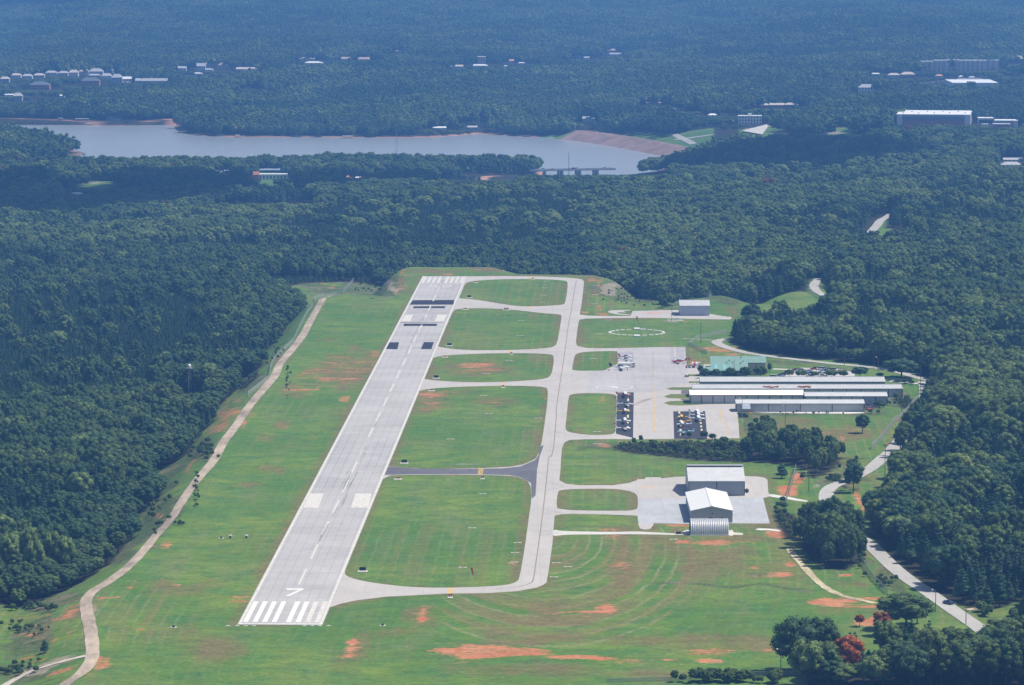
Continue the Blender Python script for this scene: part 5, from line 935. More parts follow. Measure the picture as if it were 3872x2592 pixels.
# chain-link fences
def fence_mat():
    n = NT('chain_link'); n.done((.42, .43, .42), .6, .3, .2); tr = n.n('BsdfTransparent'); mx = n.n('MixShader'); mx.inputs[0].default_value = .52; n.l(tr.outputs[0], mx.inputs[1]); n.l(n.b.outputs[0], mx.inputs[2]); n.l(mx.outputs[0], n.t.nodes['Material Output'].inputs[0]); return n.m
M_FEN = fence_mat()
def fence(s, label, h=2.4, step=6.0, ground=True):
    pts = []; f = None
    for t in s.split():
        if t.isalpha(): f = t; continue
        v = [float(q) for q in t.split(',')]; p = at(f, v[0], v[1]); pts.append((p.x, p.y))
    p = resample(pts, step); zs = H(np.array([q[0] for q in p]), np.array([q[1] for q in p])); o = Vector((p[0][0], p[0][1], float(zs[0]))); t = thing('chain_link_fence', label, 'fence', o); P3 = [Vector((a, b, float(z))) - o for (a, b), z in zip(p, zs)]
    mb = MB(); n = len(P3)
    for i in range(n - 1):
        a, b = P3[i], P3[i + 1]; mb.add([a + Vector((0, 0, .05)), b + Vector((0, 0, .05)), b + Vector((0, 0, h)), a + Vector((0, 0, h))], [(0, 1, 2, 3)])
    mb.build('mesh_panel', M_FEN, t); mb = MB()
    for i in range(n - 1): mb.tube(P3[i] + Vector((0, 0, h)), P3[i + 1] + Vector((0, 0, h)), .05, .05, 5)
    mb.build('top_rail', M_STEEL, t); pm = MB().tube((0, 0, -.5), (0, 0, h + .1), .07, .07, 6).mesh('post', M_STEEL)
    for q in P3[::max(1, n // 90 + 1)]: c = bpy.data.objects.new('post', pm); COL.objects.link(c); c.parent = t; c.location = q
fence('D 1690,1152 1750,1105 1835,1038 1842,970 1872,905 1930,855 2000,785 2042,690 2090,600 2130,540 2143,500 2165,485 2208,474', 'long pale chain-link fence along the gravel road at the left', 2.6)
fence('D 2215,482 2288,470 2343,440 E 30,430 60,400 95,352', 'short chain-link fence rising left of the far embankment', 2.6); fence('Q 1345,1412 1480,1300 1570,1190 1650,1070 1705,1000 1765,975 1870,875 1960,775 2040,675', 'grey chain-link fence climbing beside the country road right of the hangars', 3.0)
fence('J 1320,545 1355,515 1392,490 1440,472 1700,418', 'chain-link fence crossing the lawn toward the pine stand', 2.4); fence('J 1322,548 1400,582 1500,626', 'short chain-link fence between apron and red earth bank', 2.2); fence('F 10,478 200,476 380,468 640,425 850,434 900,462 1010,528', 'dark chain-link fence over the grassy mound behind the far hangar', 2.4)
fence('L 2040,270 1995,440 1950,585', 'pale fence leading up from the gate right of the near hangars', 3.0, 4); fence('L 1938,612 1917,690', 'short pale gate fence below the narrow hangar road', 3.0, 4); fence('I 1240,745 1300,835 1360,905 1412,950', 'grey fence between mown field and country road', 2.6); fence('I -500,1560 0,1540 500,1510 820,1500', 'thin wire fence along the bottom edge of the field', 1.6, 9)
# ------------------------------------------------------------------ single trees (the models are in the tree section)
def crown_obj(t, key, tint, name='crown'):
    c = bpy.data.objects.new(name, CROWN[key]); COL.objects.link(c); c.parent = t; c['tint'] = float(tint); tr = bpy.data.objects.new('trunk', TRUNK[key]); COL.objects.link(tr); tr.parent = t
def tree(f, x, y, wdt, hgt, label, tint, key='b0', name='tree', cat='tree', g=None, sink=0.0, star=0):
    p = at(f, x, y)
    if star: corridor(p, wdt * .8, p.z + hgt * star, 170)
    R0, H0 = {'b': (5.6, 16.2), 'p': (2.6, 13.2)}[key[0]]; t = thing(name, label, cat, (p.x, p.y, p.z - sink), rnd.random() * 6, g); t.scale = (wdt / 2 / R0, wdt / 2 / R0, hgt / H0); crown_obj(t, key, tint); BUILT.append((p.x, p.y, wdt * .35)); return t
LOT = 'round trees along the terminal car park'
for x, y, wd_, h_, tn, wh in ((295, 425, 6.4, 5.2, .28, 'first from the left'), (505, 425, 6.2, 4.8, .34, 'second from the left'), (760, 428, 7.6, 5.4, .46, 'third and yellowish'), (1020, 425, 7.2, 6.3, .2, 'fourth and dark'), (1290, 428, 8.6, 6.8, .3, 'fifth and widest'), (1800, 418, 6.2, 4.6, .42, 'first right of the white van'), (2015, 418, 6.4, 4.2, .46, 'second right of the white van')): tree('O', x, y, wd_, h_, 'round green tree in the terminal car park, ' + wh, tn, 'b%d' % (x % 6), g=LOT)
tree('O', 1450, 350, 3.4, 5.6, 'narrow dark tree at the right end of the terminal', .15, 'b4'); tree('O', 228, 385, 4.0, 5.4, 'narrow purplish-dark tree at the left end of the terminal', .1, 'b1')
for x, y, wd_, h_, tn, wh in ((515, 352, 4.4, 3.6, .4, 'narrow one between the white cars'), (755, 354, 7.0, 4.8, .44, 'hiding the grey van'), (930, 354, 6.2, 4.4, .36, 'left of the large dark bush'), (1175, 350, 9.0, 6.2, .12, 'large, dark and rightmost')): tree('Q', x, y, wd_, h_, 'round tree behind the long hangar roof, ' + wh, tn, 'b%d' % (x % 6), g=LOT)
tree('Q', 1790, 350, 17.5, 10.5, 'wide spreading dark tree above the road junction', .16, 'b5'); tree('Q', 1470, 345, 4.5, 2.6, 'small dark bush left of the spreading tree', .12, 'b2', 'bush', 'bush'); tree('Q', 1215, 1172, 8.2, 9.2, 'lone tree in the field below the front row hangar', .2, 'b3')
tree('I', 690, 158, 5.6, 7.2, 'small dark conifer on the lawn right of the grey hangar', .08, 'p0', 'conifer'); tree('I', 832, 165, 3.0, 3.2, 'tiny conifer beside the red earth bank', .06, 'p1', 'conifer'); tree('G', 303, 1350, 3.0, 5.5, 'lone dark conifer in the weeds at the lower left', .05, 'p2', 'conifer'); tree('D', 1368, 1425, 2.0, 4.2, 'small conifer on the orange earth left of the gravel road', .05, 'p0', 'conifer'); tree('D', 1605, 1118, 4.0, 4.6, 'dark round bush between beacon tower and fence', .1, 'b3', 'bush', 'bush')
for x, y, wd_, h_, wh in ((1435, 1312, 3.0, 3.2, 'beside the pale blue aircraft'), (1700, 1318, 4.0, 4.4, 'at the corner of the right black strip'), (1845, 1345, 4.4, 3.2, 'on the apron edge right of the black strip')): tree('N', x, y, wd_, h_, 'small round bush ' + wh, .2, 'b%d' % (x % 6), 'bush', 'bush')
for x, y, wd_, h_, tn, wh in ((1600, 398, 5.5, 1.6, .2, 'left of the entrance sign'), (1760, 412, 6.5, 1.9, .15, 'right of the entrance sign'), (1840, 446, 5, 2.6, .12, 'lower left of the shrub bed'), (1900, 430, 5, 3.0, .16, 'middle of the shrub bed'), (1945, 460, 4, 2.4, .08, 'lower right of the shrub bed')): tree('Q', x, y, wd_, h_, 'low clipped shrub ' + wh, tn, 'b%d' % (x % 6), 'shrub', 'shrub')
p = plane('Q', 1677, 400); t = thing('entrance_sign', 'small blue and white entrance sign between clipped shrubs', 'sign', (p[0], p[1], 0)); MB().box((0, 0, 1.5), (1.5, .2, 1.3)).build('panel', paint('sign_blue', (.10, .22, .42), .5), t); MB().box((0, 0, .45), (1.5, .4, .9)).build('plinth', M_WHT, t)
tree('I', 800, 1478, 17.5, 23, 'big dark round tree at the left of the lower right wood', .13, 'b2', sink=3.0); tree('I', 960, 1480, 13, 19, 'dark tree tucked behind the big round tree', .2, 'b0', star=.55); tree('I', 1540, 1190, 18.5, 13.5, 'wide olive-green tree overhanging the two-track path end', .33, 'b5'); tree('I', 1615, 1150, 9, 9.5, 'round tree between the olive tree and the country road', .38, 'b1', star=.5)
p = at('I', 1140, 1530); corridor(p, 8, p.z + 5.5, 160); p = at('I', 1310, 1560); corridor(p, 5, p.z + 6, 120); p = at('I', 1430, 1430); corridor(p, 5, p.z + 7, 120)
tree('I', 1140, 1530, 12.5, 14.5, 'large rusty red dead-leaved tree in the lower right wood', .975, 'b3'); tree('I', 1370, 1230, 9, 8, 'dark red-brown tree above the lower right wood', .96, 'b4'); tree('I', 1222, 1172, 4.5, 4.2, 'small red-brown bush beside the red earth', .965, 'b1', 'bush', 'bush'); tree('F', 1175, 876, 5.8, 12, 'reddish-brown dying tree at the edge of the pine stand', .925, 'b0', star=.3)
tree('I', 1310, 1600, 8.5, 12, 'bright pale green tree at the bottom of the lower right wood', .78, 'b2'); tree('I', 1430, 1440, 9.5, 15, 'bright green tree right of the rusty red tree', .68, 'b0'); tree('F', 2215, 800, 12.5, 19, 'tall pale green tree standing above the right wood', .72, 'b1', star=.4)
for x, y in ((60, 860), (125, 830), (205, 835), (240, 900), (360, 840), (440, 850)): tree('G', x, y, 9.5, 19, 'tall pale green poplar in the wood at the lower left', .80, 'b%d' % (x % 6), star=.5, g='pale green poplars at the lower left')
tree('G', 545, 360, 11, 17, 'pale green broad tree in the wood left of the gravel road', .74, 'b5', star=.4); tree('I', 1180, 255, 9, 13, 'dark green tree at the bend of the country road', .16, 'b3'); tree('F', 580, 1405, 8, 8.5, 'pale mid-green tree beside the apron grass strip', .5, 'b4')
for x, y, h_ in ((1600, 1430, 17), (1560, 1475, 16), (1640, 1395, 17), (1672, 1335, 15), (1530, 1525, 15), (1700, 1270, 15), (1722, 1200, 14), (1500, 1575, 14)): tree('F', x, y, 8.6, h_, 'tall roadside tree %s beside the country road right of the grey fence' % {1600: 'third from the bottom', 1560: 'second from the bottom', 1640: 'in the middle', 1672: 'above the middle', 1530: 'near the bottom', 1700: 'third from the top', 1722: 'at the top', 1500: 'lowest'}[x], rnd.uniform(.2, .5), 'b%d' % (x // 7 % 6), g='roadside trees beside the country road')
for x, y, nm in ((1915, 708, 'topmost'), (1905, 725, 'second from the top'), (1875, 752, 'third from the top'), (1835, 790, 'fourth from the top'), (1810, 815, 'middle'), (1665, 1008, 'fourth from the bottom'), (1645, 1034, 'third from the bottom'), (1620, 1062, 'second from the bottom'), (1575, 1115, 'lowest and roundest')):
    p = at('D', x, y); t = thing('rock_check', 'thin white stone check on the bank left of the fence, ' + nm, 'rocks', p, 0, 'white stone checks on the bank left of the fence'); mb = MB()
    for q in range(9): mb.ball((-3 + q * .75, abs(q - 4) * .35, .15), rnd.uniform(.35, .6), 6, 4)
    mb.build('stones', asphalt('pale_riprap', (.60, .58, .54), None, .2), t)
# ------------------------------------------------------------------ bridge over the inlet
Y0 = plane('U', 600, 405, LAKE_Z)[1]; corridor(Vector((*plane('U', 640, 405, LAKE_Z), LAKE_Z)), 235, LAKE_Z + .5, 700); bz = LAKE_Z + 6.5; bx0 = plane('U', -60, 300, bz)[0] * Y0 / plane('U', -60, 300, bz)[1]; bx1 = 1560; d0 = raydir(*src('U', 0, 300)); d1 = raydir(*src('U', 1560, 300)); xa, xb = d0[0] / d0[1] * Y0, d1[0] / d1[1] * (Y0 + 30)
br = thing('road_bridge', 'low grey road bridge on paired piers crossing the lake inlet', 'bridge', (xa, Y0, LAKE_Z)); LB = xb - xa; ang = math.atan2(26, LB); br.rotation_euler = (0, 0, ang)
MB().box((LB / 2, 0, 6.6), (LB, 11, 1.3)).build('deck', paint('bridge_concrete', (.34, .33, .33), .9), br)
for s in (-1, 1): MB().box((LB / 2, s * 5.4, 7.7), (LB, .3, .9)).build('parapet', paint('parapet_concrete', (.50, .46, .45), .9), br)
for x in (285, 545, 600, 870, 928, 1190, 1250):
    xx = (raydir(*src('U', x, 300))[0] / raydir(*src('U', x, 300))[1]) * Y0 - xa
    MB().box((xx, -3.2, 2.3), (2.0, 1.6, 7.6)).build('pier', paint('pier_concrete', (.26, .26, .27), .9), br); MB().box((xx, 3.2, 2.3), (2.0, 1.6, 7.6)).build('pier', paint('pier_concrete', (.26, .26, .27), .9), br)
for x, c, wh in ((270, 'white', 'at the left end of the bridge'), (440, 'silver', 'on the bridge left of the mast'), (820, 'dark red', 'on the bridge right of the mast'), (880, 'white', 'on the bridge just right of the dark red one'), (1400, 'white', 'near the wooded end of the bridge')):
    xx = (raydir(*src('U', x, 300))[0] / raydir(*src('U', x, 300))[1]) * Y0 - xa; car(xa + xx * math.cos(ang), Y0 + xx * math.sin(ang), LAKE_Z + 7.25, 0, cpaint(c), c + ' car ' + wh, 'suv' if c != 'silver' else 'car', k=1.25)
xx = (raydir(*src('U', 705, 300))[0] / raydir(*src('U', 705, 300))[1]) * (Y0 - 12); t = mast(Vector((xx, Y0 - 12, LAKE_Z)), 29, 'thin dark mast standing in front of the bridge', paint('dark_mast', (.10, .07, .08), .8), w_=.9); MB().box((0, 0, 2), (5, 4, 1)).build('pontoon', M_STEEL, t)
p = Vector((*plane('B', 377, 1110, LAKE_Z + 2), LAKE_Z + 2)); mast(p, 42, 'tall lattice mast rising in front of the lake', M_STEEL, w_=1.6); BUILT.append((p.x, p.y, 5))
p = at('C', 1355, 500); t = mast(p, 42, 'red and white lattice mast left of the pale apartment block', paint('pinkish_steel', (.45, .30, .32), .7), w_=1.7); corridor(p, 6, p.z, 400); BUILT.append((p.x, p.y, 8))
p = at('A', 572, 1215); mast(p, 28, 'field floodlight mast beside the small green playing field', M_STEEL, w_=.6); BUILT.append((p.x, p.y, 5)); MB().box((0, 0, 28), (5, .4, 1.6)).build('lamp_bank', M_WHT, bpy.data.objects[[o.name for o in bpy.data.objects if o.name.startswith('lattice_mast')][-1]])
# ------------------------------------------------------------------ far buildings
F_ROOF = {'grey': paint('far_grey_roof', (.46, .46, .48), .8), 'tan': paint('far_tan_roof', (.58, .51, .45), .8), 'white': paint('far_white_roof', (.82, .82, .82), .6, var=.03), 'dark': paint('far_dark_roof', (.13, .14, .17), .8), 'brown': paint('far_brown_roof', (.44, .34, .30), .8), 'red': paint('far_red_roof', (.45, .17, .10), .8), 'orange': paint('far_orange_roof', (.55, .30, .18), .8)}
F_WALL = {'white': paint('far_white_wall', (.82, .82, .80), .8, var=.04), 'brick': paint('far_brick_wall', (.46, .21, .15), .9), 'tan': paint('far_tan_wall', (.64, .56, .48), .9), 'grey': paint('far_grey_wall', (.48, .49, .52), .9), 'red': paint('far_red_wall', (.52, .13, .09), .9)}
def far_b(f, xl, xr, yt, yb, label, wall='white', roof='grey', kind='hip', dep=14.0, win=1, low=1.5, rz=0.0, name='house', cat='house', deep=1300, hmin=3.0, group=None):
    p = at(f, (xl + xr) / 2, yb); ppm = FPX / p.y; W = (xr - xl) / FR[f][2] / ppm; Ht = max(hmin, (yb - yt) / FR[f][2] / ppm); dtan = (CAMZ - p.z) / p.y
    if kind in ('hip', 'gable'): Ht = max(hmin, Ht - dep / 2 * dtan); rh = Ht * .38; h = Ht - rh
    else: h = max(hmin, Ht - dep * dtan * .0); rh = 0
    t = thing(name, label, cat, (p.x, p.y + dep / 2, p.z - .3), rz, group); a, b = W / 2, dep / 2
    MB().box((0, 0, h / 2), (W, dep, h)).build('wall', F_WALL[wall], t)
    if kind == 'hip': MB().loft([[(-a - .5, -b - .5, h), (a + .5, -b - .5, h), (a + .5, b + .5, h), (-a - .5, b + .5, h)], [(-a * .55, -.2, h + rh), (a * .55, -.2, h + rh), (a * .55, .2, h + rh), (-a * .55, .2, h + rh)]]).build('roof', F_ROOF[roof], t)
    elif kind == 'gable': MB().loft([[(-a - .5, -b - .5, h), (a + .5, -b - .5, h), (a + .5, b + .5, h), (-a - .5, b + .5, h)], [(-a - .5, -.2, h + rh), (a + .5, -.2, h + rh), (a + .5, .2, h + rh), (-a - .5, .2, h + rh)]]).build('roof', F_ROOF[roof], t)
    else: MB().box((0, 0, h + .25), (W + .8, dep + .8, .5)).build('roof', F_ROOF[roof], t)
    if win and W > 7:
        nf = max(1, int(h / 3.2)); nw = max(2, min(14, int(W / 4)))
        for k in range(nf):
            for i in range(nw): MB().box((-a + W * (i + .5) / nw, -b - .04, (k + .55) * h / nf), (W / nw * .42, .1, h / nf * .45)).build('window', M_GLS, t)
    corridor(p, W, p.z + low, deep); BUILT.append((p.x, p.y + dep / 2, max(W, dep) * .62)); return t
for a in [('A', 0, 62, 522, 562, 'pale grey roofed house at the far left edge of the hillside estate', 'grey', 'tan'), ('A', 75, 142, 500, 532, 'pale tan roofed house high at the left of the hillside estate', 'white', 'tan'), ('A', 150, 218, 504, 540, 'grey roofed house second in the row above the left brick building', 'white', 'grey'), ('A', 228, 302, 500, 534, 'tan roofed house directly above the left brick building', 'tan', 'tan'), ('A', 308, 388, 482, 518, 'light grey roofed house upper left of the estate centre', 'white', 'grey'), ('A', 394, 462, 484, 520, 'grey roofed house between light grey and tan roofs of the estate', 'tan', 'grey'), ('A', 468, 532, 476, 524, 'tall tan house left of the estate centre', 'white', 'tan'), ('A', 536, 600, 468, 516, 'tan roofed house at the top of the estate', 'white', 'tan'), ('A', 606, 702, 466, 520, 'wide light roofed house at the top right of the estate', 'white', 'grey'), ('A', 706, 770, 466, 500, 'brownish roof at the right end of the upper estate row', 'tan', 'brown'), ('A', 690, 760, 500, 545, 'grey house below the wide light roof of the estate', 'white', 'grey'), ('A', 760, 832, 505, 566, 'grey house left of the gleaming white roof', 'grey', 'grey'), ('A', 600, 680, 505, 528, 'low grey roof above the right brick building', 'grey', 'grey')]:
    far_b(*a[:6], wall=a[6], roof=a[7], kind='hip', dep=14, group='houses of the hillside estate beyond the lake')
far_b('A', 200, 336, 556, 614, 'left two-storey brick building with dark hipped roof beyond the lake', 'brick', 'dark', 'hip', 22, name='brick_building', cat='building'); far_b('A', 550, 676, 528, 588, 'right two-storey brick building with dark hipped roof beyond the lake', 'brick', 'dark', 'hip', 22, name='brick_building', cat='building')
far_b('A', 836, 896, 522, 562, 'house with gleaming white roof at the right of the estate', 'white', 'white', 'gable', 16); far_b('A', 832, 885, 562, 582, 'small low white house just below the gleaming white roof', 'white', 'white', 'flat', 8)
t = far_b('A', 972, 1152, 534, 580, 'long cream terrace with white bays right of the gleaming roof', 'tan', 'grey', 'gable', 12, name='terrace_building', cat='building')
far_b('A', 922, 968, 534, 578, 'grey gabled end house beside the long cream terrace', 'grey', 'grey', 'gable', 14)
for a in [('A', 1212, 1268, 452, 486, 'grey house with white walls left of the small upper cluster', 'white', 'grey'), ('A', 1340, 1400, 430, 484, 'white narrow house at the left of the upper cluster', 'white', 'grey'), ('A', 1405, 1480, 420, 462, 'brown roofed house in the middle of the upper cluster', 'tan', 'brown'), ('A', 1485, 1560, 428, 470, 'pinkish brown roof at the right of the upper cluster', 'tan', 'brown'), ('A', 1395, 1450, 466, 490, 'pale roofed house at the bottom of the upper cluster', 'white', 'grey'), ('A', 1320, 1376, 494, 512, 'low white roof below the upper cluster', 'white', 'white'),
          ('A', 1610, 1756, 458, 492, 'broad beige roofed building half hidden by a large tree', 'tan', 'tan'), ('A', 2040, 2142, 390, 416, 'long tan roof high on the hill left of centre', 'white', 'tan'), ('A', 2075, 2200, 418, 446, 'low white roof under the long tan roof on the hill', 'white', 'white'), ('A', 90, 150, 632, 690, 'grey house near the left edge above the lake', 'grey', 'grey'), ('A', 30, 92, 640, 656, 'small white shed roof near the left edge above the lake', 'white', 'white'),
          ('A', 402, 436, 645, 664, 'tiny white shed in the trees above the lake', 'white', 'white'), ('A', 1666, 1722, 584, 604, 'small white building above the little cove', 'white', 'white'), ('A', 732, 822, 772, 818, 'cream villa with chimneys near the red lake shore', 'white', 'tan'), ('A', 1495, 1532, 1166, 1196, 'small white shed beside the pale red barn clearing', 'white', 'grey'),
          ('A', 478, 560, 1310, 1340, 'grey roof in the dark valley at the left', 'grey', 'grey'), ('B', 0, 60, 388, 422, 'pinkish grey house on the hill left of centre', 'tan', 'brown'), ('B', 118, 192, 390, 426, 'brown roof right of the pinkish house on the hill', 'tan', 'brown'), ('B', 358, 410, 344, 366, 'small pinkish roof alone high on the hill', 'tan', 'tan'), ('B', 750, 830, 442, 470, 'white low building left of the square tower', 'white', 'tan'), ('B', 884, 1000, 438, 462, 'white low building at the foot of the square tower', 'white', 'white'),
          ('B', 1090, 1176, 404, 434, 'orange tan roof right of the square tower', 'tan', 'orange'), ('B', 1110, 1134, 446, 458, 'tiny white box below the orange tan roof', 'white', 'white'), ('B', 1208, 1250, 424, 438, 'small white roof far right of the square tower', 'white', 'white'), ('B', 1600, 1640, 372, 402, 'small white house on the hill right of centre', 'white', 'white'), ('B', 1655, 1692, 386, 406, 'small pale house beside the white one on the hill', 'white', 'grey'),
          ('B', 1812, 1868, 332, 364, 'pinkish house on the hill right of centre', 'tan', 'brown'), ('B', 1830, 1912, 360, 384, 'long white roof below the pinkish house', 'white', 'grey'), ('B', 895, 948, 784, 832, 'white fronted house among trees above the lake shore', 'white', 'grey'), ('B', 862, 926, 858, 884, 'grey roofed house at the lake shore right of centre', 'grey', 'grey'), ('B', 626, 714, 862, 886, 'long pale boathouse near the lake shore', 'white', 'white'),
          ('B', 1646, 1726, 794, 830, 'grey house behind the left end of the dam', 'white', 'grey'), ('B', 2080, 2182, 690, 716, 'long mauve roof in the woods above the dam', 'tan', 'brown'), ('B', 2266, 2343, 730, 760, 'mauve roof in the woods right above the dam', 'tan', 'brown'), ('C', 192, 250, 774, 800, 'small white house left of the office block', 'white', 'white'), ('C', 275, 322, 764, 788, 'small orange roof left of the office block', 'white', 'orange'),
          ('C', 510, 610, 702, 738, 'brown roofed left wing of the long gabled building', 'brick', 'tan'), ('C', 612, 710, 702, 736, 'middle wing of the long gabled building', 'brick', 'tan'), ('C', 712, 806, 700, 734, 'right wing of the long gabled building', 'brick', 'tan'), ('C', 1214, 1332, 574, 632, 'white stepped house left of the parking rows', 'white', 'grey'), ('C', 1310, 1356, 497, 514, 'small cream building below the lattice mast', 'tan', 'white'),
          ('C', 1418, 1500, 498, 532, 'low tan roof left of the steep brick gable', 'tan', 'tan'), ('C', 1504, 1602, 490, 534, 'tan roofed building with steep brick gable', 'brick', 'tan'), ('C', 2262, 2343, 380, 432, 'mauve roof at the right edge above the trees', 'brick', 'tan'), ('C', 2320, 2343, 492, 520, 'small orange roof at the right edge', 'white', 'orange'), ('C', 2205, 2343, 1074, 1108, 'long white roofed house at the right edge', 'white', 'grey'), ('C', 2190, 2332, 1102, 1152, 'white front house with dark door at the right edge', 'white', 'grey'),
          ('S', 975, 1090, 538, 600, 'pinkish orange box building below the apartments', 'tan', 'orange'), ('S', 1340, 1425, 556, 600, 'white box roof between parked cars', 'white', 'white'), ('S', 1500, 1580, 572, 600, 'cream box roof right of the white box roof', 'white', 'white')]:
    far_b(*a[:6], wall=a[6], roof=a[7], kind='gable' if len(a[5]) % 2 else 'hip', dep=13)
far_b('B', 928, 983, 390, 446, 'square tan tower block rising above the trees', 'tan', 'tan', 'flat', 22, name='tower_block', cat='building')
far_b('A', 1762, 1955, 1190, 1226, 'long white building beside the small red barn', 'white', 'white', 'flat', 14, name='sports_building', cat='building', deep=700); far_b('A', 1726, 1762, 1168, 1226, 'small red barn at the field edge in the valley', 'red', 'red', 'gable', 9, name='barn', cat='barn', deep=700)
for a, c in ((30, 'orange'), (62, 'red'), (98, 'white'), (128, 'orange'), (148, 'orange')): far_b('B', a, a + 22, 1196 + (a % 3) * 6, 1222, ('%s roofed play structure, %s in the colourful playground' % (c, {30: 'leftmost', 62: 'second from the left', 98: 'middle one', 128: 'second from the right', 148: 'rightmost'}[a])), 'white', c, 'gable', 5, 0, name='play_structure', cat='playground', deep=700, low=.3)
# office block, apartments, stores, factory
t = far_b('C', 396, 556, 792, 852, 'white flat-roofed office block with small roof tower', 'white', 'white', 'flat', 18, name='office_block', cat='building'); MB().box((0, 0, 13.5), (5, 5, 4)).build('stair_tower', F_WALL['white'], t)
def apart(xl, xr, yt, yb, n, label):
    t = far_b('S', xl, xr, yt, yb, label, 'tan', 'white', 'flat', 16, 1, low=1.5, name='apartment_block', cat='building'); p = t.location; ppm = FPX / p.y; W = (xr - xl) / 4.096 / ppm; Ht = (yb - yt) / 4.096 / ppm
    for i in range(n):
        x = -W / 2 + W * (i + .5) / n; b_ = MB().box((x, -8.9, Ht / 2), (3.6, 1.8, Ht + .8)).build('bay', F_WALL['white'], t)
        for k in range(4): MB().box((x, -9.84, Ht * (k + .6) / 4.6), (1.5, .1, 1.6)).build('window', M_GLS, b_)
    MB().box((0, -8.1, 1.6), (W + .4, .6, 3.2)).build('brick_base', F_WALL['brick'], t)
apart(745, 945, 340, 492, 3, 'leftmost pale apartment block with white bays'); apart(950, 1165, 325, 498, 3, 'shaded second apartment block left of the dark tree'); apart(1170, 1330, 318, 470, 2, 'short apartment block behind the dark tree'); apart(1335, 1760, 325, 490, 6, 'longest pale apartment block with six white bays'); apart(1765, 1955, 322, 470, 2, 'rightmost pale apartment block')
p = at('S', 1610, 760); ppm = FPX / p.y; Wd = 700 / 4.096 / ppm; t = thing('store_building', 'large flat store with bright white roof behind the tree line', 'building', (p.x, p.y + 75, p.z)); MB().box((0, 0, 4), (Wd, 120, 8)).build('wall', F_WALL['white'], t); MB().box((0, 0, 8.2), (Wd + 1, 121, .4)).build('roof', F_ROOF['white'], t); MB().box((4, 62, 9), (Wd * .55, 4, 2.4)).build('rear_parapet', F_WALL['grey'], t); corridor(p, Wd, p.z + 6.0, 1200); BUILT += [(p.x + q * Wd / 6, p.y + k, 34) for q in (-2, 0, 2) for k in (40, 75, 110)]
def fbox(xl, xr, yt, yb, dep, label, wall='white', roof='white', rz=-.14, low=1.0, parts=()):
    p = at('S', (xl + xr) / 2, yb); ppm = FPX / p.y; W = (xr - xl) / 4.096 / ppm; h = (yb - yt) / 4.096 / ppm; t = thing('factory_building', label, 'building', (p.x, p.y, p.z), rz); MB().box((0, dep / 2, h / 2), (W, dep, h)).build('wall', F_WALL[wall], t); MB().box((0, dep / 2, h + .3), (W + .8, dep + .8, .6)).build('roof', F_ROOF[roof], t)
    corridor(p, W, p.z + low, 900); c_, s_ = math.cos(rz), math.sin(rz)
    for q in (-.35, 0, .35):
        for k in range(int(dep / 20) + 1): yy_ = k * 20 + 8; BUILT.append((p.x + q * W * c_ - yy_ * s_, p.y + q * W * s_ + yy_ * c_, W * .28 + 6))
    return t, W, h
t, W, h = fbox(372, 1505, 1168, 1335, 105, 'huge white-roofed factory with grey wall and red brick base', 'grey'); MB().box((0, -.2, h * .62), (W * .84, .5, h * .40)).build('grey_band', paint('dark_grey_band', (.20, .21, .26), .8), t); MB().box((0, -.3, h * .24), (W * .84, .8, h * .42)).build('brick_base', F_WALL['brick'], t); MB().box((0, -.5, h * .36), (W * .8, .7, .5)).build('red_band', F_WALL['red'], t)
for i in range(9): MB().box((-W * .42 + W * .105 * i, 20 + (i * 37) % 70, h + 1.2), (1.6, 1.6, 1.6)).build('roof_vent', F_WALL['grey'], t)
for s in (-1, 1): MB().box((s * W * .46, -.35, h / 2), (W * .07, .5, h)).build('corner_panel', F_WALL['white'], t)
t, W, h = fbox(1625, 1880, 1225, 1310, 26, 'middle-sized white factory annex right of the huge factory', 'white'); MB().box((0, -.3, h * .45), (W * .84, .5, h * .6)).build('glazing', M_GLS, t)
t, W, h = fbox(1890, 2240, 1262, 1372, 30, 'rightmost white factory annex with grey wall', 'grey'); MB().box((W * .42, -.3, h / 2), (W * .14, .5, h)).build('corner_panel', F_WALL['white'], t)
t, W, h = fbox(1860, 2120, 1316, 1392, 12, 'low red brick factory annex in front', 'brick'); fbox(1690, 1782, 1318, 1345, 8, 'small cream hut in front of the factory annex', 'white', low=.3)
k = 0
for i in range(16):
    p = at('S', 680 + i * 34, 690 - i * 3 + (i % 2) * 8); c = ('white', 'silver', 'white', 'pale grey', 'light blue')[i % 5]; t = thing('parked_car', c + ' car in the far parking rows below the apartments', 'car', (p.x, p.y, p.z), rnd.uniform(-.2, .2), 'cars in the far parking rows below the apartments'); MB().box((0, 0, .9), (4.6, 2, .9)).box((-.2, 0, 1.6), (2.6, 1.8, .7), taper=.8).build('body', cpaint(c), t)
    corridor(p, 7, p.z + .8, 420); BUILT.append((p.x, p.y, 8))
for f, x, y, w_, dp_ in (('A', 690, 1290, 80, 300), ('A', 1850, 1300, 80, 300), ('B', 880, 1290, 90, 300), ('C', 1080, 925, 60, 400), ('A', 1800, 1400, 90, 300), ('C', 500, 915, 70, 400), ('B', 1180, 1235, 170, 400), ('C', 1370, 1560, 22, 200), ('F', 1380, 60, 22, 200)):
    p = at(f, x, y); corridor(p, w_, p.z + .3, dp_)
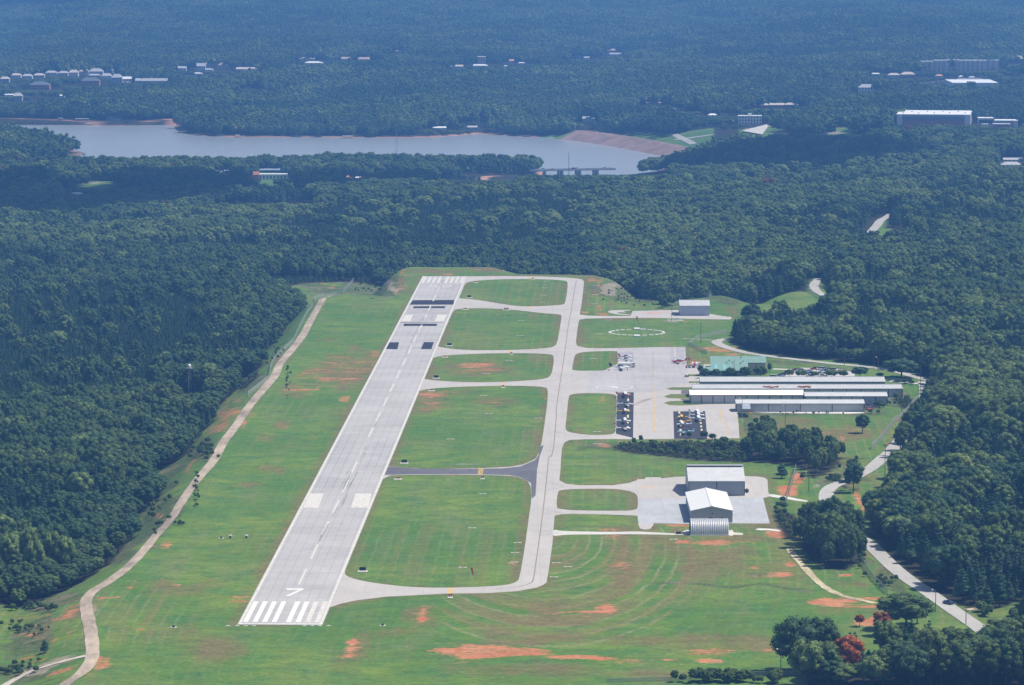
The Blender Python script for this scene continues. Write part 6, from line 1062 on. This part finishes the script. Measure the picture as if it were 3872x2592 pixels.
# lake furniture
for f, x0_, x1_, y, wh in (('A', 395, 430, 842, 'small white-roofed boat dock at the far left shore'), ('A', 512, 606, 846, 'long low boat dock with flat roof at the far left shore'), ('A', 588, 632, 856, 'white boat shed beside the long dock'), ('A', 1605, 1632, 938, 'tiny white boat dock below the wooded headland'), ('B', 8, 80, 944, 'white dock on the sandy spot at the middle shore')):
    a = plane(f, x0_, y, LAKE_Z); b = plane(f, x1_, y, LAKE_Z); W = b[0] - a[0]; t = thing('boat_dock', wh, 'dock', ((a[0] + b[0]) / 2, a[1], max(LAKE_Z, float(H((a[0] + b[0]) / 2, a[1]))) + .2)); corridor(Vector((t.location.x, a[1], LAKE_Z)), W, LAKE_Z, 300); MB().box((0, 0, .5), (W, 6, .4)).build('deck', M_STEEL, t); MB().box((0, 0, 3.0), (W, 6, .5)).build('roof', M_WHT, t)
    for s in (-1, 1): MB().box((s * W * .42, -2.4, 1.6), (.3, .3, 3.0)).build('post', M_STEEL, t)
# dam face
dp = resample(chaikin(DAM_TOP, 1, False), 10); mb = MB(); vs = []
for i, (x, y) in enumerate(dp):
    a = dp[max(0, i - 1)]; b = dp[min(len(dp) - 1, i + 1)]; dx, dy = b[0] - a[0], b[1] - a[1]; L = math.hypot(dx, dy); nx, ny = dy / L, -dx / L
    for k, (o_, z_) in enumerate(((3, 12.2), (9, 10.4), (16, 7.9), (23, 5.2), (31, 2.0), (40, -1.5))): vs.append((x + nx * o_, y + ny * o_, LAKE_Z + z_ + rnd.uniform(-.25, .25)))
n = 6; mb.add(vs, [(i * n + k, i * n + k + 1, (i + 1) * n + k + 1, (i + 1) * n + k) for i in range(len(dp) - 1) for k in range(n - 1)])
tag(mb.build('dam_embankment', asphalt('rock_facing', (.29, .195, .16), None, .2, .3)), kind='structure')
# ------------------------------------------------------------------ the woods
PINE1 = wpoly('P -120,650,-10 330,640,-10 470,690,-8 500,760,-8 420,850,-8 330,900,-8 -120,940,-8'); PINE2 = wpoly('P 620,500,-18 760,452,-18 1300,425,-18 1380,500,-18 1250,560,-18 700,545,-18')
PINE3 = wpoly('F 340,620,12 700,540,12 1000,530,12 1400,500,12 1900,560,12 2000,660,12 1400,740,12 600,680,12 340,690,12'); PINE4 = wpoly('C 0,1060,-44 1000,1040,-44 1900,1100,-40 1900,1240,-40 1000,1300,-40 0,1260,-44')
YOUNG = wpoly('D 1600,330,-14 1900,300,-14 2343,300,-16 E 250,285,-16 150,320,-16 D 2100,330,-12 1900,370,-12')
roads_xy = []
for o in bpy.data.objects:
    if o.name.split('.')[0] in ('country_road', 'gravel_road', 'far_road'):
        c = np.empty(len(o.data.vertices) * 3); o.data.vertices.foreach_get('co', c); roads_xy.append(c.reshape(-1, 3)[:, :2])
roads_xy = np.concatenate(roads_xy)
def zone(y0, y1, s, margin, seed):
    r = np.random.RandomState(seed); ys = np.arange(y0, y1, s * .866); X = []; Y = []
    for k, y in enumerate(ys):
        wd = y * .1275 + margin; xs = np.arange(-wd, wd, s) + (k % 2) * s / 2; X.append(xs); Y.append(np.full(xs.shape, y))
    X = np.concatenate(X); Y = np.concatenate(Y); X = X + r.uniform(-.42, .42, X.shape) * s; Y = Y + r.uniform(-.42, .42, Y.shape) * s; return X, Y, r
def water_free(X, Y, gap=5.0):
    ok = np.ones(X.shape, bool); m = (Y > 4000) & (Y < 7600); x, y = X[m], Y[m]; d = np.full(x.shape, 400.0); k = np.ones(x.shape, bool)
    for L in LAKES: d = np.minimum(d, dist_poly(x, y, L)); k &= ~inside(x, y, L)
    k &= d > gap + 12 * (fbm(x, y, 160, 2, 6) - .45); k &= dist_poly(x, y, DAM_TOP, closed=False, cap=200) > 52; ok[m] = k; return ok
def height_cap(X, Y, Z, wide=5.0):
    """tallest tree top (absolute level) that still leaves the buildings behind in sight"""
    cap = np.full(X.shape, 999.0); a = X / Y
    for x0, x1, yb, lowz, deep in VIEWS:
        m = (a > x0 - wide / Y) & (a < x1 + wide / Y) & (Y < yb - 3) & (Y > yb - deep)
        cap[m] = np.minimum(cap[m], CAMZ - (CAMZ - lowz) * Y[m] / yb)
    return cap
def built_free(X, Y):
    ok = np.ones(X.shape, bool)
    for x, y, r in BUILT: ok &= (X - x) ** 2 + (Y - y) ** 2 > r * r
    return ok
T = []                                    # rows: x, y, z, rot, scale_xy, scale_z, kind(0 broad,1 pine,2 tuft), tint, group
def species(X, Y, r):
    n1 = fbm(X, Y, 170, 3, 31); n2 = fbm(X, Y, 60, 2, 37); pm = n1 > .60
    for p in (PINE1, PINE2, PINE3, PINE4): pm |= inside(X, Y, p) & (n2 > .24)
    pm &= r.rand(len(X)) < .9
    n4 = fbm(X, Y, 330, 3, 63); t = .38 + (n2 - .5) * .7 + (n4 - .5) * .8 + r.normal(0, .14, len(X)); t = np.where(r.rand(len(X)) < .10, r.uniform(.66, .89, len(X)), t)
    t = np.clip(t, .12, .89); t = np.where(r.rand(len(X)) < .004, r.uniform(.91, .95, len(X)), t); t = np.where(pm, np.clip(r.normal(.07, .06, len(X)), 0, .25), t)
    return pm, t
def scatter(y0, y1, s, margin, seed, sub):
    X, Y, r = zone(y0, y1, s, margin, seed); keep = ~inside(X, Y, MAIN)
    for p in FARCLEAR: keep &= ~inside(X, Y, p)
    keep &= water_free(X, Y) & built_free(X, Y)
    m = Y < 3400
    X, Y = X[keep], Y[keep]
    rr = roads_xy[::2]; ok = np.ones(X.shape, bool)
    for i in range(0, len(X), 4000):
        d2 = ((X[i:i + 4000, None] - rr[None, :, 0]) ** 2 + (Y[i:i + 4000, None] - rr[None, :, 1]) ** 2).min(1); ok[i:i + 4000] = d2 > 6.6 ** 2
    X, Y = X[ok], Y[ok]; Z = H(X, Y); pm, t = species(X, Y, r)
    big = fbm(X, Y, 90, 2, 51); sz = (.76 + .45 * big) * r.uniform(.70, 1.22, len(X)); sxy = sz * r.uniform(.9, 1.15, len(X))
    edge = dist_poly(X, Y, MAIN, cap=60) if y0 < 3400 else np.full(X.shape, 60.0)
    f = .62 + .38 * sstep(2, 26, edge); f = np.where((X > 60) , .85 + .15 * sstep(2, 20, edge), f); sz = sz * f; sxy = sxy * (.75 + .25 * f); lw = (X < 60) & (Y < 3300); tl = np.clip(.27 + r.normal(0, .10, len(X)) + (fbm(X, Y, 70, 2, 83) - .5) * .3, .05, .55); tl = np.where(r.rand(len(X)) < .07, r.uniform(.6, .85, len(X)), tl); t = np.where(lw & ~pm, tl, t); pl_ = lw & (r.rand(len(X)) < .35) & (edge > 12); pm |= pl_; t = np.where(pl_, np.clip(r.normal(.09, .06, len(X)), 0, .3), t); sxy = np.where(lw, sxy * .80, sxy); sz = np.where(lw, sz * .9, sz)
    yg = inside(X, Y, YOUNG); sz = np.where(yg, .30, sz); sxy = np.where(yg, .5, sxy); pm |= yg
    p1 = inside(X, Y, PINE1) & pm; sz = np.where(p1, sz * .82, sz)
    p4 = inside(X, Y, PINE4) & pm; sz = np.where(p4, sz * .7, sz)
    cap = height_cap(X, Y, Z); top = Z + 16 * sz; lim = np.clip((cap - Z) / 16, 0, 9); ok = lim > .14; sz = np.minimum(sz, lim); sxy = np.minimum(sxy, np.maximum(lim * 1.9, .3))
    k = np.where(pm, 1, 0)
    for i in np.nonzero(ok)[0]: T.append((X[i], Y[i], Z[i], r.rand() * 6.28, sxy[i] * s / 8.2 if s > 8.2 else sxy[i], sz[i], k[i], t[i], 0))
scatter(1330, 3300, 6.6, 80, 1, 0); n1 = len(T); scatter(3300, 5000, 9.6, 110, 2, 0); n2 = len(T)
def fill_pines(poly, y_lo, y_hi, seed, s=4.6, sc_=.8):
    X, Y, r = zone(y_lo, y_hi, s, 12, seed); k = inside(X, Y, poly) & ~inside(X, Y, MAIN) & built_free(X, Y) & (fbm(X, Y, 60, 2, 37) > .24); X, Y = X[k], Y[k]; Z = H(X, Y); e = dist_poly(X, Y, MAIN, cap=60)
    for i in range(len(X)):
        if e[i] > 3: T.append((X[i], Y[i], Z[i], r.rand() * 6.28, sc_ * r.uniform(.8, 1.1), sc_ * r.uniform(.85, 1.12), 1, min(.25, max(0, r.normal(.06, .05))), 0))
pb = lambda P_: (min(p[1] for p in P_), max(p[1] for p in P_))
fill_pines(PINE1, *pb(PINE1), 11, 4.7, .85); fill_pines(PINE2, *pb(PINE2), 12, 6.2, 1.05); fill_pines(PINE3, *pb(PINE3), 13, 4.8, 1.0); fill_pines(YOUNG, *pb(YOUNG), 14, 3.8, .3); fill_pines(PINE4, *pb(PINE4), 15, 6.0, .7)
for P_, hs, nm in WOODS:                  # copses and scrub inside the airfield fence
    lo, hi = pb(P_); s = 6.6 if nm != 'scrub' else 3.1; X, Y, r = zone(lo, hi, s, 12, int(abs(P_[0][0]) * 10) % 999 + 5); k = inside(X, Y, P_) & built_free(X, Y); X, Y = X[k], Y[k]; Z = H(X, Y); e = dist_poly(X, Y, P_, cap=60)
    for i in range(len(X)):
        sz = hs * r.uniform(.75, 1.15) * (.7 + .3 * min(1, e[i] / 12)); 
        if nm == 'scrub' and r.rand() < .18: continue
        if nm == 'scrub': sz *= .62 + .38 * min(1, max(0, (X[i] - min(q[0] for q in P_)) / 75))
        if nm == 'scrub' and r.rand() < .05: sz *= 2.0
        tn = float(np.clip(r.normal(.46 if nm == 'scrub' else .35, .15), .1, .8)); T.append((X[i], Y[i], Z[i] - (1.0 * hs if nm == 'scrub' else 0), r.rand() * 6.28, sz * (1.15 if nm == 'scrub' else .8), sz, 0, tn if nm != 'clump' else tn * .6 + .08, 2 if nm == 'scrub' else 1))
for f, x, y, rx, ry, n, hs in (('G', 1050, 300, 110, 240, 60, .16), ('D', 1380, 1540, 90, 60, 30, .16), ('G', 1230, 480, 40, 20, 8, .12), ('G', 1340, 240, 14, 150, 26, .09), ('D', 1960, 1000, 20, 130, 20, .08), ('D', 1880, 760, 60, 160, 40, .14), ('D', 1600, 1080, 60, 40, 14, .22), ('E', 1990, 480, 200, 50, 60, .09), ('F', 1330, 1220, 100, 50, 22, .14), ('F', 900, 1275, 330, 8, 16, .07), ('G', 250, 1050, 130, 20, 26, .14),
                               ('G', 150, 1180, 130, 50, 30, .10), ('G', 150, 1480, 160, 50, 26, .12), ('I', 680, 400, 40, 90, 16, .16), ('I', 1240, 700, 25, 90, 18, .12), ('I', 1380, 870, 60, 40, 18, .12), ('I', 1200, 110, 70, 80, 24, .15), ('F', 1850, 600, 1, 1, 0, 0), ('E', 200, 420, 100, 50, 24, .10), ('F', 510, 1390, 30, 50, 14, .2), ('F', 590, 1420, 40, 30, 8, .40), ('D', 2100, 340, 200, 40, 50, .10), ('E', 2220, 530, 70, 20, 10, .42), ('I', 300, 1550, 350, 14, 50, .22), ('I', 1050, 175, 60, 25, 14, .16), ('I', 2050, 1090, 90, 30, 10, .2)):
    for _ in range(n):
        p = at(f, x + rnd.gauss(0, rx * .5), y + rnd.gauss(0, ry * .5))
        if f == 'D' and False: continue
        s = hs * rnd.uniform(.6, 1.4); T.append((p.x, p.y, p.z - .8 * s, rnd.random() * 6.28, s * 1.25, s, 0, rnd.uniform(.15, .6), 3))
T = np.array(T)
# the three hundred that show largest stand as trees of their own
SX, SY = to_src(T[:, 0], T[:, 1], T[:, 2] + 12 * T[:, 5])
vis = (SX > 15) & (SX < 3857) & (SY > 10) & (SY < 2570) & (T[:, 8] < 2)
# hidden trees do not count: coarse front-to-back cover test
order = np.argsort(T[:, 1]); grid = {}; score = np.zeros(len(T))
for i in order[:16000]:
    if not vis[i]: continue
    x, y, z, ro, sx_, sz_, kd, tn, g = T[i]; ppm = FPX / y; top = SY[i] - 4 * sz_ * ppm; R_ = (5.2 if kd == 0 else 2.5) * sx_ * ppm; cxs = range(int((SX[i] - R_ * .6) // 12), int((SX[i] + R_ * .6) // 12) + 1)
    see = 0; bot = top + 12 * sz_ * ppm
    for c in cxs:
        g0 = grid.get(c, 99999); see += max(0, min(bot, g0) - top); grid[c] = min(g0, top + 2)
    score[i] = see * 12
chosen = np.argsort(-score)[:300]; isobj = np.zeros(len(T), bool); isobj[chosen] = True
print('trees', n1, n2, len(T), 'min score', score[chosen].min())
def region(x, y, kd, tn, g, sz=1.0):
    sx, sy = to_src(x, y, 5)
    if False: pass
    what = 'dark pine' if kd == 1 else ('reddish broadleaf' if tn > .915 else 'pale green broadleaf' if tn > .62 else 'dark broadleaf' if tn < .3 else 'mid green broadleaf')
    if sy > 2050 and sx > 2600: wh = 'in the dense lower right wood'
    elif sx > 3300: wh = 'in the thick wood right of country road'
    elif sx < 1300: wh = 'in the wood left of gravel road'
    elif sy < 1200: wh = 'in the belt of wood behind the runway end'
    elif sx > 2950 and 1800 < sy < 2250: wh = 'in the round clump by country road'
    elif sy > 1560: wh = 'in the copse between hangar groups'
    else: wh = 'in the pine stand above the green roofed building'
    box = {'lower right': (2600, 3872, 2050, 2592), 'thick wood right': (3300, 3872, 900, 2050), 'left of gravel': (0, 1300, 900, 2300), 'belt of wood': (1300, 3100, 900, 1200), 'round clump': (2950, 3300, 1800, 2250), 'copse': (2300, 3300, 1560, 1900)}
    for k_, (a0, a1, b0, b1) in box.items():
        if k_ in wh:
            cx = int(np.clip((sx - a0) / (a1 - a0) * 3, 0, 2)); cy = int(np.clip((sy - b0) / (b1 - b0) * 4, 0, 3)); wh = ('top', 'upper', 'lower', 'bottom')[cy] + ' ' + ('left', 'middle', 'right')[cx] + ' ' + wh.replace('in the ', 'of ')
    size = 'tall' if sz > 1.08 else 'short' if sz < .86 else 'mid-height'
    return size + ' ' + what.replace(' tree', ''), wh.replace('in the ', 'the ', 1)
for i in chosen:
    x, y, z, ro, sx_, sz_, kd, tn, g = T[i]; key = ('p%d' % (i % 3)) if kd == 1 else 'b%d' % (i % 6); what, wh = region(x, y, kd, tn, g, sz_)
    o = thing('pine_tree' if kd == 1 else 'broadleaf_tree', what + ' at ' + wh, 'tree', (x, y, z), ro, what + ' trees at ' + wh); o.scale = (sx_, sx_, sz_)
    for nm, me_ in (('crown', CROWN[key]), ('trunk', TRUNK[key])):
        c = bpy.data.objects.new(nm, me_); COL.objects.link(c); c.parent = o
        if nm == 'crown': c['tint'] = float(tn)
def instancer(name, rows, meshes, label, cat=None):
    """stuff: many small copies on points, each with its own turn, size and tint"""
    src_c = bpy.data.collections.new(name + '_models')
    for k, m in enumerate(meshes):
        o = bpy.data.objects.new('model_%02d' % k, m); src_c.objects.link(o)
    m = bpy.data.meshes.new(name); m.from_pydata([tuple(r[:3]) for r in rows], [], [])
    for nm, col in (('rot', [r[3] for r in rows]), ('sxy', [r[4] for r in rows]), ('sz', [r[5] for r in rows]), ('tint', [r[7] for r in rows])):
        a = m.attributes.new(nm, 'FLOAT', 'POINT'); a.data.foreach_set('value', np.array(col, np.float32))
    a = m.attributes.new('pick', 'INT', 'POINT'); a.data.foreach_set('value', np.array([int(r[6]) for r in rows], np.int32))
    o = bpy.data.objects.new(name, m); COL.objects.link(o); o['kind'] = 'stuff'; o['label'] = label
    g = bpy.data.node_groups.new(name, 'GeometryNodeTree'); g.interface.new_socket('Geometry', in_out='INPUT', socket_type='NodeSocketGeometry'); g.interface.new_socket('Geometry', in_out='OUTPUT', socket_type='NodeSocketGeometry')
    N = g.nodes.new; gi = N('NodeGroupInput'); go = N('NodeGroupOutput'); ip = N('GeometryNodeInstanceOnPoints'); ci = N('GeometryNodeCollectionInfo'); ci.inputs['Collection'].default_value = src_c; ci.inputs['Separate Children'].default_value = True; ci.inputs['Reset Children'].default_value = True
    def na(nm, t='FLOAT'):
        q = N('GeometryNodeInputNamedAttribute'); q.data_type = t; q.inputs[0].default_value = nm; return q.outputs[0]
    L = g.links.new; cr = N('ShaderNodeCombineXYZ'); L(na('rot'), cr.inputs[2]); cs = N('ShaderNodeCombineXYZ'); a = na('sxy'); L(a, cs.inputs[0]); L(a, cs.inputs[1]); L(na('sz'), cs.inputs[2])
    L(gi.outputs[0], ip.inputs['Points']); L(ci.outputs[0], ip.inputs['Instance']); ip.inputs['Pick Instance'].default_value = True; L(na('pick', 'INT'), ip.inputs['Instance Index'])
    er = N('FunctionNodeEulerToRotation'); L(cr.outputs[0], er.inputs[0]); L(er.outputs[0], ip.inputs['Rotation']); L(cs.outputs[0], ip.inputs['Scale']); L(ip.outputs[0], go.inputs[0])
    md = o.modifiers.new('planting', 'NODES'); md.node_group = g; return o
near = [list(r) for r, k in zip(T, isobj) if not k]
for i, r in enumerate(near): r[6] = (6 + i % 3) if r[6] == 1 else i % 6
meshes = [CROWN['b%d' % i] for i in range(6)] + [CROWN['p%d' % i] for i in range(3)]
instancer('woodland', [r for r in near if r[8] < 2], meshes, 'dense mixed pine and broadleaf woodland around the airfield')
instancer('scrub', [r for r in near if r[8] >= 2], meshes, 'low bushes and scrub on banks and between the hangars')
# far woods in groves
G_ = []
def groves(y0, y1, s, seed):
    X, Y, r = zone(y0, y1, s, 180, seed); keep = water_free(X, Y, 9) & built_free(X, Y)
    for p in FARCLEAR: keep &= ~inside(X, Y, p) & (dist_poly(X, Y, p, cap=60) > 12)
    X, Y = X[keep], Y[keep]; Z = H(X, Y); pm, t = species(X, Y, r); cap = height_cap(X, Y, Z, 26.0); sz = r.uniform(.8, 1.2, len(X)) * (.7 + .6 * fbm(X, Y, 150, 2, 77)); lim = (cap - Z) / 23
    lim = np.clip(lim, 0, 9)
    d = np.full(X.shape, 400.0)
    for L_ in LAKES: d = np.minimum(d, dist_poly(X, Y, L_))
    t = np.clip(t + .14 * sstep(6500, 9500, Y), 0, .9)  # haze painted into the tint: crowns get paler with distance
    for i in range(len(X)):
        if lim[i] < .14: continue
        if d[i] < 26 or lim[i] < .9:
            for q in range(3):
                G_.append((X[i] + r.uniform(-6, 6), Y[i] + r.uniform(-6, 6), Z[i], r.rand() * 6.28, min(1.0, lim[i] * 1.8 + .2) * r.uniform(.9, 1.3), min(sz[i], lim[i]), 5 + r.randint(3), t[i], 0))
        else: G_.append((X[i], Y[i], Z[i], r.rand() * 6.28, sz[i] * 1.02, sz[i], r.randint(5), t[i], 0))
groves(5000, 7000, 22, 41); groves(7000, 13200, 27, 42)
print('groves', len(G_))
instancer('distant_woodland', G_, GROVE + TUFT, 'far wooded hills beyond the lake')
# ------------------------------------------------------------------ haze
mb = MB().box((0, 7500, 103), (10400, 17400, 366)); hz = mb.build('haze', None); hz['kind'] = 'stuff'
hm = bpy.data.materials.new('haze'); hm.use_nodes = True; t = hm.node_tree; t.nodes.remove(t.nodes['Principled BSDF']); pv = t.nodes.new('ShaderNodeVolumePrincipled'); pv.inputs['Color'].default_value = (.165, .43, 1.0, 1); pv.inputs['Density'].default_value = 9.8e-5; pv.inputs['Anisotropy'].default_value = 0.0
t.links.new(pv.outputs[0], t.nodes['Material Output'].inputs['Volume']); hz.data.materials.append(hm)
